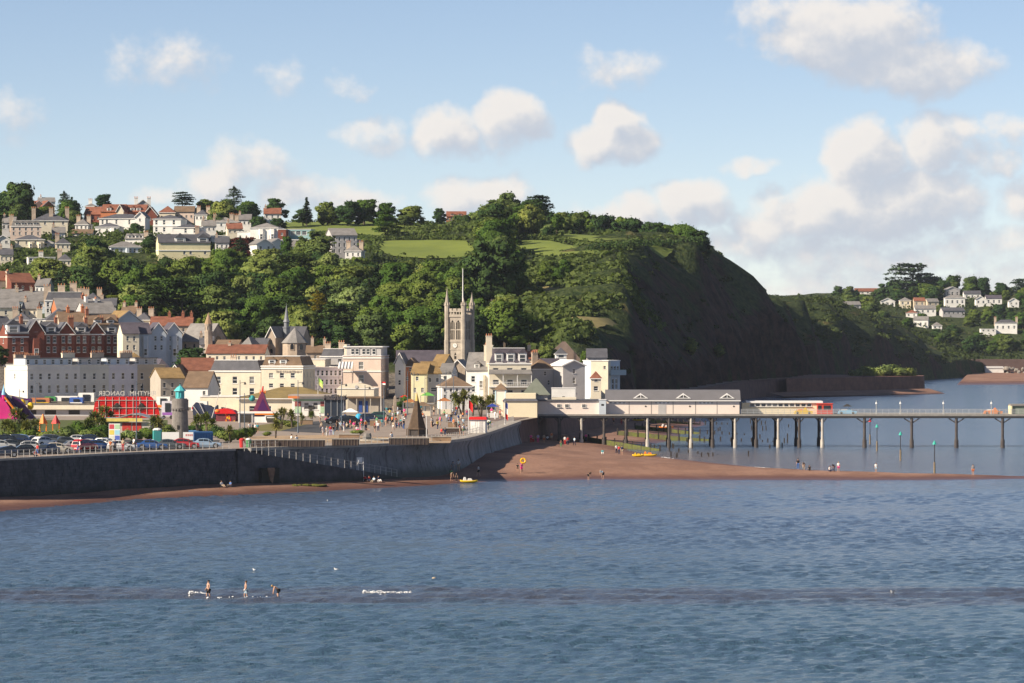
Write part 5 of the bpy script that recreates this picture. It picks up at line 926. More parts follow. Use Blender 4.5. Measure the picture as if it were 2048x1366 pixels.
# the hanging wood: dart throwing on the slope
SKYT += []
placed = [(X(t_[0], t_[4]), t_[4], t_[3] * t_[4] / F / 2) for t_ in SKYT]
FB = [(760, 480, 950, 521, 1300), (550, 438, 780, 486, 1400), (795, 444, 900, 468, 1400), (1036, 480, 1195, 521, 1300), (1115, 468, 1355, 500, 1380), (1070, 572, 1175, 606, 1130)]
def blocked(px, yt, yb, wpx, d):
    for (a, b_, c, e, dh) in HOUSES:
        if dh > d - 6 and px + wpx * .42 > a and px - wpx * .42 < c and yt < e - (e - b_) * .22 and yb > b_: return True
        if abs(dh - d) < 14 and px + wpx * .3 > a and px - wpx * .3 < c: return True
    for (a, b_, c, e, dh) in FB:
        if px + wpx * .45 > a and px - wpx * .45 < c and yt < e - 2 and yb > b_ and d < dh + 60: return True
    return 618 < px < 672 and 455 < yt < 500 and d < 1195 or 925 < px < 1050 and 470 < yt < 585 and d < 1095 or (876 < px < 962 and yt < 535 and d < 990)
USED = {}
def uniq(lab):
    USED[lab] = USED.get(lab, 0) + 1; n = USED[lab]
    return lab if n == 1 else ('another ' if n == 2 else 'third ' if n == 3 else 'fourth ') + lab
rr = random.Random(21); n_w = 0; tries = 0
while n_w < 290 and tries < 9000:
    tries += 1; d = rr.uniform(985, 1370); px = rr.uniform(-30, 1255); x = X(px, d)
    if px < 260 and d < 1070: continue
    if px > 1080 and rr.random() < .15: continue
    z = gz(x, d)
    if z < 15 or x > shore_x(d) - 34: continue
    big = px < 1080; h_ = rr.uniform(8.5, 13.5) if big else rr.uniform(4, 8); w_ = h_ * rr.uniform(.85, 1.2); q = F / d
    yb = YH - (z - CAMH) * q; yt = yb - h_ * q
    if blocked(px, yt, yb, w_ * q, d): continue
    if any(abs(x - a) < (w_ / 2 + r_) * .62 and abs(d - c) < (w_ / 2 + r_) * .95 for a, c, r_ in placed): continue
    placed.append((x, d, w_ / 2)); u = rr.random()
    typ, mat = ('broad', LEAF) if u < .55 else ('broad', DARKL) if u < .70 else ('broad', OLIVE) if u < .84 else ('pine', DARKL) if u < .90 else ('cedar', CONIF) if u < .95 else ('tall', LEAF)
    LMK = [(0, 'the left edge roofs'), (70, 'the round bay house'), (130, 'the ornate mansion'), (195, 'the long terrace ridge'), (250, 'the chalet gable'), (310, 'the pale blue terrace'), (365, 'the stone chapel'), (420, 'the chapel turret'), (480, 'the pyramid roofed hall'), (540, 'the church porch'), (575, 'the slim spire'), (640, 'the golden conifer'), (690, 'the apartment block'), (740, 'the pink hotel'), (800, 'the church hall'), (850, 'the bright field'), (905, 'the church tower'), (985, 'the great oak'), (1060, 'the orange roofs'), (1120, 'the dry grass terrace'), (1200, 'the cream clifftop house'), (1270, 'the cliff edge')]
    lm = min(LMK, key=lambda q_: abs(q_[0] - px)); side = 'left of' if px < lm[0] - 9 else 'right of' if px > lm[0] + 9 else 'in line with'
    band = 'at the wood foot' if yb > 655 else 'low in the wood' if yb > 610 else 'halfway up' if yb > 565 else 'in the upper wood' if yb > 525 else 'high up'
    sz = 'small' if h_ < 9.8 else 'large' if h_ > 12 else 'middling'
    nm = {'LEAF': 'green broadleaf tree', 'x': ''}.get('x') or {LEAF.name: 'green leafy tree', DARKL.name: 'dark green leafy tree' if typ == 'broad' else 'dark flat topped pine', OLIVE.name: 'pale olive leafy tree', CONIF.name: 'dark layered cedar'}[mat.name]
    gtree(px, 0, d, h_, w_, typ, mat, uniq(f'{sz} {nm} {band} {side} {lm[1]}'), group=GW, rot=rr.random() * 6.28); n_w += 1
FARTREES = 1
# scrub that nobody could count: slopes, hedges and cliff faces
rg = np.random.default_rng(11); pts = []
def scatter(n, xr, yr, ok, rlo, rhi, per):
    x = rg.uniform(*xr, n); y = rg.uniform(*yr, n); z = ground(x, y); k = ok(x, y, z) & (z > 6.6); out = []
    for a, b_, c in zip(x[k], y[k], z[k]):
        r_ = rg.uniform(rlo, rhi); u = rg.normal(0, 1, (per, 3)); u[:, 2] = np.abs(u[:, 2]); u /= np.linalg.norm(u, axis=1)[:, None]
        out.append(cards(np.array([a, b_, c + .1]) + u * r_ * np.array([1, 1, .8]) * rg.uniform(.8, 1.1, (per, 1)), u, r_ * .62, rg))
    return np.concatenate(out)
infield = lambda x, y: np.any([inside(x, y, f) for f in FIELDS], axis=0)
def pxof(x, y): return 1024 + x * F / y
okhill = lambda x, y, z: (~infield(x, y)) & (shore_x(y) - x > 25) & ((y > 1045) | (pxof(x, y) > 380)) & (pxof(x, y) > -60) & (pxof(x, y) < 1800) & (z > 17)
okcliff = lambda x, y, z: (shore_x(y) - x > 5) & (shore_x(y) - x < 48) & (np.sin(x * .21 + 1) * np.sin(y * .07) + np.sin(x * .5 + y * .13) * .6 > -.45)
okfar = lambda x, y, z: (shore_x(y) - x > 6) & (pxof(x, y) > 1500) & (pxof(x, y) < 2150)
okslope = lambda x, y, z: (~infield(x, y)) & (shore_x(y) - x > 14) & (pxof(x, y) > 1040)
kind(link('scrub', quadmesh('scrub', scatter(1100, (2, 50), (985, 1190), okslope, 1.0, 3.0, 26), [SCRUBL], None)), 'stuff', 'tall bushes on the slope between the great oak and the cliff')
kind(link('scrub', quadmesh('scrub', scatter(5200, (-150, 80), (990, 1440), okhill, .7, 2.2, 13), [SCRUBL])), 'stuff', 'bushes and undergrowth covering the hillside')
kind(link('scrub', quadmesh('scrub', scatter(3800, (10, 240), (955, 1960), okcliff, .5, 1.9, 12), [leafmat('cliff_scrub', [(0, (.016, .026, .012)), (1, (.030, .038, .016))])])), 'stuff', 'scrub clinging to the shaded cliff face')  # leaf colour of the cliff scrub darkened to stand for shade
kind(link('scrub', quadmesh('scrub', scatter(3400, (120, 420), (1560, 2420), okfar, 1.2, 3.2, 11), [leafmat('far_scrub', [(0, (.038, .056, .022)), (1, (.045, .06, .024))])])), 'stuff', 'bushes covering the far headland')
def hedge(pix, label, h_=1.5, m_=SCRUBL):
    L = []
    for (a, b_), (c, e) in zip(pix, pix[1:]):
        for k in range(int(abs(c - a) / 3.5)): f = k / int(abs(c - a) / 3.5 + .001); L.append((a + (c - a) * f, b_ + (e - b_) * f))
    out = []
    for a, b_ in L:
        d = hit(a, b_)
        if d: x = X(a, d); u = rg.normal(0, 1, (22, 3)); u[:, 2] = np.abs(u[:, 2]); u /= np.linalg.norm(u, axis=1)[:, None]; out.append(cards(np.array([x, d, gz(x, d) + .8]) + u * rg.uniform(.8, 1.2) * h_ * .6, u, .7, rg))
    return tag(link('hedge', quadmesh('hedge', np.concatenate(out), [m_])), label, 'hedge')
hedge([(715, 478), (770, 484), (860, 482), (935, 484)], 'hedge along the top of the bright green field'); hedge([(640, 472), (720, 480), (765, 490)], 'hedge below the sloping field'); hedge([(770, 462), (850, 465), (900, 462)], 'hedge between the two ridge fields')
hedge([(1040, 478), (1120, 482), (1190, 498), (1240, 492)], 'hedge between the narrow field and the long field'); hedge([(1180, 506), (1260, 498), (1350, 496), (1400, 492)], 'dark hedge on the lip of the cliff', 3., DARKL)
# cabbage palms in the seafront gardens
def palm_mesh(seed):
    rr = random.Random(seed); m = MB(); heads = [(0, 0, 2.6)] + [(rr.uniform(-.8, .8), rr.uniform(-.5, .5), rr.uniform(1.9, 2.9)) for _ in range(2)]
    for hx, hy, hz in heads: m.tube((hx * .2, hy * .2, 0), (hx, hy, hz), .13, .09, 6, 1)
    for hx, hy, hz in heads:
        for i in range(74):
            a = rr.random() * 6.28; e = rr.uniform(-.45, 1.35); L = rr.uniform(.95, 1.5); dr = Vector((math.cos(a) * math.cos(e), math.sin(a) * math.cos(e), math.sin(e))); sd = Vector((-math.sin(a), math.cos(a), 0)) * .075; p = Vector((hx, hy, hz)); q = p + dr * L * .6; r_ = p + dr * L + Vector((0, 0, -.22))
            m.face([p - sd, p + sd, q + sd * 1.2, q - sd * 1.2], 0); m.face([q - sd * 1.2, q + sd * 1.2, r_], 0)
    return m.mesh('fronds', [PALML, BARK])
PALMS = [palm_mesh(k) for k in range(4)]
def palm(px, ytop, ybase, label, z=6.0, d=None):
    d = d or GD(ybase, z); h_ = (ybase - ytop) * d / F; r = empty('cabbage_palm', (X(px, d), d, z), px, label, 'palm tree', 'cabbage palms in the seafront gardens', h_ / 3.5)
    link('fronds', PALMS[int(px) % 4], r); return r
for (px, a, c, lab) in [(12, 838, 882, 'cabbage palm cut by the left edge'), (38, 816, 868, 'tall cabbage palm below the white pavilion'), (52, 840, 880, 'cabbage palm among the car park shrubs at left'), (24, 845, 885, 'low cabbage palm behind the black cars'), (66, 838, 880, 'low cabbage palm left of the play tower'), (188, 822, 868, 'tall cabbage palm left of the red ride'), (204, 832, 872, 'bushy cabbage palm below the red ride'), (214, 812, 860, 'tallest cabbage palm before the red ride'), (176, 836, 872, 'small cabbage palm left of the trimmed hedge'), (305, 832, 878, 'cabbage palm left of the lighthouse'), (322, 836, 878, 'second cabbage palm left of the lighthouse'), (396, 828, 872, 'cabbage palm right of the lighthouse'), (414, 826, 874, 'bushy cabbage palm above the blue containers'), (460, 850, 886, 'cabbage palm behind the railings'), (562, 816, 858, 'tall cabbage palm on the lawn before the theatre'), (551, 838, 876, 'cabbage palm at the road edge on the lawn'), (583, 818, 856, 'cabbage palm left of the cafe'), (624, 822, 848, 'small cabbage palm by the cafe door'), (602, 826, 850, 'low cabbage palm before the cafe'), (910, 785, 830, 'palm among the crowd before the pub'), (926, 780, 830, 'bushy palm before the pub front'), (945, 790, 832, 'palm left of the flag'), (962, 792, 834, 'palm behind the lifeguard hut'), (978, 790, 832, 'palm beside the pier entrance')]: palm(px, a, c, lab)
def bush(px, yt, yb, wpx, lab, m_=OLIVE, z=6.0, group=None, cat='shrub'): return tree(px, yt, yb, wpx, GD(yb, z), 'bush', m_, lab, group=group, cat=cat, name='shrub')
for (px, a, c, w_, lab, m_) in [(186, 856, 882, 66, 'trimmed rounded hedge behind the car park', OLIVE), (150, 856, 880, 40, 'leafy shrub left of the trimmed hedge', LEAF), (236, 862, 880, 30, 'low shrub behind the sign board', LEAF), (440, 850, 880, 34, 'ball shaped shrub right of the blue containers', DARKL), (480, 852, 880, 40, 'shrub bed left of the walkers', LEAF), (500, 852, 876, 30, 'low shrub before the teal fence', LEAF), (340, 846, 872, 40, 'shrub at the foot of the lighthouse', OLIVE), (15, 858, 888, 60, 'shrubs behind the leftmost cars', OLIVE), (585, 840, 852, 26, 'low round shrub on the lawn', LEAF), (535, 862, 872, 24, 'little green shrub by the road', LEAF), (422, 770, 806, 34, 'small garden tree before the cream hotel', OLIVE), (715, 858, 870, 30, 'planter shrub by the road', OLIVE), (815, 790, 812, 30, 'shrub left of the pointed roof', LEAF), (800, 800, 818, 24, 'shrub beside the obelisk', LEAF), (700, 800, 815, 14, 'small shrub beside the shelter', LEAF), (60, 852, 880, 56, 'broad garden shrub behind the silver cars', LEAF), (95, 860, 884, 50, 'garden shrub at the foot of the play tower', OLIVE), (128, 850, 880, 54, 'tall garden shrub right of the play tower', OLIVE), (205, 846, 876, 56, 'garden shrub before the yellow kiosk', LEAF), (268, 858, 882, 44, 'garden shrub right of the sign board', OLIVE), (300, 852, 880, 48, 'garden shrub left of the teal toilet', LEAF), (330, 852, 878, 40, 'garden shrub behind the white hoarding', OLIVE), (395, 846, 866, 60, 'broad shrub mound right of the lighthouse', LEAF), (425, 846, 868, 46, 'shrub mound behind the blue containers', OLIVE), (165, 840, 872, 50, 'leafy shrub below the bowls pavilion', LEAF), (30, 836, 868, 52, 'tall shrub below the pink slide', OLIVE), (455, 858, 884, 44, 'shrub bed at the end of the car park', OLIVE), (575, 838, 854, 40, 'shrub bed left of the cafe', OLIVE)]: bush(px, a, c, w_, lab, m_)
# ---------------------------------------------------------------- churches
TST = M('tower_stone', (.44, .385, .315), .9, .3, .45, .3, c2=(.29, .25, .21)); LEAD = M('lead', (.22, .23, .25), .5, .2, 1.); IRON = M('dark_iron', (.045, .045, .05), .6, .2); STEEL = M('grey_steel', (.40, .41, .42), .45, .1, 1., metal=.6)
d = 930.; s = d / F; zb = 7.; zt = Z(617, d); Hh = zt - zb; A_ = 4.3
r = empty('church_tower', (X(919, d), d, zb), R(-26), 'tall square stone church tower with pinnacles, clock and flagpole', 'church tower')
h2 = A_ / 2; zz = lambda y: Z(y, d) - zb
mb = MB(); rect = [(.85, 1.95, zz(679), zz(640)), (2.35, 3.45, zz(679), zz(640)), (1.85, 2.45, zz(718), zz(704))]
for k in range(4):
    c, sn = math.cos(k * math.pi / 2), math.sin(k * math.pi / 2); o = Vector((-h2 * c + h2 * sn, -h2 * sn - h2 * c, 0)); facade(mb, (o.x, o.y + 0, 0), (c, sn, 0), A_, zz(634), rect if k < 2 else [], 0., .3)
mb.face([(-h2, -h2, zz(634)), (h2, -h2, zz(634)), (h2, h2, zz(634)), (-h2, h2, zz(634))]); mb.build('wall', TST, r)
for k in range(2):
    c, sn = math.cos(k * math.pi / 2), math.sin(k * math.pi / 2); T = Matrix.Rotation(k * math.pi / 2, 4, 'Z')
    for q in rect:
        m = MB(); m.T = T; x0, x1 = q[0] - h2, q[1] - h2; m.face([(x0, -h2 + .28, q[2]), (x1, -h2 + .28, q[2]), (x1, -h2 + .28, q[3]), (x0, -h2 + .28, q[3])], 1)
        n = 3 if q[1] - q[0] > 1 else 1
        for j in range(1, n): x = x0 + (x1 - x0) * j / n; m.box(x - .06, x + .06, -h2 + .1, -h2 + .27, q[2], q[3] - .4)
        zm = (q[2] + q[3]) / 2; m.box(x0, x1, -h2 + .08, -h2 + .26, zm - .12, zm + .12)
        xm = (x0 + x1) / 2; m.extr([(x0, q[3] + .01), (x0, q[3] - .7), (xm, q[3] - .02)], -h2 + .02, -h2 + .25); m.extr([(x1, q[3] + .01), (xm, q[3] - .02), (x1, q[3] - .7)], -h2 + .02, -h2 + .25)
        m.build('belfry_window' if n > 1 else 'slit_window', [TST, DARKTRIM], r)
for z_, t_ in ((634, .22), (684, .12), (700, .1), (725, .14)):
    m = MB(); e = h2 + t_; m.box(-e, e, -e, e, zz(z_) + .003, zz(z_) + .3); m.build('string_course', TST, r)
m = MB()                                                      # pierced battlements
for k in range(4):
    m.T = Matrix.Rotation(k * math.pi / 2, 4, 'Z'); m.box(-h2, h2, -h2 - .15, -h2 + .2, zz(634) + .31, zz(629)); m.box(-h2, h2, -h2 - .15, -h2 + .2, zz(624), zz(621.5))
    for j in range(6): x = -h2 + .35 + j * .72; m.box(x - .1, x + .1, -h2 - .12, -h2 + .17, zz(629), zz(624))
    for j in range(3): x = -h2 + .95 + j * 1.2; m.box(x - .34, x + .34, -h2 - .15, -h2 + .2, zz(621.5), zz(617))
m.build('battlements', TST, r)
for (sx1, sy1, yt) in ((-1, -1, 578), (1, -1, 598), (1, 1, 588)):
    m = MB(); c = (sx1 * h2, sy1 * h2); m.lathe([(.80, -1), (.80, zz(720)), (.70, zz(719)), (.70, zz(680)), (.62, zz(679)), (.62, zz(612)), (.72, zz(611)), (.5, zz(606)), (.06, zz(yt)), (.03, zz(yt - 3))], 8, c); q = m.build('pinnacle', TST, r)
    m = MB()
    for j in range(8): a = j * math.pi / 4; m.tube((c[0] + .68 * math.cos(a), c[1] + .68 * math.sin(a), zz(611)), (c[0] + .62 * math.cos(a), c[1] + .62 * math.sin(a), zz(604)), .13, .02, 4)
    m.build('crocket', TST, q)
m = MB(); m.tube((h2 - .2, -h2, zz(606)), (h2 - .2, -h2, zz(537)), .16, .07, 8); m.build('flagpole', TRIMW, r)
m = MB(); m.T = Matrix.Translation((-.05, -h2 - .02, zz(691))) @ Matrix.Rotation(R(90), 4, 'X'); m.lathe([(.62, 0), (.62, .08), (.55, .1)], 20); m.k = 1; m.lathe([(.52, .09), (.52, .12)], 20); m.k = 2; m.box(-.03, .03, 0, .42, .122, .15); m.box(0, .28, -.03, .03, .122, .15); m.build('clock', [TST, M('clock_face', (.62, .62, .58), .5, .1), IRON], r)
# stone chapel with turret
r = house(360, 416, 684, 716, 962, 'stone chapel with pale grey roof and shaded gable window', STONEC, 'gable', 4.3, LIGHTSL, 8.5, -32, [(692, 3, 6, 10)], name='chapel', cat='chapel', arch=True)
m = MB(); a = math.radians(0); m.T = Matrix.Translation((4.0, 4.25, 0)) @ Matrix.Rotation(R(90), 4, 'Z'); m.extr([(-1.5, .8), (1.5, .8), (1.5, 3.6), (0, 6.), (-1.5, 3.6)], -.25, -.02) if False else None
window(r, (4.05, 4.25, 1.), 3.2, 4.6, R(90), True)
r = empty('chapel_turret', PT(417, 712, 955), 0, 'slim stone bell turret with cone roof beside the chapel', 'turret'); q = 955 / F
m = MB(); m.lathe([(.95, -2), (.95, 48 * q), (1.05, 48.2 * q), (1.05, 50 * q), (.8, 50.2 * q), (.8, 62 * q), (.95, 62.2 * q), (.95, 64 * q)], 8); m.build('shaft', STONEC, r)
m = MB(); m.lathe([(.98, 64.1 * q), (.05, 87 * q)], 8); m.build('cone_roof', M('cone_stone', (.40, .27, .17), .9, .25, 1.), r)
for k in range(4): o = window(r, (.8 * math.sin(k * 1.571), -.8 * math.cos(k * 1.571), 52 * q), .5, 1.1, k * 1.571, True)
# church with slim spire
r = house(545, 604, 684, 716, 966, 'church with ochre ridged slate roof behind the cream hotel', STONEC, 'gable', 3.6, SLATE, 8, -14, [(694, 3, 5, 9)], name='church', cat='church', arch=True)
house(533, 551, 676, 716, 958, 'narrow stone gable front of the spired church', STONEC, 'gablef', 2.6, LIGHTSL, 7, -20, [(684, 1, 6, 9), (702, 1, 8, 10)], name='church_porch', cat='church', arch=True)
r = empty('church_apse', PT(590, 716, 957), R(12), 'polygonal apse with steep slate roof below the slim spire', 'church apse'); q = 957 / F
m = MB(); m.lathe([(3.0, -2), (3.0, 29 * q), (3.2, 29.2 * q), (3.2, 30 * q)], 8); m.build('wall', STONEC, r); m = MB(); m.lathe([(3.35, 30.1 * q), (.08, 61 * q)], 8); m.build('roof', LIGHTSL, r)
for k in range(4): a = R(-112.5 + 45 * k); window(r, (2.82 * math.cos(a), 2.82 * math.sin(a), 16 * q), 1., 1.6, a + R(90), True)
r = empty('spire', PT(573, 662, 962), 0, 'slim grey lead spire rising from the church roof', 'spire'); q = 962 / F
m = MB(); m.lathe([(.8, -14 * q), (.8, 6 * q), (.95, 6.3 * q), (.95, 8 * q), (.6, 8.3 * q), (.6, 18 * q)], 8); m.build('lantern', LEAD, r); m = MB(); m.lathe([(.85, 18.1 * q), (.55, 24 * q), (.04, 52 * q), (.03, 56 * q)], 8); m.build('spire_cone', LEAD, r)
house(476, 506, 698, 722, 950, 'stone hall with steep grey pyramid roof left of the church', STONEC, 'hip', 2.9, LIGHTSL, 6, -20, [(708, 2, 5, 7)], name='hall', cat='hall')
house(502, 530, 699, 722, 956, 'slated hall with ridge crest joined to the pyramid roof', STONEC, 'gable', 2.6, SLATE, 6, -20, [(708, 2, 5, 7)], name='hall', cat='hall')
house(428, 474, 697, 720, 950, 'low dark roofed building with pink dressings', PINK, 'gable', 1.9, BROWNT, 7, -12, [(704, 4, 6, 7)])
house(412, 530, 707, 730, 925, 'long terracotta roofed range before the churches', CREAM, 'gable', 1.9, TERRA, 7, -6, [(716, 8, 5, 7)], chim=((.36, .5, .9),))
house(612, 650, 706, 726, 940, 'grey roofed house with stone chimney stacks', STONEC, 'gable', 1.6, BROWNT, 7, 0, [(714, 3, 5, 7)], chim=((.3, .5, 2.2), (.95, .5, 2.)))

# ---------------------------------------------------------------- theatre, cafe and seafront buildings
house(400, 478, 794, 846, 838, 'low cream theatre wing with flat roof behind the pirate ship', CREAM, 'flat', .4, LIGHTSL, 12, -4, [(820, [.35, .6], 10, 12)], name='theatre_wing', cat='theatre')
house(478, 672, 797, 846, 828, 'long cream theatre with broad olive brown roof', CREAM, 'hip', 2.3, M('olive_roof', (.27, .20, .085), .9, .3, .3), 16, -3, [(818, [.14, .3], 14, 12)], name='theatre', cat='theatre', over=.7)
r = house(674, 748, 778, 822, 846, 'cream pavilion with curved pediment and round clock', CREAM, 'flat', .3, LIGHTSL, 10, -4, [(800, 4, 8, 12)], name='pavilion', cat='pavilion')
m = MB(); m.extr([(-3.9, 4.66), (3.9, 4.66)] + [(3.9 * math.cos(a * math.pi / 10), 4.67 + 1.25 * math.sin(a * math.pi / 10)) for a in range(11)][1:-1], -.12, .35); m.build('pediment', CREAM, r)
m = MB(); m.T = Matrix.Translation((.2, -.13, 5.1)) @ Matrix.Rotation(R(90), 4, 'X'); m.lathe([(.36, 0), (.36, .1)], 16); m.build('clock', GREYW, r)
r = house(584, 660, 794, 832, 792, 'white seafront cafe with green fascia and poster windows', WHITE, 'flat', .3, LIGHTSL, 8, -4, [(812, [.16, .38, .62, .84], 10, 15)], name='cafe', cat='cafe', door=.5)
m = MB(); m.box(-4.4, 4.4, -1.4, 6, 3.98, 4.25); m.build('canopy', M('cafe_canopy', (.40, .34, .30), .8, .15), r); m = MB(); m.box(-3.7, 3.7, -.12, -.02, 3.0, 3.3); m.build('fascia', M('green_fascia', (.25, .42, .25), .6, .1), r); m = MB(); m.box(-4.39, -2.2, -1.43, -1.39, 3.5, 3.97); m.build('orange_panel', M('orange_panel', (.62, .20, .06), .6, .1), r)
for x in (-2.6, 2.5):
    m = MB(); m.box(x - .62, x + .62, -.1, -.03, 1.9, 2.9, 0); m.box(x - .62, x + .62, -.1, -.03, .6, 1.88, 1); m.build('poster', [M('poster_red', (.32, .10, .09), .6, .3, 3.), M('poster_green', (.45, .62, .42), .6, .3, 3.)], r)
r = empty('bandstand_shelter', PT(668, 832, 786), R(-4), 'dark glazed shelter with ragged thatch roof right of the cafe', 'shelter')
m = MB(); m.box(-1.9, 1.9, 0, 4, 0, 3.2); m.build('glazing', M('dark_glazing', (.03, .04, .06), .15, .2), r)
m = MB(); rr = random.Random(3)
for k in range(60): x = rr.uniform(-2.2, 2.1); y = rr.uniform(-.4, 4); m.tube((x, y, 3.2), (x + rr.uniform(-.2, .2), y + rr.uniform(-.3, 0), rr.uniform(3.6, 4.2)), .25, .05, 5)
m.box(-2.2, 2.2, -.4, 4.3, 3.2, 3.5); m.build('thatch', M('dark_thatch', (.09, .08, .085), .95, .3, 2.), r)
for x in (-1.85, -.6, .65, 1.85): m = MB(); m.box(x - .06, x + .06, -.08, -.01, 0, 3.2); m.build('post', STEEL, r)
r = empty('shelter', PT(730, 825, 806), R(-3), 'brown promenade shelter with blue doors and flat roof', 'shelter')
m = MB(); m.box(-3.4, 3.4, 0, 4, 0, 2.9); m.build('wall', TAUPE, r); m = MB(); m.box(-3.8, 3.9, -1.2, 4.4, 2.903, 3.2); m.build('roof', BROWNT, r)
for x in (-.9, .25): m = MB(); m.box(x - .35, x + .35, -.08, -.01, 0, 2.3); m.build('door', M('blue_door', (.04, .09, .32), .5, .1), r)
for x in (-3.3, -1.6, 1.2, 3.3): m = MB(); m.box(x - .1, x + .1, -1.1, -.9, 0, 2.9); m.build('post', TAUPE, r)
r = empty('pavilion', PT(104, 838, 790), R(-2), 'long white bowls pavilion with grass roof edge left of the red ride', 'pavilion'); 
m = MB(); m.box(-7.8, 8.2, 0, 6, 0, 1.9, 0); m.box(-8.2, 8.6, -.8, 6.5, 1.903, 2.6, 1); m.build('wall', [GREYW, CREAM], r)
for x in (-4.2, -.3, 4.4): m = MB(); m.box(x - 1.1, x + 1.1, -.03, .0, .9, 1.75); m.build('opening', DARKTRIM, r)
r = empty('kiosk', PT(245, 872, 662), R(-3), 'yellow fronted amusement kiosk with wavy grey roof', 'kiosk')
m = MB(); m.box(-4.4, 4.6, 0, 4, 0, 2.4); m.build('wall', M('kiosk_wall', (.55, .50, .45), .8, .2), r)
m = MB(); pr = [(-4.6 + k * .5, 3.0 + .75 * math.exp(-((k * .5 - 6.6) / 2.) ** 2)) for k in range(23)]; m.extr([(x, z - .15) for x, z in pr] + [(x, z) for x, z in pr[::-1]], -.6, 4.4); m.build('wavy_roof', STEEL, r)
m = MB(); m.box(-4.6, 3.4, -.62, -.5, 2.42, 2.95); m.build('fascia', M('yellow_fascia', (.72, .58, .16), .6, .25, 1.5), r)
for k, x in enumerate((-3., -1.2, .7, 2.4)): m = MB(); m.box(x - .75, x + .75, -.06, -.01, .9, 2.2); m.build('hatch', DARKTRIM if k < 2 else M('red_hatch', (.5, .05, .04), .6, .2), r)
# red fairground ride, its sign seen from behind
RED = M('ride_red', (.62, .018, .018), .45, .15, 1.); WSTEEL = M('white_steel', (.62, .58, .54), .5, .1)
d = 700.; q = d / F; r = empty('fairground_ride', PT(252, 852, d), R(0), 'bright red fairground ride back with white scaffold and mirrored letters', 'fairground ride')
m = MB(); wd = 64 * q; top = 59 * q; n = [(-wd - .3, 20 * q), (-wd, 16 * q), (wd, 16 * q), (wd + .3, 22 * q), (wd - .2, top - 1.3), (wd - 1.2, top), (-wd + 1., top), (-wd + .1, top - 1.1)]; m.extr(n, .3, .55); m.build('back_panel', RED, r)
for k in range(9): x = -wd + .8 + k * (2 * wd - 1.6) / 8; m = MB(); m.box(x - .04, x + .04, .2, .29, 18 * q, top - .15 if 0 < k < 8 else top - .6); m.build('upright', WSTEEL, r)
for z_ in (22, 36, 51): m = MB(); m.box(-wd + .25, wd - .25, .16, .26, z_ * q, z_ * q + .07); m.build('cross_bar', WSTEEL, r)
for k in range(7): z_ = 16.5 + k * 5.8; m = MB(); m.box(-wd + .3, wd - .3, .272, .299, z_ * q, z_ * q + .02); m.build('panel_seam', M('dark_red', (.25, .01, .01), .5, .1), r)
for x in (-1.6, 2.7):
    m = MB()
    for k in range(9): a = -.9 + k * .22; m.tube((x, .2, 46 * q), (x + math.sin(a) * 1.3, .2, 46 * q - math.cos(a) * 1.5), .09, .03, 5)
    m.build('black_emblem', DARKTRIM, r)
text('lettering', 'RHYTHM', 1.15, (wd * .52, .2, 61 * q), (R(90), 0, 0), WSTEEL, r, True, .05); text('lettering', 'DANCER', 1.15, (-wd * .45, .2, 61 * q), (R(90), 0, 0), WSTEEL, r, True, .05)
for k in range(12): x = -wd + .9 + k * (2 * wd - 1.8) / 11; m = MB(); m.box(x - .03, x + .03, .2, .26, top, top + 1.); m.build('letter_stay', STEEL, r)
for x in (-wd + .6, 0, wd - .6): m = MB(); m.box(x - .12, x + .12, .6, .84, -1.8, 40 * q); m.build('leg', WSTEEL, r)
# lighthouse
d = GD(876, 6.); q = d / F; r = empty('lighthouse', (X(360, d), d, 6.), 0, 'small grey stone lighthouse with turquoise lantern', 'lighthouse')
LST = M('lighthouse_stone', (.24, .22, .205), .9, .35, 1.2, .4)
m = MB(); m.lathe([(17.4 * q, -.5), (17.2 * q, 12 * q), (15.4 * q, 56 * q), (16.8 * q, 58 * q), (17.3 * q, 61 * q), (16.8 * q, 63 * q), (16.8 * q, 77 * q), (14.6 * q, 77.1 * q), (14.6 * q, 79 * q)], 24); m.build('tower', LST, r)
for k in range(18): a = k * 2 * math.pi / 18; m = MB(); m.T = Matrix.Rotation(a, 4, 'Z'); m.box(15.3 * q, 17.4 * q, -.12, .12, 55 * q, 58.5 * q); m.build('corbel', LST, r)
m = MB(); TQ = M('turquoise_paint', (.10, .50, .52), .5, .15); m.lathe([(8.6 * q, 79.05 * q), (8.6 * q, 81 * q)], 8)
m.build('lantern_base', TQ, r)
for k in range(8): a = k * math.pi / 4 + .39; m = MB(); m.T = Matrix.Rotation(a, 4, 'Z'); m.box(7.2 * q, 8.8 * q, -.12, .12, 81 * q, 94 * q); m.build('lantern_post', TQ, r)
for k in (3, 4, 5, 6): a = k * math.pi / 4 + .785; m = MB(); m.T = Matrix.Rotation(a, 4, 'Z'); m.box(7.4 * q, 7.7 * q, -3. * q, 3. * q, 81 * q, 94 * q); m.build('lantern_panel', TQ, r)
m = MB(); m.tube((0, 0, 79 * q), (0, 0, 94 * q), .22, .22, 8); m.build('lamp', GLASS, r)
m = MB(); m.lathe([(12.4 * q, 94 * q), (12. * q, 95 * q), (5.5 * q, 102 * q), (.8 * q, 105 * q), (.5 * q, 108 * q)], 8); m.build('lantern_roof', TQ, r)
m = MB(); m.box(-.1 - 3.2 * q, -.1 + 0, -17.9 * q, -15 * q, 18 * q, 26 * q); m.build('slit_window', DARKTRIM, r)
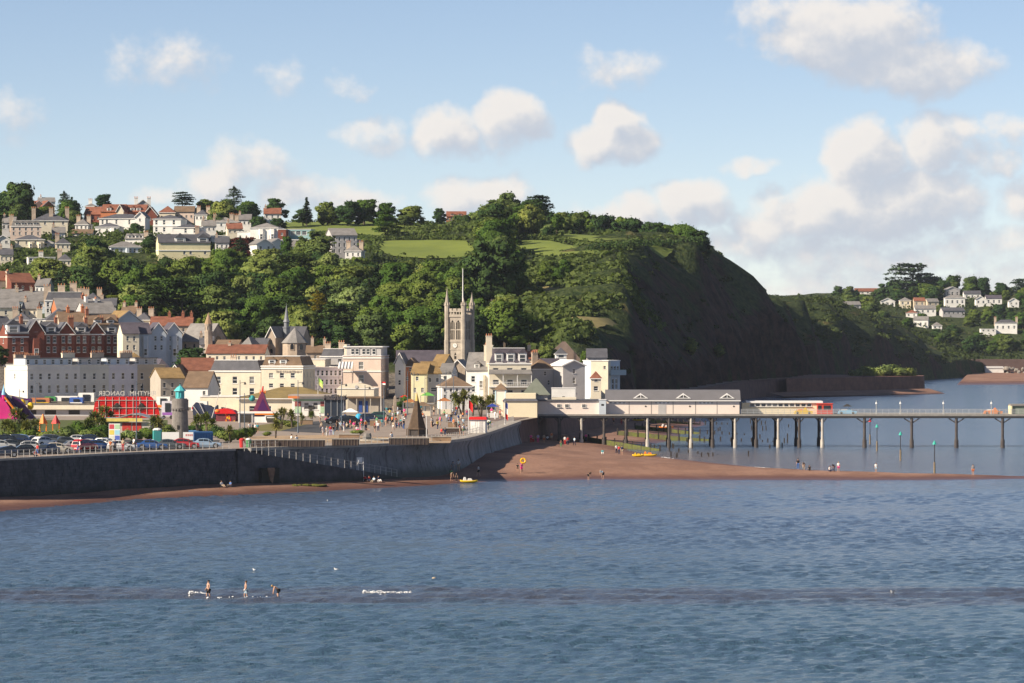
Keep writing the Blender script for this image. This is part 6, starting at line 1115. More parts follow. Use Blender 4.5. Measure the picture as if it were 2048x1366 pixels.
# containers, hoarding, toilet, sign board
d = GD(886, 6.); q = d / F
for (a, c, y0, y1, dd, col_, lab) in [(376, 398, 862, 880, 640, (.10, .26, .50), 'lighter blue storage container beside the lighthouse'), (388, 426, 864, 895, 600, (.02, .075, .21), 'dark blue storage container beside the lighthouse')]:
    r = empty('container', (X((a + c) / 2, dd), dd, 6.), R(6), lab, 'container'); w2 = (c - a) * dd / F / 2; hh = Z(y0, dd) - 6; m = MB(); m.box(-w2, w2, 0, 5, 0, hh); m.build('body', M('container_%d' % a, col_, .5, .2), r)
    for k in range(12): x = -w2 + .12 + k * (2 * w2 - .24) / 11; m = MB(); m.box(x - .07, x + .03, -.05, -.002, .1, hh - .1); m.build('rib', MATS['container_%d' % a], r)
for (a, c, lab, tx) in [(324, 358, 'white hoarding with faded print left of the red car', ''), (366, 405, 'white hoarding with red lettering behind the red car', '')]:
    dd = 605; r = empty('hoarding', (X((a + c) / 2, dd), dd, 6.), 0, lab, 'hoarding'); w2 = (c - a) * dd / F / 2; m = MB(); m.box(-w2, w2, 0, .08, .4, 1.55); m.build('board', TRIMW, r)
    for x in (-w2 + .15, w2 - .15): m = MB(); m.box(x - .05, x + .05, .082, .18, 0, 1.5); m.build('post', IRON, r)
    if a == 366:
        for k in range(9): x = -w2 + .4 + k * .29; m = MB(); m.box(x, x + .18, -.01, -.002, .95, 1.25); m.build('red_print', M('red_print', (.55, .12, .10), .6, .1), r)
dd = 596; r = empty('portable_toilet', (X(316, dd), dd, 6.), R(15), 'teal portable toilet with white dome roof', 'toilet'); m = MB(); m.box(-.6, .6, 0, 1.2, 0, 2.1); m.build('cabin', M('teal_plastic', (.05, .30, .29), .4, .1), r); m = MB(); m.blob((0, .6, 2.1), (.7, .7, .3), 12, 6); m.build('roof', TRIMW, r); m = MB(); m.box(-.45, .45, -.04, -.002, .1, 1.95); m.build('door', M('teal_door', (.09, .40, .38), .4, .1), r)
dd = 590; r = empty('information_board', (X(229, dd), dd, 6.), R(-5), 'white information board with coloured panels behind the white car', 'sign'); m = MB(); m.box(-.85, .85, 0, .1, .6, 3.2); m.build('board', TRIMW, r)
for k, (x, z, cc) in enumerate([(-.42, 2.75, (.6, .08, .10)), (.42, 2.75, (.45, .65, .40)), (-.42, 1.9, (.75, .60, .12)), (.42, 1.9, (.35, .65, .75)), (-.42, 1.1, (.7, .7, .6)), (.42, 1.1, (.1, .15, .5))]): m = MB(); m.box(x - .36, x + .36, -.02, -.002, z - .34, z + .34); m.build('panel', M('panel_%d' % k, cc, .6, .1), r)
for x in (-.7, .7): m = MB(); m.box(x - .06, x + .06, .02, .08, 0, .6); m.build('post', STEEL, r)
# inflatable slide
PNK = M('pink_vinyl', (.62, .035, .22), .4, .15); PURP = M('purple_vinyl', (.085, .02, .11), .4, .2); ORV = M('orange_vinyl', (.75, .22, .03), .4, .1); SKYB = M('sky_blue_vinyl', (.25, .52, .75), .4, .1); YEL = M('yellow_vinyl', (.80, .52, .02), .4, .1)
d = 760.; q = d / F; r = empty('inflatable_slide', PT(8, 838, d), 0, 'pink and purple inflatable slide with blue cone turrets at far left', 'inflatable slide')
m = MB(); m.extr([(-2.4, 0), (3.4, 0), (1., 3.9), (-.2, 5.2), (-2.4, 5.6)], 0, 3.2); m.build('slide_body', PURP, r); m = MB(); m.extr([(-2.2, .05), (2.6, .05), (.3, 3.4), (-.6, 4.1), (-2.2, 4.3)], -.8, -.01); m.build('slide_face', PNK, r)
m = MB(); m.tube((3.2, -.6, .4), (.2, -.6, 4.2), .22, .22, 8); m.build('edge_roll', ORV, r)
for (x, z0, z1, rr_) in ((.0, 4.6, 6.6, .36), (.5, 3.3, 4.4, .2), (2.5, 1.1, 2.3, .24)): m = MB(); m.tube((x, -.4, z0 - 1), (x, -.4, z0), rr_, rr_, 10, 1); m.tube((x, -.4, z0), (x, -.4, z1), rr_ * 1.2, .02, 10, 0); m.build('turret', [SKYB, PNK], r)
m = MB(); m.extr([(1., 0), (5.8, 0), (4.6, 1.4), (2.8, 3.6), (1.2, 4.4)], 2.2, 3.6); m.build('side_wall', PURP, r)
for (px, lab) in ((45, 'yellow inflatable ball beside the pink slide'), (61, 'yellow inflatable ball with face hanging right of the slide')): r = empty('inflatable_ball', PT(px, 812 if px == 61 else 806, 765), 0, lab, 'inflatable'); m = MB(); m.blob((0, 0, 0), (.62, .62, .72), 12, 8); m.build('ball', YEL, r); m = MB(); m.tube((0, 0, -.7), (0, 0, -3.4), .05, .05, 6); m.build('pole', STEEL, r)
# play tower
d = GD(878, 6.); q = d / F; r = empty('play_tower', (X(98, d), d, 6.), R(10), 'orange and red play tower with pointed roof', 'playground')
for i, (x, c_, zt_) in enumerate(((-.9, ORV, 3.9), (1.1, RED, 3.7))):
    for sx1 in (-.5, .5):
        for sy1 in (0, 1): m = MB(); m.tube((x + sx1, sy1, 0), (x + sx1, sy1, 2.4), .06, .06, 6); m.build('post', ORV, r)
    m = MB(); m.box(x - .55, x + .55, -.05, 1.05, 1.1, 1.2); m.build('platform', M('blue_plastic', (.03, .10, .45), .5, .1), r); m = MB(); m.lathe([(.75, 2.4), (.05, zt_)], 4, (x, .5)); m.build('roof', c_, r); m = MB(); m.lathe([(.42, .1), (.45, .8), (.3, 1.)], 10, (x, .3)); m.build('tunnel', ORV, r)
m = MB(); m.box(-.35, .55, .2, .8, 1.1, 1.16); m.build('bridge', YEL, r); m = MB(); m.tube((-1.4, 0, 1.2), (-2.6, -.6, .1), .3, .3, 8); m.build('slide', ORV, r)
# pirate ship, ghost ride, fun house
d = 760.; r = empty('pirate_ship', PT(412, 848, d), R(-5), 'dark navy pirate ship ride with white masts', 'fairground ride')
m = MB(); m.extr([(-2.4, .3), (1.8, .3), (2.2, 2.0), (2.1, 3.6), (1.5, 2.9), (.7, 3.5), (-1., 3.7), (-2., 4.1), (-2.6, 3.4)], 0, 1.8); m.build('hull', M('navy_paint', (.03, .04, .08), .6, .3), r)
for (x0, z0, x1, z1) in ((-1.2, 4., .4, .6), (-2.4, 3.4, -.6, .9), (1.0, .6, 2.6, 6.), (2.5, 1., 4., 4.)): m = MB(); m.tube((x0, -.3, z0), (x1, -.3, z1), .08, .06, 6); m.build('mast', WSTEEL, r)
m = MB(); m.box(-2.8, 4.4, -.5, 2.4, -1, .28); m.build('platform', GREYW, r)
d = 745.; r = empty('ghost_train', PT(452, 852, d), R(-5), 'orange and maroon fairground ride left of the white fun house', 'fairground ride')
MARO = M('maroon_panel', (.20, .05, .06), .6, .4, 2.)
m = MB(); m.box(-1.9, 1.8, 0, 3, 0, 2.3); m.build('body', MARO, r); m = MB(); m.extr([(-2.1, 2.3), (2., 2.3), (1.4, 2.9), (-.2, 3.3), (-1.9, 3.1)], -.4, 3.2); m.build('canopy', RED, r); m = MB(); m.blob((-1.6, -.3, 2.8), (.5, .3, .35), 10, 6); m.build('figurehead', ORV, r)
rr = random.Random(8)
for k in range(14): x = -.2 + rr.random() * 2; z = rr.uniform(.1, 2.1); m = MB(); m.box(x - .12, x + .12, -.06, -.004, z, z + rr.uniform(.2, .6)); m.build('painted_flame', rr.choice([ORV, YEL, RED]), r)
d = 735.; r = empty('fun_house', PT(520, 855, d), R(-4), 'white fun house ride with open front and shield shaped grille', 'fairground ride')
m = MB(); m.box(-4., -1.4, 0, 3, 0, 2.6, 0); m.box(-1.4, 3.6, .2, 3, 0, 2.0, 0); m.box(-4.1, 3.8, -.3, 3.2, 2.603, 2.9, 0); m.build('body', WHITE, r); m = MB(); m.box(-3.8, -1.6, -.05, -.004, .4, 2.4); m.build('opening', DARKTRIM, r)
m = MB(); m.extr([(.9, 2.2), (.9, 1.5), (1.3, .6), (2., .3), (2.7, .6), (3.1, 1.5), (3.1, 2.2)], -.1, .195, 0); m.extr([(1.1, 2.1), (1.1, 1.5), (1.4, .8), (2., .5), (2.6, .8), (2.9, 1.5), (2.9, 2.1)], -.16, -.104, 1); m.build('shield_grille', [TRIMW, DARKTRIM], r); m = MB(); m.box(1.3, 2.7, -.22, -.165, 1.75, 1.9); m.build('grille_bar', TRIMW, r)
r = empty('inflatable_castle', PT(524, 850, 752), R(-3), 'purple and maroon peaked inflatable with orange crown and teal ball', 'inflatable')
m = MB(); m.extr([(-1.7, 2.6), (1.6, 2.6), (.7, 4.6), (.25, 6.2), (-.15, 6.2), (-.9, 4.6)], 0, 1.6); m.build('peak', M('maroon_vinyl', (.20, .04, .09), .45, .3), r)
m = MB(); m.extr([(-.9, 2.7), (1.2, 2.7), (.15, 5.)], -.06, -.004); m.build('opening', PURP, r); m = MB(); m.tube((.0, .5, 6.2), (.15, .5, 7.3), .22, .12, 8); m.build('finial', RED, r)
m = MB()
for x in (-.35, -.05, .3, .55): m.tube((x, .4, 5.9), (x * 1.3, .4, 6.7), .16, .02, 6)
m.build('crown', ORV, r); m = MB(); m.blob((-1.9, .3, 5.), (.6, .6, .6), 12, 8); m.build('ball', M('teal_vinyl', (.05, .35, .35), .4, .3, 2.), r); m = MB(); m.box(-2.4, 2.6, -.3, 1.9, 1.9, 2.6); m.build('base_roll', ORV, r); m = MB(); m.box(-2.2, 2.4, 0, 1.7, -.6, 1.9); m.build('base', PURP, r)
# kiosk with pointed shingle roof
d = GD(872, 6.); q = d / F; r = empty('pointed_kiosk', (X(834, d), d, 6.), R(-20), 'kiosk with tall pointed brown shingle roof and golden tip', 'kiosk')
SHG = M('shingles', (.115, .078, .052), .9, .35, 1.5, .4)
m = MB(); m.lathe([(1.5, 0), (1.5, 15 * q)], 6); m.build('wall', M('kiosk_dark', (.07, .06, .055), .9, .3), r); m = MB(); m.lathe([(1.75, 13.5 * q), (1.5, 17 * q), (.82, 46 * q), (.36, 70 * q)], 6); m.build('roof', SHG, r); m = MB(); m.lathe([(.37, 70.1 * q), (.03, 86 * q)], 6); m.build('roof_tip', M('golden_tip', (.55, .38, .12), .7, .2), r)
for k in range(6): a = k * math.pi / 3; m = MB(); m.tube((1.75 * math.cos(a), 1.75 * math.sin(a), 0), (1.75 * math.cos(a), 1.75 * math.sin(a), 14 * q), .08, .08, 6); m.build('post', SHG, r)
# lifeguard hut, obelisk, marquees
d = GD(866, 6.); q = d / F; r = empty('lifeguard_hut', (X(955, d), d, 6.), R(-8), 'white lifeguard hut with red roof on the promenade', 'hut'); m = MB(); m.box(-1.3, 1.3, 0, 2, 0, 27 * q); m.build('wall', WHITE, r); m = MB(); m.frus(-1.55, 1.6, -.3, 2.3, 27 * q + .003, 32 * q, .2, .3); m.build('roof', RED, r); m = MB(); m.box(.3, .9, -.04, -.002, .1, 2.); m.build('door', GREYW, r); m = MB(); m.box(-1., -.35, -.04, -.002, 1.2, 1.9); m.build('notice', TRIMW, r)
for k in range(7): x = -1.2 + k * .4; m = MB(); m.box(x - .015, x + .015, -.02, -.001, .05, 27 * q - .05); m.build('board_joint', GREYW, r)
r = empty('obelisk', PT(790, 832, 790), R(10), 'slender pale stone obelisk behind the crowd', 'monument'); m = MB(); m.frus(-.35, .35, -.35, .35, .4, 3.7, .14, .14); m.build('shaft', STONEC, r); m = MB(); m.box(-.55, .55, -.55, .55, 0, .4); m.build('plinth', STONEC, r); m = MB(); m.frus(-.21, .21, -.21, .21, 3.702, 4.1, .2, .2); m.build('tip', STONEC, r)
def stall(px, yb, w_, h_, roofc, wallc, label, z=6., rz=0):
    d = GD(yb, z); r = empty('market_stall', (X(px, d), d, z), R(rz), label, 'stall', 'seafront stalls'); m = MB(); m.frus(-w_ / 2, w_ / 2, -.2, w_ * .8, h_, h_ + w_ * .22, w_ * .42, w_ * .36); m.build('canopy', roofc, r)
    for x in (-w_ / 2 + .08, w_ / 2 - .08):
        for y in (-.1, w_ * .8 - .1): m = MB(); m.tube((x, y, 0), (x, y, h_), .05, .05, 6); m.build('post', STEEL, r)
    m = MB(); m.box(-w_ / 2 + .15, w_ / 2 - .15, .1, .5, 0, .95); m.build('counter', wallc, r); return r
ORT = M('orange_tiles', (.40, .16, .06), .85, .3, 1.); LIME = M('lime_canvas', (.14, .42, .08), .7, .2)
stall(855, 815, 3.2, 2.6, LIME, GREYW, 'bright green square awning behind the pointed kiosk'); stall(888, 828, 3.0, 2.6, ORT, CREAM, 'orange roofed round stall before the pub'); stall(820, 826, 3., 2.2, ORT, TAUPE, 'orange roofed stall left of the pointed kiosk'); stall(845, 832, 3.4, 2., BROWNT, CREAM, 'brown roofed stall right of the pointed kiosk'); stall(888, 806, 2.4, 1.8, WHITE, WHITE, 'white peaked marquee behind the crowd'); stall(808, 812, 2., 2., RED, WHITE, 'small red topped stall behind the obelisk'); stall(700, 838, 3.2, 1.3, WHITE, BUFF, 'white serving hatch below the shelter'); stall(985, 836, 2.4, 2.2, M('royal_blue', (.03, .06, .32), .7, .2), WHITE, 'blue and white stall left of the pier entrance')
# raised beds and low walls on the promenade
def lowwall(a, c, yb, h_, m_, label, dep=1.6, z=6.0, name='planter', cat='planter', div=0):
    d = GD(yb, z); w2 = (c - a) * d / F / 2; r = empty(name, (X((a + c) / 2, d), d, z), 0, label, cat); q = MB(); q.box(-w2, w2, 0, dep, 0, h_); q.build('wall', m_, r); q = MB(); q.box(-w2 - .08, w2 + .08, -.08, dep + .08, h_ + .002, h_ + .12); q.build('coping', cope, r)
    for k in range(div): x = -w2 + (k + .5) * 2 * w2 / div; q = MB(); q.box(x - .03, x + .03, -.06, -.002, 0, h_); q.build('rib', M('rib_timber', (.22, .17, .13), .9, .2), r)
    return r
DKP = M('dark_timber', (.075, .055, .05), .9, .3, 1.5); BRNW = M('brown_low_wall', (.33, .22, .14), .9, .25, .8)
lowwall(492, 650, 893.5, .95, DKP, 'long dark slatted wall along the promenade left part', .5, div=18, name='low_wall', cat='wall'); lowwall(664, 718, 891, .9, DKP, 'dark slatted wall right of the promenade steps', .5, div=9, name='low_wall', cat='wall'); lowwall(778, 858, 889.5, .95, DKP, 'dark slatted wall around the paddling pool', .5, div=11, name='low_wall', cat='wall')
lowwall(678, 718, 884, 1.1, BRNW, 'brown kiosk block beside the paddling pool', 2.); lowwall(862, 902, 882, .6, BRNW, 'low brown bench wall near the flag pole', 1.); lowwall(885, 925, 868, .9, DKP, 'dark raised bed left of the lifeguard hut', 2.); lowwall(740, 762, 852, 1., BRNW, 'square brown planter beside the road', 1.5); lowwall(700, 720, 845, .9, BRNW, 'low brown planter below the shelter', 1.5); lowwall(600, 625, 849, .8, M('brown_low_wall'), 'stepped brown wall before the cafe', 1.5); lowwall(896, 914, 856, 1., BRNW, 'round ended planter right of the pointed kiosk', 1.2)
r = empty('paddling_pool', (X(750, 614), 614, 6.), 0, 'green paddling pool with rocks on the promenade', 'pool'); m = MB(); m.lathe([(3.2, .0), (3.2, .3), (2.9, .3), (2.9, .12)], 20); m.build('rim', cope, r); m = MB(); m.lathe([(2.89, .13), (2.89, .2)], 20); m.build('water', M('pool_green', (.16, .24, .19), .2, .2), r); m = MB(); m.blob((-1.2, 0, .4), (.8, .6, .8), 7, 5, jit=.5, seed=2); m.build('rock', LST, r)
# ---------------------------------------------------------------- the pier
PD, PB = 783., 797.; PINKP = wallm('pier_pink', (.80, .69, .61), .08, .2); PCR = wallm('pier_cream', (.80, .70, .50), .08, .2); q = PD / F
def pz(y): return Z(y, PD)
pier = empty('pier', (X(1060, PD), PD, 0), R(-1.3), 'long seaside pier on slim iron piles', 'pier'); L = (2260 - 1060) * q
m = MB(); m.box(-2, L, -.2, 14, pz(832), pz(828.5)); m.build('deck', M('deck_planks', (.30, .28, .255), .85, .25, .8), pier); m = MB(); m.box(-2, L, -.1, .25, pz(836), pz(832) - .003); m.box(-2, L, 13.6, 13.95, pz(836), pz(832) - .003); m.box(-2, L, 6.6, 7, pz(836), pz(832) - .003); m.build('girder', IRON, pier)
PIL = M('pile_iron', (.10, .085, .08), .8, .4, 1.); PILW = M('pale_pile', (.55, .50, .44), .8, .3, .8)
for i, px in enumerate([1076, 1118, 1163, 1208, 1252, 1295, 1338, 1382, 1425, 1470, 1512, 1556, 1598, 1644, 1728, 1822, 1911, 2003, 2095]):
    x = (px - 1060) * q
    for j, y in enumerate((.2, 13.4) if px < 1700 else (.2,)):
        pale = j == 0 and px in (1163, 1295, 1382, 1470, 1556, 1644); rd = .26 if px < 1700 else .28; m = MB(); m.tube((x, y, -2), (x, y, 1.6), rd * 1.6, rd * 1.5, 10); m.tube((x, y, 1.6), (x, y, pz(836)), rd, rd, 10); po = m.build('pile', PILW if pale else PIL, pier)
        m = MB()
        for sgn in (-1, 1): m.tube((x, y, pz(846)), (x + sgn * (1.5 if px > 1700 else .8), y, pz(836.5)), .12, .12, 6)
        m.build('bracket', PIL, po)
    if px > 1700: continue
    m = MB(); m.tube((x, .3, pz(842)), (x, 13.3, 1.8), .06, .06, 5); m.tube((x, 13.3, pz(842)), (x, .3, 1.8), .06, .06, 5); m.build('cross_brace', PIL, pier)
PRT = M('rail_grey', (.42, .42, .41), .6, .1)
for k in range(64):
    x = (1482 - 1060) * q + k * 1.2; m = MB(); m.box(x - .04, x + .04, -.15, -.07, pz(828.5), pz(818)); m.build('rail_post', PRT, pier)
for z_ in (818, 821.5, 825): m = MB(); m.box((1482 - 1060) * q, L, -.13, -.09, pz(z_) - .04, pz(z_) + .03); m.build('rail', PRT, pier)
m = MB()
for k in range(520): x = (1482 - 1060) * q + k * .15; m.box(x - .012, x + .012, -.125, -.105, pz(828.5), pz(818))
kind(m.build('balusters', PRT, pier), 'stuff')
def on_pier(px, y=1.5): return Vector((X(px, PD), PD + y, pz(828.5)))
# pavilion hall with panels
r = empty('pier_hall', on_pier(1346, 1.0), R(-1.3), 'long pale pink pier hall with slate roof and three white pediments', 'pier hall'); w2 = (1480 - 1213) * q / 2; hh = (828.5 - 800) * q; rhh = 19 * q
m = MB(); m.box(-w2, w2, .05, 11, 0, hh - .002); m.build('wall', PINKP, r)
m = MB(); m.extr([(0, 0), (0, 0)], 0, 0) if False else None
m = MB(); m.face([(-w2 - .2, -.45, hh - .05), (w2 + .2, -.45, hh - .05), (w2 + .2, 3.2, hh + rhh), (-w2 - .2, 3.2, hh + rhh)]); m.face([(-w2 - .2, 3.2, hh + rhh), (w2 + .2, 3.2, hh + rhh), (w2 + .2, 11, hh + rhh), (-w2 - .2, 11, hh + rhh)]); m.face([(w2 + .2, -.45, hh - .05), (w2 + .2, 11, hh - .05), (w2 + .2, 11, hh + rhh), (w2 + .2, 3.2, hh + rhh)]); m.face([(-w2 - .2, 11, hh - .05), (-w2 - .2, -.45, hh - .05), (-w2 - .2, 3.2, hh + rhh), (-w2 - .2, 11, hh + rhh)]); m.build('roof', M('hall_roof', (.155, .15, .16), .7, .12, .5), r)
m = MB(); m.box(-w2 - .2, w2 + .2, -.52, -.38, hh - .25, hh - .06); m.build('gutter', TRIMW, r)
edges = [1213, 1259, 1303.5, 1347, 1392, 1435, 1480]
for i in range(6):
    x0 = (edges[i] - 1346.5) * q + .05; x1 = (edges[i + 1] - 1346.5) * q - .05; m = MB(); m.box(x0, x1, 0, .048, .05, hh - .35); pn = m.build('panel', PINKP, r)
    if i in (0, 2, 4):
        m = MB(); m.box(x0 + .6, x1 - .6, -.04, -.002, hh - .75, hh - .42); v = m.build('vent_frame', TRIMW, pn)
        for k in range(4): xx = x0 + .8 + k * (x1 - x0 - 1.8) / 3; m = MB(); m.box(xx - .12, xx + .3, -.05, -.042, hh - .64, hh - .52); m.build('vent', DARKTRIM, pn)
    else:
        m = MB(); xx = (x0 * .25 + x1 * .75); m.T = Matrix.Translation((xx, -.002, hh * .55)) @ Matrix.Rotation(R(90), 4, 'X'); m.lathe([(.16, 0), (.16, .05)], 12); m.build('porthole', DARKTRIM, pn)
m = MB(); xx = (1325 - 1346.5) * q; m.box(xx - .75, xx + .75, -.05, -.003, 0, 1.9); m.build('door', GREYW, r)
for i in range(7): xx = (edges[i] - 1346.5) * q; m = MB(); m.box(xx - .04, xx + .04, -.03, .04, 0, hh - .3); m.build('cover_strip', LIGHTSL, r)
for px in (1282, 1367.5, 1455):
    xx = (px - 1346.5) * q; z0 = hh + .28; p_ = MB(); a_, b_ = 15.5 * q, 10.5 * q
    p_.extr([(xx - a_, z0), (xx + a_, z0), (xx, z0 + b_)], -.22, 1.2, 0); po = p_.build('pediment', TRIMW, r); p_ = MB()
    p_.extr([(xx - a_ * .62, z0 + .18), (xx - .1, z0 + .18), (xx - .1, z0 + b_ * .68)], -.26, -.222); p_.extr([(xx + .1, z0 + .18), (xx + a_ * .62, z0 + .18), (xx + .1, z0 + b_ * .68)], -.26, -.222); p_.build('louvre', DARKTRIM, po)
# entrance block and low wings
r = empty('pier_entrance', on_pier(1040, -5.), R(-1.3), 'cream pier entrance block with dark band and flat roof', 'pier entrance'); w2 = 34 * q; m = MB(); m.box(-w2, w2, 0, 12, -.6, 27 * q); m.build('wall', PCR, r); m = MB(); m.frus(-w2 - .2, w2 + .2, -.25, 12.2, 27 * q + .003, 32 * q, .5, .5); m.build('pent_roof', SLATE, r); m = MB(); m.box(-w2 + .5, w2 - .3, .6, 11.5, 32 * q + .003, 42 * q); m.build('parapet', PCR, r)
r = empty('pier_pyramid', on_pier(1072, 4.), R(-1.3), 'green slate pyramid roof above the pier entrance', 'pier roof'); m = MB(); m.box(-2.3, 2.3, 0, 4.6, 0, 38 * q); m.build('wall', GREYW, r); m = MB(); m.frus(-2.9, 2.9, -.5, 5.1, 38 * q + .003, 71 * q, 2.75, 2.65); m.build('roof', M('green_slate', (.17, .185, .15), .8, .2, .6), r)
r = empty('pier_lodge', PT(1001, 832, 790), R(-4), 'small pink lodge with brown pyramid roof left of the pier entrance', 'lodge'); m = MB(); m.box(-1.05, 1.05, 0, 2.2, -1, 53 * q); m.build('wall', PINKP, r); m = MB(); m.frus(-1.4, 1.4, -.3, 2.5, 53 * q + .003, 66 * q, 1.35, 1.35); m.build('roof', BROWNT, r)
for x in (-.98, .98): m = MB(); m.box(x - .14, x + .14, -.06, -.002, 0, 52 * q); m.build('corner_pilaster', M('sky_blue_paint', (.50, .66, .74), .7, .1), r)
r = empty('pier_wing', on_pier(1138, .6), R(-1.3), 'low pink pier wing with dark fascia and small windows', 'pier wing'); w2 = 62 * q; m = MB(); m.box(-w2, w2, 0, 8, 0, 26 * q); m.build('wall', PINKP, r); m = MB(); m.box(-w2 - .15, w2 + .1, -.25, 8.2, 26 * q + .003, 29 * q); m.build('fascia', SLATE, r)
for px in (1118, 1134, 1168): window(r, ((px - 1138) * q, -.02, 14 * q), 9 * q, 6 * q)
m = MB(); m.box(-3.4, 1.4, 1.5, 7.5, 29.1 * q, 33 * q); m.build('roof_plant', CREAM, r)
for (px, yt, w_, dd, m_, lab) in [(1127, 777, 49, 800, WHITE, 'plain white block behind the pier wing'), (1205, 800, 14, 782.5, BLUEW, 'grey lift box between pier wing and hall')]:
    r = empty('pier_block', (X(px, dd), dd, pz(828.5)), R(-1.3), lab, 'block'); m = MB(); ww = w_ * q / 2; hh_ = Z(yt, dd) - pz(828.5); m.box(-ww, ww, 0, ww * 1.6, 0, hh_); m.build('wall', m_, r); m = MB(); m.box(-ww - .08, ww + .08, -.08, ww * 1.6 + .08, hh_ + .002, hh_ + .15); m.build('coping', TRIMW, r); m = MB(); m.box(-.25, .25, -.03, -.002, hh_ * .6, hh_ * .6 + .35); m.build('vent', DARKTRIM, r)
# pier cafe, red cab, rides and lamps on the deck
r = empty('pier_cafe', on_pier(1562, 3.5), R(-1.3), 'low white pier arcade with a strip of windows', 'arcade'); w2 = 76 * q; m = MB(); m.box(-w2, w2, 0, 6, 0, 22 * q); m.build('wall', PCR, r); m = MB(); m.box(-w2 + .8, w2 + 1., -.4, 6.2, 22 * q + .003, 25.5 * q); m.build('roof', TRIMW, r)
for k in range(11): window(r, (-w2 + 2. + k * 1.12, -.02, 14.5 * q), 1., .62)
r = empty('red_cab', on_pier(1651, 1.5), R(-1.3), 'red engine shaped pier kiosk with big windows', 'kiosk'); m = MB(); m.box(-1.5, 1.5, 0, 2.2, 0, 1.95); m.build('body', M('cab_red', (.60, .07, .045), .4, .1), r); m = MB(); m.box(-1.6, 1.6, -.1, 2.3, 1.953, 2.12); m.build('roof', M('cab_red'), r)
for x in (-1.0, .45): m = MB(); m.box(x - (.35 if x < 0 else .7), x + (.35 if x < 0 else .7), -.03, -.002, .85, 1.7); m.build('window', GLASS, r)
for (px, c1, c2, lab) in [(1608, YEL, ORV, 'yellow children ride on the pier left of the red kiosk'), (1988, ORV, TRIMW, 'orange children ride far out on the pier'), (1696, SKYB, GREYW, 'pale blue stall with dark parasol on the pier')]:
    r = empty('pier_ride', on_pier(px, 1.2), R(-1.3), lab, 'ride'); m = MB(); m.extr([(-1.9, .1), (1.7, .1), (1.9, .5), (.9, .7), (.4, 1.25), (-.1, .8), (-1.6, .7)], 0, 1.2); m.build('body', c1, r); m = MB(); m.extr([(-1.2, .72), (.2, .82), (.1, .95), (-1.1, .9)], .1, 1.); m.build('seat', c2, r)
    for x in (-1.2, 1.1): m = MB(); m.tube((x, -.05, .25), (x, 1.25, .25), .25, .25, 10); m.build('wheel', DARKTRIM, r)
m = MB(); m.frus(-.9, .9, -.5, 1.3, 1.5, 2.0, .85, .85); m.build('parasol', DARKTRIM, r)
r = empty('pier_shelter', on_pier(2062, 2.), R(-1.3), 'green pier shelter at the right edge with cream end', 'shelter'); m = MB(); m.box(-3.4, 4, 0, 4, 0, 1.6); m.build('wall', M('shelter_green', (.20, .25, .20), .8, .2), r); m = MB(); m.box(-3.7, 4.3, -.3, 4.3, 1.603, 1.95); m.build('roof', LIGHTSL, r); m = MB(); m.box(-3.75, -3.45, -.35, 4.35, 0, 1.6); m.build('end_post', PALEY, r)
def lamppost(p, h_, label, m_=PRT, arm=True, twin=False, r_=.07, group=None):
    r = empty('lamp_post', p, 0, label, 'lamp post', group); m = MB(); m.tube((0, 0, -.1), (0, 0, h_), r_ * 1.3, r_ * .7, 8); m.tube((0, 0, 0), (0, 0, .8), r_ * 2, r_ * 1.6, 8); m.build('post', m_, r)
    for sg in ((-1, 1) if twin else (1,)):
        m = MB(); m.tube((0, 0, h_ - .5), (sg * .8, 0, h_ - .35), .035, .035, 6) if arm else None; m.lathe([(.05, h_ - .75), (.22, h_ - .7), (.12, h_ - .4), (.03, h_ - .3)], 8, (sg * .8 if arm else 0, 0)); m.build('lantern', IRON if arm else TRIMW, r)
    return r
for px, lab in ((1753, 'first lamp post on the open pier deck'), (1801, 'second lamp post on the open pier deck'), (1887, 'third lamp post on the open pier deck'), (1983, 'fourth lamp post on the open pier deck')): lamppost(on_pier(px, .3), 28 * q, lab, PRT, False, group='pier lamp posts')
DPOST = M('blue_grey_post', (.13, .16, .20), .6, .2)
for (px, yt, yb, lab) in [(71, 762, 828, 'dark street lamp before the left end of the terrace'), (273, 762, 884, 'tall blue street lamp before the red ride'), (480, 760, 872, 'tall lamp post left of the fun house'), (489, 786, 872, 'shorter lamp post beside the fun house'), (596, 760, 866, 'tall lamp post on the road before the cafe'), (683, 764, 858, 'lamp post right of the dark shelter'), (730, 770, 858, 'lamp post before the brown shelter'), (768, 772, 850, 'lamp post left of the obelisk'), (815, 742, 830, 'lamp post left of the pointed kiosk'), (828, 744, 826, 'lamp post behind the pointed kiosk'), (880, 748, 850, 'lamp post right of the pointed kiosk'), (892, 740, 826, 'lamp post left of the pub'), (907, 742, 826, 'lamp post before the pub front'), (850, 752, 822, 'lamp post before the grey house'), (39, 778, 826, 'thin lamp post before the cream gable')]:
    d = GD(yb, 6.); lamppost((X(px, d), d, 6.), (yb - yt) * d / F, lab, DPOST, True, False, .075, 'seafront street lamps')
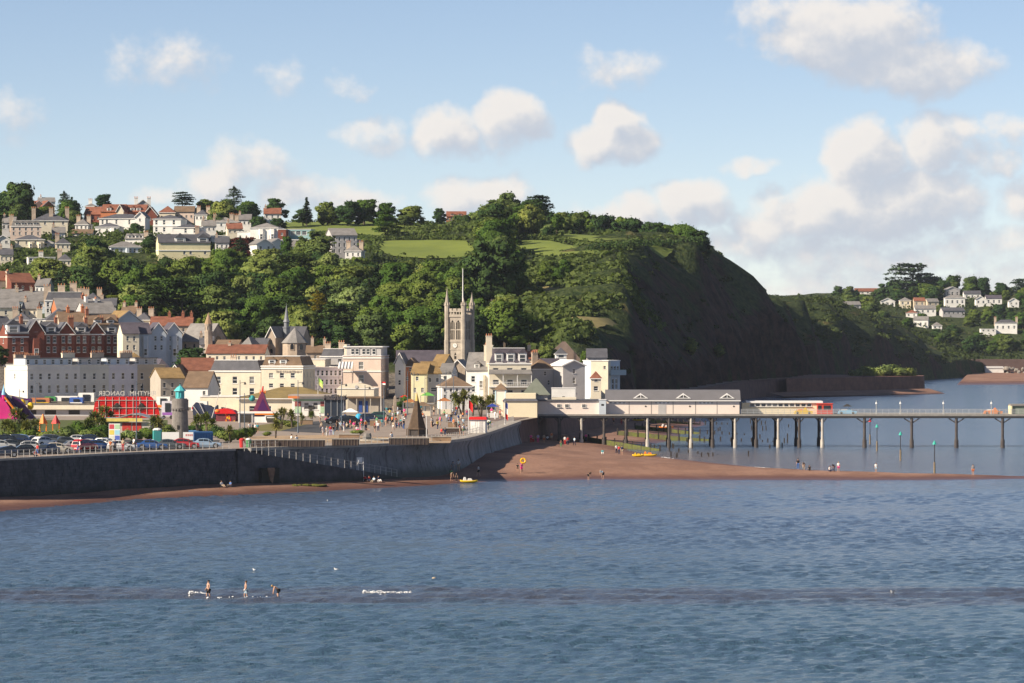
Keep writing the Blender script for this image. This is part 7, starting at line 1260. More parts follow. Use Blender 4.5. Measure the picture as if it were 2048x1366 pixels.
def flag(px, yt, yb, cols, label, z=6., fl=(1.2, .9), droop=.5):
    d = GD(yb, z); r = empty('flagpole', (X(px, d), d, z), 0, label, 'flagpole'); h_ = (yb - yt) * d / F; m = MB(); m.tube((0, 0, 0), (0, 0, h_), .06, .04, 8); m.build('pole', TRIMW, r)
    if cols:
        for k, c_ in enumerate(cols):
            m = MB(); n = 6
            for i in range(n): x0, x1 = fl[0] * i / n, fl[0] * (i + 1) / n; z1 = h_ - .1 - fl[1] * k / len(cols); z2 = h_ - .1 - fl[1] * (k + 1) / len(cols); f0, f1 = math.sin(x0 * 5) * .1, math.sin(x1 * 5) * .1; m.face([(x0, f0, z2 - x0 * droop), (x1, f1, z2 - x1 * droop), (x1, f1, z1 - x1 * droop), (x0, f0, z1 - x0 * droop)])
            m.build('cloth', c_, r)
    return r
flag(937, 797, 868, [RED, RED], 'lifeguard flagpole with red flag beside the hut', fl=(.7, 1.4), droop=1.2); flag(853, 830, 886, None, 'plain white pole at the promenade edge'); flag(636, 753, 800, [M('lime_flag', (.35, .6, .12), .7, .1), M('lime_flag2', (.65, .7, .2), .7, .1)], 'white flagpole with lime green flag on the theatre', z=8.5, fl=(1., 1.4), droop=1.); flag(1010, 802, 850, [M('flag_blue', (.02, .05, .25), .7, .1), TRIMW, RED], 'tall banner flag at the pier entrance', fl=(.5, 3.), droop=.8); flag(762, 762, 830, [RED, TRIMW], 'small red and white flag above the crowd', fl=(.9, .6), droop=.1)
# ---------------------------------------------------------------- Sprey point, groynes, far beach
SPR = M('red_rock_wall', (.23, .115, .085), .9, .35, .35, .4); d = 1450.
m = MB(); pl = [(96, 1395), (118, 1430), (140, 1462), (X(1848, 1478), 1478), (X(1850, 1500), 1500), (110, 1530)]
for i in range(len(pl)):
    (x0, y0), (x1, y1) = pl[i], pl[(i + 1) % len(pl)]; m.face([(x0 + .0, y0 - .8, -2), (x1, y1 - .8, -2), (x1 - .3, y1 + .2, 6.), (x0 - .3, y0 + .2, 6.)])
m.face([(x - .3, y + .2, 6.) for x, y in pl]); tag(m.build('stone_jetty', SPR), 'red stone headland jetty below the cliff', 'jetty')
for (px, c, w_, lab) in [(1720, 757, 46, 'leftmost bush on the red jetty'), (1745, 757, 52, 'second bush on the red jetty'), (1772, 757, 60, 'tallest bush on the red jetty'), (1800, 757, 54, 'bush right of the tallest on the red jetty'), (1818, 757, 34, 'rightmost bush on the red jetty')]: tree(px, c - {1772: 32, 1745: 28}.get(px, 24), c + 2, w_, 1480, 'bush', OLIVE, lab, name='shrub', cat='shrub', group='bushes on the red jetty')
m = MB(); m.extr([(X(1768, 1470), -.5), (X(1812, 1470), -.5), (X(1797, 1470), 3.), (X(1786, 1470), 3.)], 1468, 1473); tag(m.build('rock_buttress', M('pale_rock', (.36, .24, .15), .9, .3, .6, .3)), 'pale rock buttress leaning against the red jetty', 'rock')
m = MB(); n = 40
for i in range(n): x0 = 92 + i * 1.6; y0 = 1352 + i * 2.2; m.face([(x0, y0, .5 - .01 * i), (x0 + 1.6, y0 + 2.2, .5 - .01 * (i + 1)), (x0 - 2, y0 + 24, 1.6), (x0 - 3.6, y0 + 22, 1.6)])
kind(m.build('beach', mb_), 'structure', 'small red beach before the stone jetty')
m = MB(); m.face([(X(1850, 1760), 1640, -.2), (420, 1700, -.2), (430, 2110, 2.), (230, 2010, 2.)]); kind(m.build('beach', mb_), 'structure', 'distant strip of red beach on the right')
m = MB(); m.box(X(1838, 1990), X(2200, 1990), 1990, 2000, -1, 8.4); tag(m.build('sea_wall', M('far_wall', (.15, .10, .09), .9, .3, .2)), 'distant sea wall behind the far beach', 'sea wall')
r = empty('beach_hut', PT(1989, 747, 1985), 0, 'white building on the distant sea wall', 'building'); m = MB(); m.box(-4.6, 4.6, 0, 6, -1, 2.6); m.build('wall', WHITE, r); m = MB(); m.frus(-4.9, 4.9, -.3, 6.3, 2.603, 3.6, .4, 2.9); m.build('roof', GREYW, r)
m = MB(); rr = random.Random(4)
for k in range(90): m.blob((X(2008, 1975) + rr.uniform(0, 40), 1975 + rr.uniform(-5, 5), rr.uniform(.5, 4.2)), (rr.uniform(.6, 1.2),) * 3, 6, 4, jit=.5, seed=k)
kind(m.build('boulders', M('boulder', (.30, .27, .24), .9, .3, .5)), 'stuff', 'rock armour boulders before the distant sea wall')
GF = 'houses on the far headland'
for (a, c, e, yb, d, lab, w_, rf, rm_, rz) in [(1762, 1790, 603, 612, 2330, 'white gabled house standing alone on the far headland', WHITE, 'gablef', LIGHTSL, 0), (1710, 1772, 583, 588, 2470, 'long white farmhouse with red roof on the far skyline', WHITE, 'gable', TERRA, 0), (1800, 1822, 601, 611, 2330, 'cream house right of the lone white gable', CREAM, 'hip', LIGHTSL, 0), (1828, 1850, 602, 612, 2325, 'buff house in the middle of the far village', BUFF, 'gable', TERRA, 0), (1855, 1878, 604, 612, 2322, 'second buff house of the far village', BUFF, 'gable', LIGHTSL, 10), (1830, 1872, 618, 627, 2270, 'white bungalow row below the buff houses', WHITE, 'gable', LIGHTSL, 0), (1812, 1834, 626, 634, 2250, 'white cottage at the left of the lower village', WHITE, 'hip', TERRA, -10), (1827, 1856, 640, 656, 2215, 'white sunlit house low on the far slope', WHITE, 'gable', LIGHTSL, -10), (1866, 1884, 651, 659, 2210, 'small white house right of the low sunlit house', WHITE, 'hip', LIGHTSL, 0), (1890, 1930, 596, 611, 2330, 'large grey white terrace on the far headland', WHITE, 'hip', LIGHTSL, 0), (1890, 1920, 580, 594, 2400, 'tall gabled grey house near the far skyline', GREYW, 'gablef', LIGHTSL, 8), (1928, 1962, 588, 598, 2390, 'white house below the dark far pines', WHITE, 'gable', SLATE, 0), (1952, 1972, 599, 609, 2335, 'white gabled cottage right of the large terrace', WHITE, 'gablef', LIGHTSL, 0), (1972, 2004, 597, 609, 2335, 'long white house with purple roof at right', WHITE, 'gable', SLATEP, 0), (2018, 2038, 603, 611, 2330, 'white house at the right edge of the far village', WHITE, 'gablef', LIGHTSL, 0), (1990, 2034, 646, 663, 2205, 'big white house with end chimneys low on the far slope', WHITE, 'hip', SLATE, -6), (1962, 1992, 658, 664, 2200, 'low white annex left of the big far house', WHITE, 'flat', LIGHTSL, 0), (1885, 1930, 622, 630, 2265, 'shaded row of cottages below the large terrace', GREYW, 'gable', SLATE, 10), (1690, 1722, 610, 618, 2200, 'pale houses at the brow of the second cliff', GREYW, 'gable', LIGHTSL, 10), (1552, 1580, 601, 608, 1905, 'cream wall house on the second cliff top', CREAM, 'flat', LIGHTSL, 0)]:
    house(a, c, e, yb, d, lab, w_, rf, 1.9, rm_, 7, rz, [((e + yb) / 2, max(2, int((c - a) / 9)), 4, min(6, (yb - e) * .5))], chim=((.02, .5, 1.6), (.98, .5, 1.6)) if 'chimneys' in lab else (), group=GF)

rr = random.Random(77); fplaced = []                            # trees of the far headland slope, between the houses
FL = [(1700, 'the far field'), (1776, 'the lone white gable'), (1811, 'the far cream house'), (1845, 'the buff houses'), (1910, 'the large far terrace'), (1960, 'the white gabled cottage'), (1990, 'the purple roofed house'), (2015, 'the big far house'), (2050, 'the right edge')]
for i in range(420):
    d = rr.uniform(2110, 2440); px = rr.uniform(1690, 2075); x = X(px, d); z = gz(x, d)
    if z < 9 or len(fplaced) > 75: continue
    h_ = rr.uniform(5, 10); q_ = F / d; yb = YH - (z - CAMH) * q_; w_ = h_ * 1.2
    if blocked(px, yb - h_ * q_, yb, w_ * q_, d) or any(abs(x - a) < 5 and abs(d - c) < 14 for a, c in fplaced): continue
    fplaced.append((x, d)); lm = min(FL, key=lambda t_: abs(t_[0] - px)); mt_ = rr.choice([LEAF, DARKL, LEAF])
    gtree(px, 0, d, h_, w_, 'broad', mt_, uniq(f'{"small" if h_ < 6.5 else "large" if h_ > 8.5 else "middling"} {"dark" if mt_ is DARKL else "green"} tree {"below" if yb > 640 else "level with" if yb > 605 else "above"} and {"left" if px < lm[0] else "right"} of {lm[1]}'), group='trees on the far headland', rot=rr.random() * 6)

# fair trailers and caravans on the grass before the long terrace
def trailer(px, yb, w_, h_, m1, m2, label, z=6.0):
    d = GD(yb, z); r = empty('fair_trailer', (X(px, d), d, z), R(-4), label, 'trailer', 'fair trailers before the terrace'); m = MB(); m.frus(-w_ / 2, w_ / 2, 0, 2.2, .5, h_, .08, .15); m.build('body', m1, r); m = MB(); m.box(-w_ / 2 + .2, w_ / 2 - .2, -.03, -.002, .75, 1.25); m.build('stripe', m2, r)
    m = MB(); m.box(-w_ * .2, w_ * .25, -.05, -.004, 1.35, h_ - .35); m.build('window', GLASS, r)
    for x in (-w_ * .3, w_ * .3): m = MB(); m.tube((x, -.02, .35), (x, .25, .35), .35, .35, 10); m.build('wheel', DARKTRIM, r)
for (px, yb, w_, h_, m1, m2, lab) in [(80, 816, 4.2, 2.2, ORBRICK, YEL, 'orange fair trailer right of the yellow ball'), (100, 815, 2.6, 2.4, M('green_van', (.06, .25, .08), .5, .1), TRIMW, 'small green fair trailer'), (132, 815, 5.2, 2.5, WHITE, RED, 'long white fair trailer with red stripe left of the ride'), (152, 816, 3., 2.3, M('blue_van', (.05, .12, .4), .5, .1), TRIMW, 'blue fair trailer left of the red ride'), (172, 815, 3.6, 3.2, WHITE, M('purple_stripe', (.3, .12, .4), .5, .1), 'tall white fair trailer beside the red ride'), (326, 822, 3., 3., WHITE, ORV, 'white and orange fair trailer right of the red ride'), (398, 826, 3.4, 2.4, WHITE, RED, 'white fair trailer behind the pirate ship'), (335, 838, 2.4, 3.4, LILAC, M('purple_stripe'), 'lilac fair booth left of the lighthouse'), (52, 822, 2., 2.6, PURP, ORV, 'purple fair booth beside the pink slide')]: trailer(px, yb, w_, h_, m1, m2, lab)
# ---------------------------------------------------------------- people
def person(p, rz, ps, top, bot, label, hair='brown', h_=1.7, long=True, group=None, z_off=0.):
    r = empty('person', p, R(rz), label, 'person', group, h_ / 1.7); r.location.z += z_off; S_ = PSET[ps]; link('body', S_['body'], r)
    for nm, c_ in (('shirt', top), ('trousers' if long else 'shorts', bot)):
        if c_: o = link(nm, S_[nm], r); remat(o, CLO[c_])
    o = link('hair', S_['hair'], r); remat(o, HAIRS[hair]); return r
def on_prom(px, yb): d = GD(yb, 6.); return (X(px, d), d, 6.)
def on_beach(px, yb):
    d = np.arange(505., 1100., .5); z = np.maximum(0., beach_z(X(px, d), d)); k = int(np.argmax(Z(yb, d) <= z + .02)); return (X(px, d[k]), float(d[k]), float(z[k]))
# three bathers on the sand bar
d = 345.
person((X(417, d), d, -.32), -60, 'wade', None, 'black', 'bather in black shorts wading beside the white splash', 'dark', 1.72, False)
person((X(492, d), d, -.32), -75, 'wade', None, 'paleblue', 'bather in pale shorts wading in the middle', 'brown', 1.66, False)
person((X(557, d), d, -.30), -80, 'bend', None, 'black', 'bather in black shorts bending over the water', 'fair', 1.66, False)
GPB = 'people on the beach'; GPP = 'people on the promenade'
for (px, yb, rz, ps, t_, b_, lab, hr, h_, lg) in [
 (443, 974, 40, 'sit', 'white', 'beige', 'person in white sitting below the stone wall', 'brown', 1.7, True), (461, 974, -40, 'sit', 'blue', 'beige', 'person in blue sitting below the stone wall', 'dark', 1.7, True),
 (730, 962, 20, 'sit', 'red', 'black', 'person in red sitting at the slipway foot', 'dark', 1.6, True), (738, 963, 0, 'sit', 'red', 'navy', 'second person in red sitting at the slipway foot', 'brown', 1.6, True), (748, 965, -30, 'sit', 'paleblue', 'beige', 'person in pale blue sitting at the slipway foot', 'brown', 1.7, True), (757, 964, 30, 'sit', 'navy', 'white', 'person in navy sitting right of the red pair', 'dark', 1.7, True), (783, 953, 10, 'sit', 'black', 'navy', 'person in black sitting by the slipway end', 'dark', 1.7, True), (795, 952, 80, 'walk', 'white', 'beige', 'person in white walking off the slipway', 'fair', 1.7, False),
 (903, 962, 20, 'bend', 'beige', 'brown', 'person bending beside the yellow boat', 'brown', 1.7, False), (913, 964, -30, 'stand', 'black', 'black', 'small dark person left of the yellow boat', 'dark', 1.4, True), (906, 946, 10, 'stand', 'grey', 'grey', 'person in grey in the edge of the wall shadow', 'dark', 1.75, True), (917, 942, -20, 'stand', 'white', 'beige', 'person in white in the edge of the wall shadow', 'brown', 1.75, False), (902, 950, 30, 'sit', 'green', 'brown', 'person in green sitting in the wall shadow', 'brown', 1.7, False),
 (957, 953, -70, 'walk', 'white', 'black', 'person in white shirt and black shorts crossing the sand', 'brown', 1.7, False), (1043, 947, 30, 'arm', 'pink', 'pink', 'person in pink holding up a yellow ring', 'fair', 1.75, False), (1035, 944, 0, 'stand', 'black', 'brown', 'child in dark clothes beside the person in pink', 'dark', 1.25, False),
 (1177, 960, 40, 'bend', 'black', 'black', 'person in black stooping at the water edge', 'dark', 1.6, False), (1206, 959, -40, 'bend', 'paleblue', 'black', 'person in pale shirt stooping at the water edge', 'grey', 1.85, False),
 (1205, 908, 0, 'sit', 'teal', 'white', 'person in teal sitting on the sand before the pier', 'brown', 1.7, True), (1233, 908, 20, 'stand', 'white', 'navy', 'person in white in the trio near the yellow kayaks', 'dark', 1.7, True), (1238, 909, -20, 'stand', 'red', 'navy', 'person in red in the trio near the yellow kayaks', 'brown', 1.6, True), (1244, 910, 0, 'stand', 'navy', 'beige', 'person in navy in the trio near the yellow kayaks', 'dark', 1.65, False),
 (1130, 890, 0, 'stand', 'white', 'red', 'person in white under the pier shade', 'dark', 1.7, True), (1136, 891, 20, 'stand', 'red', 'navy', 'person in red under the pier shade', 'dark', 1.7, True), (1149, 892, -40, 'walk', 'paleblue', 'navy', 'person in pale blue walking before the pier', 'brown', 1.7, True), (1122, 894, 0, 'stand', 'brown', 'green', 'small person in green before the pier', 'brown', 1.3, True), (1180, 882, 0, 'sit', 'white', 'beige', 'person in white sitting by the groyne', 'brown', 1.7, True), (1172, 884, 0, 'stand', 'pink', 'navy', 'person in pink by the groyne under the pier', 'brown', 1.7, True),
 (1062, 886, 0, 'stand', 'pink', 'red', 'person in pink beside the sea wall end', 'brown', 1.7, True), (1066, 884, 10, 'sit', 'red', 'red', 'person in red sitting beside the sea wall end', 'dark', 1.7, True), (1076, 886, 0, 'stand', 'lilac', 'pink', 'person in lilac beside the first pier pile', 'fair', 1.7, True), (1088, 886, 0, 'stand', 'beige', 'orange', 'person in beige beside the first pier pile', 'brown', 1.7, False), (1103, 882, 0, 'stand', 'orange', 'beige', 'person in orange between the pier piles', 'brown', 1.75, False), (1095, 880, 0, 'sit', 'white', 'navy', 'person in white sitting between the pier piles', 'dark', 1.7, True),
 (873, 920, 60, 'stand', 'navy', 'navy', 'person in navy leaning on the shaded wall', 'dark', 1.75, True), (830, 940, 70, 'walk', 'navy', 'black', 'dark figure walking below the shaded wall', 'dark', 1.75, True), (850, 922, 30, 'sit', 'red', 'navy', 'person sitting on the wall foot in shade', 'dark', 1.7, True), (738, 934, 10, 'stand', 'blue', 'blue', 'person in bright blue below the slipway railing', 'dark', 1.7, True), (1045, 872, 0, 'sit', 'red', 'navy', 'person in red sitting in deep wall shade', 'dark', 1.7, True),
 (1596, 939, 0, 'stand', 'black', 'blue', 'person in black standing on the spit', 'dark', 1.75, True), (1608, 940, -20, 'bend', 'grey', 'beige', 'person in grey stooping on the spit', 'brown', 1.6, True), (1619, 941, 0, 'sit', 'black', 'black', 'dark person sitting on the spit', 'dark', 1.6, True), (1660, 943, 30, 'sit', 'white', 'navy', 'person in white crouching on the spit', 'brown', 1.7, True), (1668, 943, -30, 'bend', 'navy', 'navy', 'person in navy stooping on the spit', 'dark', 1.5, True), (1677, 944, 0, 'stand', 'white', 'pink', 'person in white standing on the spit', 'fair', 1.6, False), (1752, 945, 0, 'stand', 'white', 'paleblue', 'person in white alone far along the spit', 'brown', 1.5, False), (1946, 951, 0, 'stand', 'grey', 'orange', 'person in grey near the tip of the spit', 'dark', 1.7, False),
 (1227, 849, 0, 'stand', 'orange', 'black', 'person in orange seen under the pier', 'brown', 1.7, False), (1243, 850, 0, 'stand', 'orange', 'red', 'second person in orange seen under the pier', 'brown', 1.7, True)]:
    person(on_beach(px, yb), rz, ps, t_, b_, lab, hr, h_, lg, GPB)
PROM = [(75, 912, 'stand', 'red', 'blue', 'person in red at the railing beside the black car'), (71, 913, 'sit', 'red', 'navy', 'child in red at the left railing'), (157, 906, 'walk', 'navy', 'blue', 'person in navy walking along the left railing'), (221, 903, 'stand', 'orange', 'beige', 'person in orange at the railing before the white car'), (230, 903, 'stand', 'navy', 'black', 'person in navy at the railing before the white car'), (246, 902, 'stand', 'beige', 'red', 'person in beige behind the railing'), (268, 900, 'walk', 'white', 'beige', 'person in white before the blue street lamp'),
 (583, 893, 'walk', 'white', 'black', 'person in white with dark bag on the promenade'), (593, 893, 'walk', 'white', 'navy', 'second person in white on the promenade'), (499, 866, 'stand', 'white', 'grey', 'person in long white beside the lawn'), (510, 868, 'stand', 'white', 'white', 'person in white behind the sandy terrace'), (515, 867, 'stand', 'teal', 'brown', 'person in teal behind the sandy terrace'), (505, 866, 'stand', 'grey', 'navy', 'person in grey beside the lawn'),
 (783, 888, 'stand', 'white', 'white', 'person in white at the promenade edge near the pool'), (883, 876, 'stand', 'red', 'navy', 'person in red beside the low brown bench'), (890, 877, 'stand', 'navy', 'navy', 'person in navy beside the low brown bench'), (920, 869, 'stand', 'red', 'beige', 'person in red left of the lifeguard hut'), (927, 870, 'stand', 'white', 'green', 'person in white top and green shorts left of the lifeguard hut'), (722, 862, 'stand', 'red', 'pink', 'person in long red on the sandy terrace'), (731, 861, 'stand', 'orange', 'navy', 'person in orange on the sandy terrace'), (708, 862, 'stand', 'pink', 'beige', 'person in pink by the planter'), (714, 862, 'sit', 'white', 'pink', 'person sitting by the planter'),
 (646, 872, 'stand', 'white', 'white', 'person in white in the group by the road'), (654, 873, 'stand', 'white', 'white', 'second person in white in the group by the road'), (661, 872, 'stand', 'red', 'lilac', 'person with red bag in the group by the road'), (667, 871, 'stand', 'black', 'paleblue', 'person in black in the group by the road'), (643, 864, 'stand', 'beige', 'navy', 'person in beige behind the road group'), (674, 862, 'stand', 'brown', 'black', 'person in brown right of the road group'), (681, 862, 'walk', 'paleblue', 'grey', 'person in pale blue right of the road group'), (688, 864, 'stand', 'lilac', 'white', 'person in lilac right of the road group'),
 (640, 845, 'walk', 'white', 'beige', 'person in white on the road before the cafe'), (656, 846, 'stand', 'navy', 'orange', 'person in navy on the road before the cafe'), (652, 844, 'sit', 'pink', 'navy', 'person sitting outside the cafe'), (1000, 838, 'stand', 'red', 'brown', 'person in red by the pier entrance'), (990, 840, 'stand', 'white', 'white', 'person in white by the pier entrance'), (978, 846, 'stand', 'brown', 'green', 'person in brown beside the promenade bins')]
for i, (px, yb, ps, t_, b_, lab) in enumerate(PROM): person(on_prom(px, yb), random.uniform(-80, 80), ps, t_, b_, lab, random.choice(list(HAIRS)), random.uniform(1.6, 1.8), random.random() < .6, GPP)
rr = random.Random(31); cn = list(CLO); seen = set()
spots = [(rr.uniform(765, 985), rr.uniform(826, 862)) for _ in range(84)] + [(rr.uniform(690, 800), rr.uniform(845, 866)) for _ in range(16)]
for k, (px, yb) in enumerate(spots):
    if 808 < px < 862 and yb < 876 and yb > 850: continue
    if 935 < px < 975: continue
    t_, b_ = rr.choice(cn), rr.choice(['navy', 'black', 'beige', 'blue', 'white', 'grey']); ps = rr.choice(['stand', 'walk', 'stand', 'sit'])
    where = 'left of pointed kiosk' if px < 810 else 'behind pointed kiosk' if px < 862 else 'before the pub' if px < 935 else 'near pier entrance'; dep = 'front' if yb > 850 else 'middle' if yb > 838 else 'back'
    pw = {'stand': 'standing', 'walk': 'walking', 'sit': 'sitting'}[ps]; lab = f'person in {t_} and {b_} {pw} at crowd {dep} {where}'
    if lab in seen: continue
    seen.add(lab); person(on_prom(px, yb), rr.uniform(-180, 180), ps, t_, b_, lab, rr.choice(list(HAIRS)), rr.uniform(1.5, 1.85), rr.random() < .6, 'crowd on the promenade')
# ---------------------------------------------------------------- cars
TYRE = M('tyre', (.02, .02, .02), .8, .1); RIM = M('alloy_rim', (.45, .45, .46), .35, .1, metal=.7); LENS = M('lamp_lens', (.75, .75, .72), .15, .05); TAIL = M('tail_lens', (.45, .02, .02), .2, .05); CGL = M('car_glass', (.025, .032, .038), .06, .1, spec=.8); PLATE = M('number_plate', (.7, .68, .6), .5, .05)
CARK = {  # stations: x, belt z, roof z (None: bonnet / boot), half-width ; cabin fractions
 'hatch': dict(L=3.9, W=.86, st=[(-1.95, .55, None), (-1.85, .80, None), (-1.0, .92, None), (-.35, .95, 1.36), (.35, .96, 1.47), (1.2, .97, 1.44), (1.75, .98, 1.18), (1.93, .80, None), (1.95, .5, None)]),
 'saloon': dict(L=4.5, W=.88, st=[(-2.25, .52, None), (-2.12, .74, None), (-1.05, .86, None), (-.35, .90, 1.33), (.35, .92, 1.41), (1.05, .93, 1.36), (1.6, .94, None), (2.15, .90, None), (2.25, .55, None)]),
 'suv': dict(L=4.4, W=.93, st=[(-2.2, .65, None), (-2.1, .98, None), (-1.15, 1.06, None), (-.6, 1.08, 1.62), (.3, 1.1, 1.76), (1.5, 1.1, 1.74), (2.0, 1.08, 1.45), (2.17, .95, None), (2.2, .6, None)]),
 'mpv': dict(L=4.3, W=.90, st=[(-2.15, .6, None), (-2.0, .92, None), (-1.35, 1.0, None), (-.7, 1.02, 1.5), (.2, 1.04, 1.68), (1.4, 1.04, 1.66), (1.95, 1.04, 1.4), (2.13, .9, None), (2.15, .55, None)])}
def car_meshes(kd):
    K = CARK[kd]; W_ = K['W']; st = K['st']; m = MB(); rings = []
    for i, (x, b_, rf) in enumerate(st):
        e = 1 - .10 * (abs(x) / (K['L'] / 2)) ** 4; w_ = W_ * e
        rf_ = rf if rf else b_ + .015; tw = w_ * (.74 if rf else .86); rings.append([m.pt(p) for p in ((x, -w_ * .93, .22), (x, -w_, .50), (x, -w_ * .99, b_ * .86), (x, -w_ * .93, b_), (x, -tw, rf_), (x, tw, rf_), (x, w_ * .93, b_), (x, w_ * .99, b_ * .86), (x, w_, .50), (x, w_ * .93, .22))])
    for A, B in zip(rings, rings[1:]):
        for i in range(9): m.idx([A[i], B[i], B[i + 1], A[i + 1]])
    m.idx(rings[0][::-1]); m.idx(rings[-1]); body = m.mesh('body', M('paint_white', (.75, .75, .74), .25, .05, spec=.5), False)
    g = MB(); cab = [i for i, q in enumerate(st) if q[2]]
    v = lambda i, k: Vector(m.v[rings[i][k]])
    for i in cab[:-1]:                                        # side windows, standing 8 mm proud
        for a, b_, sg in ((3, 4, -1), (6, 5, 1)):
            q = [v(i, a).lerp(v(i, b_), .12), v(i + 1, a).lerp(v(i + 1, b_), .12), v(i + 1, a).lerp(v(i + 1, b_), .86), v(i, a).lerp(v(i, b_), .86)]; c = sum(q, Vector()) / 4; q = [c + (p - c) * .93 + Vector((0, sg * .008, .003)) for p in q]; g.face(q if sg < 0 else q[::-1])
    i = cab[0]; q = [v(i - 1, 4), v(i - 1, 5), v(i, 5), v(i, 4)]; c = sum(q, Vector()) / 4; g.face([c + (p - c) * .9 + Vector((-.012, 0, .012)) for p in q])
    i = cab[-1]; q = [v(i, 4), v(i, 5), v(i + 1, 5), v(i + 1, 4)]; c = sum(q, Vector()) / 4; g.face([c + (p - c) * .86 + Vector((.015, 0, .01)) for p in q])
    for a, b_, sg in ((3, 4, -1), (6, 5, 1)):
        i = cab[0]; q = [v(i - 1, a).lerp(v(i - 1, b_), .3), v(i, a).lerp(v(i, b_), .12), v(i, a).lerp(v(i, b_), .84)]; c = sum(q, Vector()) / 3; q = [c + (p - c) * .8 + Vector((0, sg * .01, .004)) for p in q]; g.face(q if sg < 0 else q[::-1])
    return body, g.mesh('windows', CGL)
_m = MB(); _m.T = Matrix.Rotation(R(90), 4, 'X'); _m.lathe([(.30, -.10), (.325, -.06), (.325, .06), (.30, .10)], 14); WH = _m.mesh('wheel', TYRE); _m = MB(); _m.T = Matrix.Rotation(R(90), 4, 'X'); _m.lathe([(.21, -.108), (.2, -.115), (.2, .115), (.21, .108)], 10); RM = _m.mesh('rim', RIM)
_m = MB(); _m.T = Matrix.Rotation(R(90), 4, 'X'); _m.lathe([(.385, -.06), (.385, .045)], 14); ARCHM = _m.mesh('wheel_arch', DARKTRIM)
_m = MB(); _m.blob((0, 0, 0), (.05, .17, .08), 8, 6); LAMP = _m.mesh('lamp', LENS, True); _m = MB(); _m.box(-.01, .01, -.26, .26, -.055, .055); PLT = _m.mesh('number_plate', PLATE); _m = MB(); _m.blob((0, 0, 0), (.07, .1, .07), 8, 5); MIR = _m.mesh('mirror', DARKTRIM, True)
CARM = {k: car_meshes(k) for k in CARK}; PAINTS = {}
def paint(c):
    if c not in PAINTS:
        cc = dict(white=(.72, .72, .70), black=(.012, .012, .014), red=(.42, .012, .012), silver=(.42, .42, .42), cream=(.52, .47, .38), blue=(.03, .09, .27), navy=(.012, .022, .06), grey=(.075, .085, .09), paleblue=(.28, .38, .50), green=(.03, .09, .06))[c]; m_ = M('paint_' + c, cc, .22, .04, spec=.6)
        if c != 'white': pass
        m_.node_tree.nodes['Principled BSDF'].inputs['Coat Weight'].default_value = .6; PAINTS[c] = m_
    return PAINTS[c]
def car(px, yb, kd, c, rz, label, group='cars in the seafront car park', z=6.):
    d = GD(yb, z); r = empty('parked_car', (X(px, d), d, z), R(rz), label, 'car', group); b_, g_ = CARM[kd]; K = CARK[kd]; L = K['L'] / 2; W_ = K['W']
    o = link('body', b_, r); remat(o, paint(c)); link('windows', g_, r)
    for x in (-L * .62, L * .62):
        for y in (-1, 1):
            o = link('wheel', WH, r); o.location = (x, y * (W_ - .07), .325); q = link('rim', RM, o); a = link('wheel_arch', ARCHM, r); a.location = (x, y * (W_ - .035), .36)
    for y in (-1, 1):
        o = link('headlight', LAMP, r); o.location = (-L + .09, y * W_ * .62, .66); o = link('tail_light', LAMP, r); o.location = (L - .06, y * W_ * .66, .80); remat(o, TAIL); o = link('mirror', MIR, r); o.location = (-L * .22, y * (W_ + .05), 1.0)
    for x in (-L - .005, L + .005): o = link('number_plate', PLT, r); o.location = (x, 0, .45)
    return r
for (px, yb, kd, c, rz, lab) in [(8, 914, 'hatch', 'navy', 20, 'dark navy hatchback cut by the left edge at the railing'), (46, 909, 'saloon', 'black', 12, 'black saloon in the front row behind the railing'), (66, 902, 'hatch', 'silver', 190, 'silver hatchback behind the black saloon'), (118, 906, 'hatch', 'cream', 186, 'cream hatchback in the front row'), (92, 908, 'saloon', 'navy', 60, 'navy car tail between black saloon and cream hatchback'), (150, 901, 'saloon', 'silver', 205, 'silver car behind the cream hatchback'), (169, 902, 'mpv', 'red', 240, 'red people carrier seen from behind'), (198, 900, 'hatch', 'blue', 200, 'deep blue hatchback beside the red carrier'), (242, 901, 'hatch', 'white', 188, 'round white hatchback in the front row'), (213, 896, 'hatch', 'silver', 160, 'silver car nose behind the deep blue hatchback'), (280, 898, 'saloon', 'black', 185, 'black saloon right of the white hatchback'), (304, 898.5, 'saloon', 'blue', 184, 'mid blue saloon before the hoarding'), (340, 897.5, 'saloon', 'grey', 184, 'dark grey saloon left of the red hatchback'), (372, 897, 'hatch', 'red', 182, 'bright red hatchback before the lettered hoarding'), (412, 896, 'saloon', 'paleblue', 182, 'pale blue car at the right end of the front row'),
 (18, 893, 'suv', 'black', 190, 'black four wheel drive in the second row at left'), (44, 892, 'suv', 'navy', 175, 'navy four wheel drive in the second row'), (70, 891, 'hatch', 'silver', 220, 'silver hatchback in the second row with open tail lights'), (88, 893, 'hatch', 'white', 230, 'white hatchback in the second row'), (108, 891, 'mpv', 'grey', 190, 'grey estate with roof rack in the second row'), (134, 892, 'saloon', 'grey', 200, 'grey car in the second row left of the red carrier'), (160, 888, 'saloon', 'silver', 175, 'silver saloon at the back of the car park'), (186, 888, 'hatch', 'navy', 185, 'navy hatchback at the back of the car park'), (5, 900, 'hatch', 'silver', 185, 'silver hatchback in the middle row at the left edge'), (28, 899, 'hatch', 'grey', 200, 'dark grey hatchback in the middle row'), (2, 888, 'mpv', 'white', 180, 'white van like car at the back left')]: car(px, yb, kd, c, rz, lab)
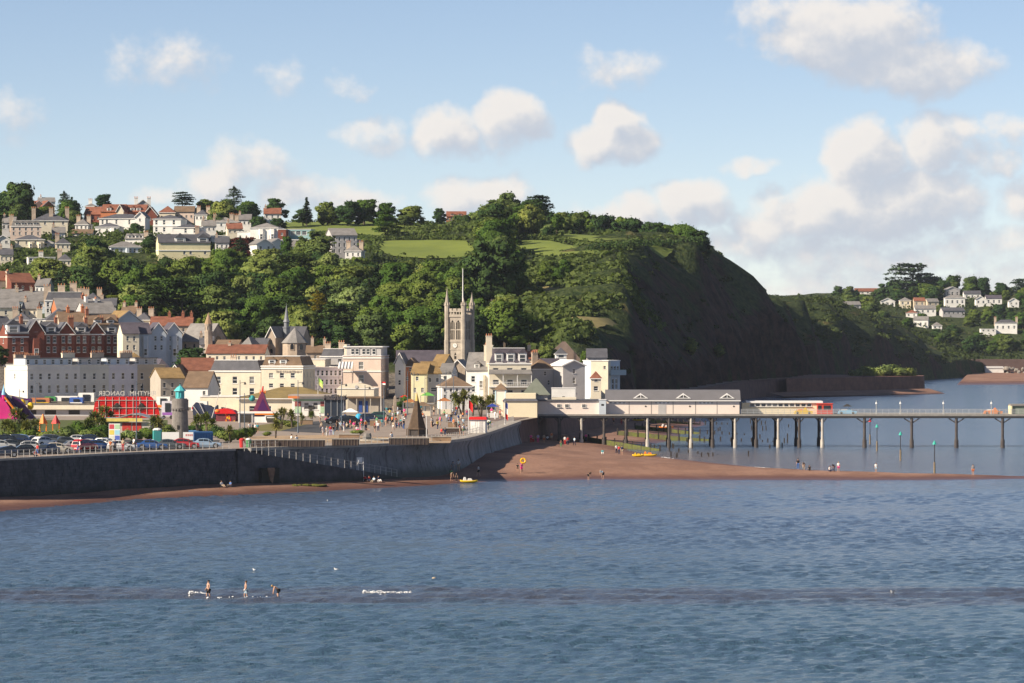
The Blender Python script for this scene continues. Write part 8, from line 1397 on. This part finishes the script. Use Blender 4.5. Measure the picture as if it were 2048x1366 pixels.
for (px, yb, kd, c, rz, lab) in [(702, 850, 'suv', 'black', 190, 'black car on the seafront road'), (742, 846, 'suv', 'navy', 185, 'dark blue car parked before the brown shelter'), (764, 842, 'suv', 'green', 180, 'dark green car left of the obelisk'), (675, 848, 'saloon', 'black', 190, 'black saloon on the road before the dark shelter')]: car(px, yb, kd, c, rz, lab, 'cars on the seafront road')
d = GD(846, 6.); r = empty('blue_bin', (X(718, d), d, 6.), 0, 'bright blue round tank beside the seafront road', 'tank'); m = MB(); m.blob((0, .8, .9), (.75, .75, .85), 14, 8); m.build('shell', M('cyan_plastic', (.04, .36, .60), .35, .1), r); m = MB(); m.lathe([(.4, 0), (.35, .3)], 10, (0, .8)); m.build('foot', GREYW, r)
for (px, c_, lab) in ((484, 'red', 'red litter bin at the end of the stone wall'), (497, 'green', 'green litter bin at the end of the stone wall'), (978, 'green', 'green litter bin beside the lifeguard hut')):
    p = on_prom(px, 895 if px < 600 else 856); r = empty('litter_bin', p, 0, lab, 'bin'); m = MB(); m.lathe([(.34, 0), (.40, 1.0), (.43, 1.02), (.43, 1.12)], 12); m.build('barrel', CLO[c_], r); m = MB(); m.blob((0, 0, 1.12), (.4, .4, .25), 12, 6); m.build('lid', CLO['white'] if c_ == 'green' else CLO[c_], r)
# ---------------------------------------------------------------- railings, slipway, small shore things
RAILM = M('railing_paint', (.42, .40, .38), .6, .15)
def railing(line, label, zf, step=1.35, h_=1.05, inset=.45):
    r = empty('railing', (0, 0, 0), 0, label, 'railing'); acc = [0.]
    for a, c in zip(line, line[1:]): acc.append(acc[-1] + math.dist(a, c))
    s_ = 0.; tops = []
    while s_ < acc[-1]:
        p, tg = along(line, acc, s_); nn = Vector((tg.y, -tg.x)); x, y = p.x - nn.x * inset, p.y - nn.y * inset; z = zf(s_ / acc[-1]); m = MB(); m.box(x - .045, x + .045, y - .045, y + .045, z - .05, z + h_); m.build('post', RAILM, r); tops.append(Vector((x, y, z))); s_ += step
    m = MB()
    for a, c in zip(tops, tops[1:]):
        for q in (h_ - .03, h_ * .55): m.tube(a + Vector((0, 0, q)), c + Vector((0, 0, q)), .022, .022, 5, caps=False)
    m.build('rails', RAILM, r); return r
railing([p for i, p in enumerate(wl[:isp + 1]) if p[0] > -72], 'thin grey railing along the car park edge', lambda f: 6.02)
i1 = min(range(len(wl)), key=lambda q: abs(wl[q][0] - X(930, 626))); railing(wl[isp + 1:i1], 'thin railing along the curved promenade edge', lambda f: 6.03, 1.5, 1.0, .6); railing(wl[i1:-2], 'thin railing from the curve to the pier', lambda f: 6.03, 2.4, 1.0, .6)
# slipway ramp descending along the concrete wall
i0 = min(range(len(wl)), key=lambda q: abs(wl[q][0] - X(479, 574))); i2 = min(range(len(wl)), key=lambda q: abs(wl[q][0] - X(790, 602))); seg = wl[i0:i2]
r = empty('slipway', (0, 0, 0), 0, 'slipway ramp running down the sea wall to the beach', 'slipway'); m = MB(); R_ = []
for k, (x, y) in enumerate(seg):
    a = Vector(seg[max(0, k - 1)]); c = Vector(seg[min(len(seg) - 1, k + 1)]); tg = (c - a).normalized(); nn = Vector((tg.y, -tg.x)); f = k / (len(seg) - 1); z = 5.72 - 4.9 * f; wd_ = .5 + 1.3 * min(1., k / 4) + .9 * min(1., f * 3.5); R_.append([m.pt((x + nn.x * o, y + nn.y * o, q)) for o, q in ((.3, -1.5), (wd_ + .15, -1.5), (wd_, z), (.3, z))])
for A, B in zip(R_, R_[1:]):
    for i in range(3): m.idx([A[i], B[i], B[i + 1], A[i + 1]])
m.idx(R_[0]); m.idx(R_[-1][::-1]); m.build('ramp', stone, r)
off = []
for k, (x, y) in enumerate(seg): a = Vector(seg[max(0, k - 1)]); c = Vector(seg[min(len(seg) - 1, k + 1)]); tg = (c - a).normalized(); wd_ = 1.65 + .9 * min(1., k / (len(seg) - 1) * 3.5); off.append((x + tg.y * wd_, y - tg.x * wd_))
railing(off, 'railing with pale posts down the slipway', lambda f: 5.72 - 4.9 * f, 1.4, 1.15, 0.)
p, tg = Vector(wl[isp]), None; d = 574
r = empty('outfall', (X(528, 577.5), 577.5, .4), R(40), 'dark weedy outfall block with a pale culvert mouth in the wall', 'outfall'); m = MB(); m.box(-1.6, 1.6, -1.6, 1.5, -1.5, 2.7); m.build('block', M('weed_stone', (.045, .045, .038), .95, .4, 1.), r); m = MB(); m.extr([(-.6, 2.4), (-.2, 1.0), (.3, .5), (.7, 2.4), (.6, 2.75), (-.6, 2.75)], -1.75, -1.61); m.build('culvert_mouth', M('rust_stone', (.25, .16, .11), .9, .4, 1.5), r)
d = on_beach(620, 972); r = empty('weed_bank', d, R(25), 'bank of bright green seaweed at the water edge', 'seaweed'); m = MB(); rr = random.Random(6)
for k in range(26): x = rr.uniform(-2.6, 2.6); m.blob((x, rr.uniform(-.8, .8), .06), (rr.uniform(.3, .8), rr.uniform(.3, .7), rr.uniform(.1, .28)), 8, 5, jit=.5, seed=k)
m.build('weed', M('seaweed', (.12, .125, .022), .7, .5, 2.), r)
# lifeguard chair on the slipway
p = (off[int(len(off) * .72)][0], off[int(len(off) * .72)][1], 1.6); r = empty('lifeguard_chair', p, R(20), 'tall white lifeguard chair at the slipway', 'chair')
for x in (-.45, .45):
    for y in (-.4, .4): m = MB(); m.tube((x, y, -1.), (x * .8, y * .8, 2.6), .04, .04, 6); m.build('leg', TRIMW, r)
m = MB(); m.box(-.42, .42, -.4, .4, 1.7, 1.78); m.build('seat', TRIMW, r); m = MB(); m.box(-.42, .42, .32, .38, 1.9, 2.6); m.build('backrest', TRIMW, r)
# yellow boat and kayaks
def boat(p, rz, L, c1, c2, label, name='boat', cat='boat', ring=False):
    r = empty(name, p, R(rz), label, cat); m = MB(); n = 12; R_ = []
    for i in range(n + 1):
        f = i / n; x = (f - .5) * L; w_ = L * .17 * (math.sin(math.pi * min(1, f * .94 + .06)) ** .6); z0 = .02 + .25 * (2 * f - 1) ** 4; R_.append([m.pt(q) for q in ((x, -w_, .36 + z0 * .4), (x, -w_ * .8, .12 + z0 * .6), (x, 0, z0), (x, w_ * .8, .12 + z0 * .6), (x, w_, .36 + z0 * .4), (x, w_ * .75, .40 + z0 * .4), (x, -w_ * .75, .40 + z0 * .4))])
    for A, B in zip(R_, R_[1:]):
        for i in range(7): m.idx([A[i], B[i], B[(i + 1) % 7], A[(i + 1) % 7]])
    m.idx(R_[0]); m.idx(R_[-1][::-1]); m.build('hull', c1, r, True); m = MB(); m.frus(-L * .12, L * .2, -L * .09, L * .09, .36, .36 + L * .13, L * .08, .05); m.build('seat', c2, r); m = MB(); m.frus(-L * .34, -L * .14, -L * .08, L * .08, .36, .36 + L * .2, L * .06, .05); m.build('cowl', c2, r); return r
boat(on_beach(938, 966), 8, 2.7, YEL, CLO['white'], 'small yellow and white water scooter at the water edge', 'water_scooter', 'boat'); boat(on_beach(1276, 914), 5, 2.0, YEL, YEL, 'left yellow kayak on the lagoon shore', 'kayak', 'kayak'); boat(on_beach(1298, 913), -5, 2.8, YEL, ORV, 'right yellow kayak on the lagoon shore', 'kayak', 'kayak'); boat(on_beach(1333, 857), 5, 3.4, ORV, CLO['white'], 'orange kayak on the beach beyond the pier', 'kayak', 'kayak'); boat(on_beach(1276, 842), 0, 3., YEL, CLO['black'], 'yellow tender under the pier', 'boat', 'boat')
r = empty('swim_ring', on_beach(1043, 947), 0, 'yellow and orange swim ring held above the person in pink', 'swim ring'); r.location.z += 1.95; r.location.x += .25; m = MB(); m.T = Matrix.Rotation(R(75), 4, 'X')
for i in range(16): a0, a1 = i * math.pi / 8, (i + 1) * math.pi / 8; m.tube((.36 * math.cos(a0), .36 * math.sin(a0), 0), (.36 * math.cos(a1), .36 * math.sin(a1), 0), .14, .14, 7, 0 if i % 4 else 1)
m.build('tube', [YEL, ORV], r)
# channel markers beyond the spit
TEAL = M('marker_teal', (.05, .42, .33), .6, .15)
for (px, yt, yb, lab) in [(1754, 849, 902, 'farthest teal topped marker pole right of the pier kiosk'), (1801, 864, 921, 'middle teal topped marker pole in the water'), (1869, 882, 948, 'nearest teal topped marker pole at the spit'), (1740, 838, 888, 'red topped marker pole beside the pier')]:
    d = GD(yb, 0.); r = empty('marker_pole', (X(px, d), d, 0), 0, lab, 'marker pole'); h_ = (yb - yt) * d / F; m = MB(); m.tube((0, 0, -1.5), (0, 0, 1.9), .17, .15, 8); m.build('timber_base', M('weathered_timber', (.28, .21, .13), .9, .3, 1.), r); m = MB(); m.tube((0, 0, 1.9), (0, 0, h_ - .4), .07, .07, 8); m.build('pole', IRON, r); m = MB(); m.lathe([(.36, h_ - .55), (.03, h_ + .1)], 10); m.build('topmark', TEAL if 'teal' in lab else RED, r)
# groynes beyond and under the pier
GRN = M('groyne_timber', (.09, .085, .045), .95, .4, 1., c2=(.12, .14, .03)); GPO = M('groyne_post', (.06, .05, .045), .95, .3, 1.)
for k, (a, y0, c, y1, lab) in enumerate([(1160, 880, 1320, 902, 'nearest weedy groyne running under the pier'), (1235, 870, 1420, 882, 'second weedy groyne beyond the pier'), (1270, 858, 1400, 868, 'third weedy groyne beyond the pier'), (1300, 845, 1400, 850, 'farthest weedy groyne beyond the pier')]):
    pa, pb = on_beach(a, y0), (X(c, GD(y1, .0)), GD(y1, .0), .0); A, B = Vector(pa), Vector(pb); r = empty('groyne', (0, 0, 0), 0, lab, 'groyne'); n = 9; m = MB(); w_ = .18; sd = (B - A).cross(Vector((0, 0, 1))).normalized() * w_
    m.face([A - sd + Vector((0, 0, .9)), B - sd + Vector((0, 0, .35)), B + sd + Vector((0, 0, .35)), A + sd + Vector((0, 0, .9))]); m.face([A - sd - Vector((0, 0, 1)), A - sd + Vector((0, 0, .9)), B - sd + Vector((0, 0, .35)), B - sd - Vector((0, 0, 1))][::-1]); m.face([A + sd - Vector((0, 0, 1)), B + sd - Vector((0, 0, 1)), B + sd + Vector((0, 0, .35)), A + sd + Vector((0, 0, .9))][::-1]); m.build('planking', GRN, r)
    for i in range(n + 7): p = A.lerp(B, i / n); m = MB(); m.box(p.x - .13, p.x + .13, p.y - .13 - .2, p.y + .13 - .2, -1.5, p.z + 1.45 - .04 * i); m.build('post', GPO, r)
ORD = [(a + b_).strip() for a in ('', 'twenty ', 'thirty ') for b_ in (('first', 'second', 'third', 'fourth', 'fifth', 'sixth', 'seventh', 'eighth', 'ninth') + (('tenth', 'eleventh', 'twelfth', 'thirteenth', 'fourteenth', 'fifteenth', 'sixteenth', 'seventeenth', 'eighteenth', 'nineteenth', 'twentieth') if not a else ('next',)))]
rr = random.Random(14); OP = []
for i in range(52):                                           # old posts standing in the lagoon
    px = rr.uniform(1300, 1580); yb = rr.choice([848, 856, 862, 870, 876, 884, 897, 914]) + rr.uniform(-2, 2); d = GD(yb, 0.)
    if bz(X(px, d), d) < -.02: OP.append((yb > 880, px, d, rr.uniform(.6, 1.1)))
OP.sort(); cnt = {}
for near, px, d, h_ in OP:
    cnt[near] = cnt.get(near, 0) + 1; m = MB(); m.frus(-.14, .14, -.14, .14, -1.5, h_, .02, .02); o = m.build('old_post', GPO); o.location = (X(px, d), d, 0); tag(o, f'{"short" if h_ < .85 else "tall"} dark post in the water {"before" if near else "beyond"} the pier, {ORD[cnt[near] - 1]} from the left', 'post', 'old posts standing in the water')
# foam, gulls, buoy
FOAM = M('foam', (.82, .82, .82), .9, .12, 2.)
def foam(pts, w_, h_, n, label, seed):
    rr = random.Random(seed); m = MB(); acc = [0.]
    for a, c in zip(pts, pts[1:]): acc.append(acc[-1] + math.dist(a, c))
    pk = [(rr.random(), rr.uniform(.12, .32), rr.uniform(.3, 1.)) for _ in range(max(3, int(acc[-1] / 1.2)))]
    for k in range(n):
        c_, wd_, am = rr.choice(pk); f = min(.999, max(.001, rr.gauss(c_, wd_))); p, tg = along(pts, acc, f * acc[-1]); s_ = rr.uniform(.02, .085); hgt = h_ * am * rr.random() ** 1.6 if h_ > .15 else .01
        m.blob((p.x, p.y + rr.gauss(0, w_), .01 + hgt), (s_ * rr.uniform(.8, 2.2), s_ * 1.5, s_ * rr.uniform(.3, .9)), 5, 4, jit=.6, seed=k)
    return kind(m.build('foam', FOAM), 'stuff', label)
def sp(px, yb): d = GD(yb, 0.); return (X(px, d), d)
foam([sp(380, 1192), sp(411, 1190)], .5, .45, 230, 'white splash beside the first bather', 1); foam([sp(728, 1186), sp(770, 1188), sp(820, 1187)], .6, .26, 330, 'white breaking wave crest on the sand bar', 2); foam([sp(415, 1196), sp(478, 1194), sp(560, 1196)], .7, .12, 34, 'thin foam between the bathers', 3)
foam([(x, y) for x, y in [sp(640, 976), sp(720, 970), sp(850, 964)]], .25, .10, 700, 'white foam line along the near beach', 4); foam([sp(850, 963.5), sp(1000, 961), sp(1060, 960)], .2, .07, 500, 'thin foam line at the water edge', 5); foam([sp(1345, 922), sp(1420, 927), sp(1500, 934), sp(1560, 938)], .8, .10, 700, 'foam line on the lagoon side of the spit', 6); foam([sp(1325, 916), sp(1350, 919)], 1.0, .2, 240, 'small wave breaking on the lagoon shore', 7); foam([sp(1680, 945), sp(1730, 947)], .3, .08, 60, 'foam beside the people on the spit', 8)
GUL = M('gull_white', (.78, .78, .78), .7, .1); GULG = M('gull_grey', (.35, .36, .38), .7, .1)
def gull(px, yb, label, fly=False, z=.02):
    d = GD(yb, z); r = empty('gull', (X(px, d), d, z), px, label, 'gull', None, .7); m = MB(); m.blob((0, 0, .1), (.24, .11, .1), 8, 6); m.blob((-.22, 0, .24), (.07, .06, .07), 8, 5); m.tube((-.18, 0, .12), (-.21, 0, .24), .06, .05, 6); m.tube((.2, 0, .12), (.36, 0, .14), .05, .01, 6); m.build('body', GUL, r); m = MB(); m.tube((-.28, 0, .235), (-.36, 0, .22), .02, .005, 5); m.build('beak', YEL, r)
    for s_ in (-1, 1):
        m = MB()
        if fly: m.face([(-.1, s_ * .08, .14), (.12, s_ * .08, .14), (.14, s_ * .4, .34), (-.06, s_ * .4, .36)]); m.face([(-.06, s_ * .4, .36), (.14, s_ * .4, .34), (.2, s_ * .75, .28)])
        else: m.face([(-.14, s_ * .1, .16), (.2, s_ * .09, .17), (.32, s_ * .04, .14), (.0, s_ * .115, .08)])
        m.build('wing', GULG, r)
gull(508, 1141, 'white gull afloat above the three bathers'); gull(672, 1140, 'gull afloat in the middle of the near water'); gull(1785, 1186, 'gull with raised wings on the right of the sand bar', True, .15); gull(655, 1002, 'gull afloat left near the beach', True)
d = GD(1158, 0.); r = empty('buoy', (X(868, d), d, 0), 0, 'small pale buoy floating above the sand bar', 'buoy'); m = MB(); m.blob((0, 0, .06), (.2, .15, .13), 10, 6); m.build('float', CLO['beige'], r); m = MB(); m.tube((.12, 0, .1), (.22, 0, .16), .03, .02, 6); m.build('ring', IRON, r)
# ---------------------------------------------------------------- the air over the bay
m = MB(); m.box(-700, 900, -30, 2900, -4.5, 90); hz = m.build('haze', None); hm = bpy.data.materials.new('sea_air'); hm.use_nodes = True; t = NT(hm.node_tree); t.n.remove(t.n['Principled BSDF'])
pv = t.n.new('ShaderNodeVolumePrincipled'); pv.inputs['Color'].default_value = (.78, .86, 1., 1); pv.inputs['Density'].default_value = .00003; pv.inputs['Anisotropy'].default_value = .2
t.l.new(pv.outputs[0], t.n['Material Output'].inputs['Volume']); hz.data.materials.clear(); hz.data.materials.append(hm); kind(hz, 'stuff', 'thin sea air over the bay')
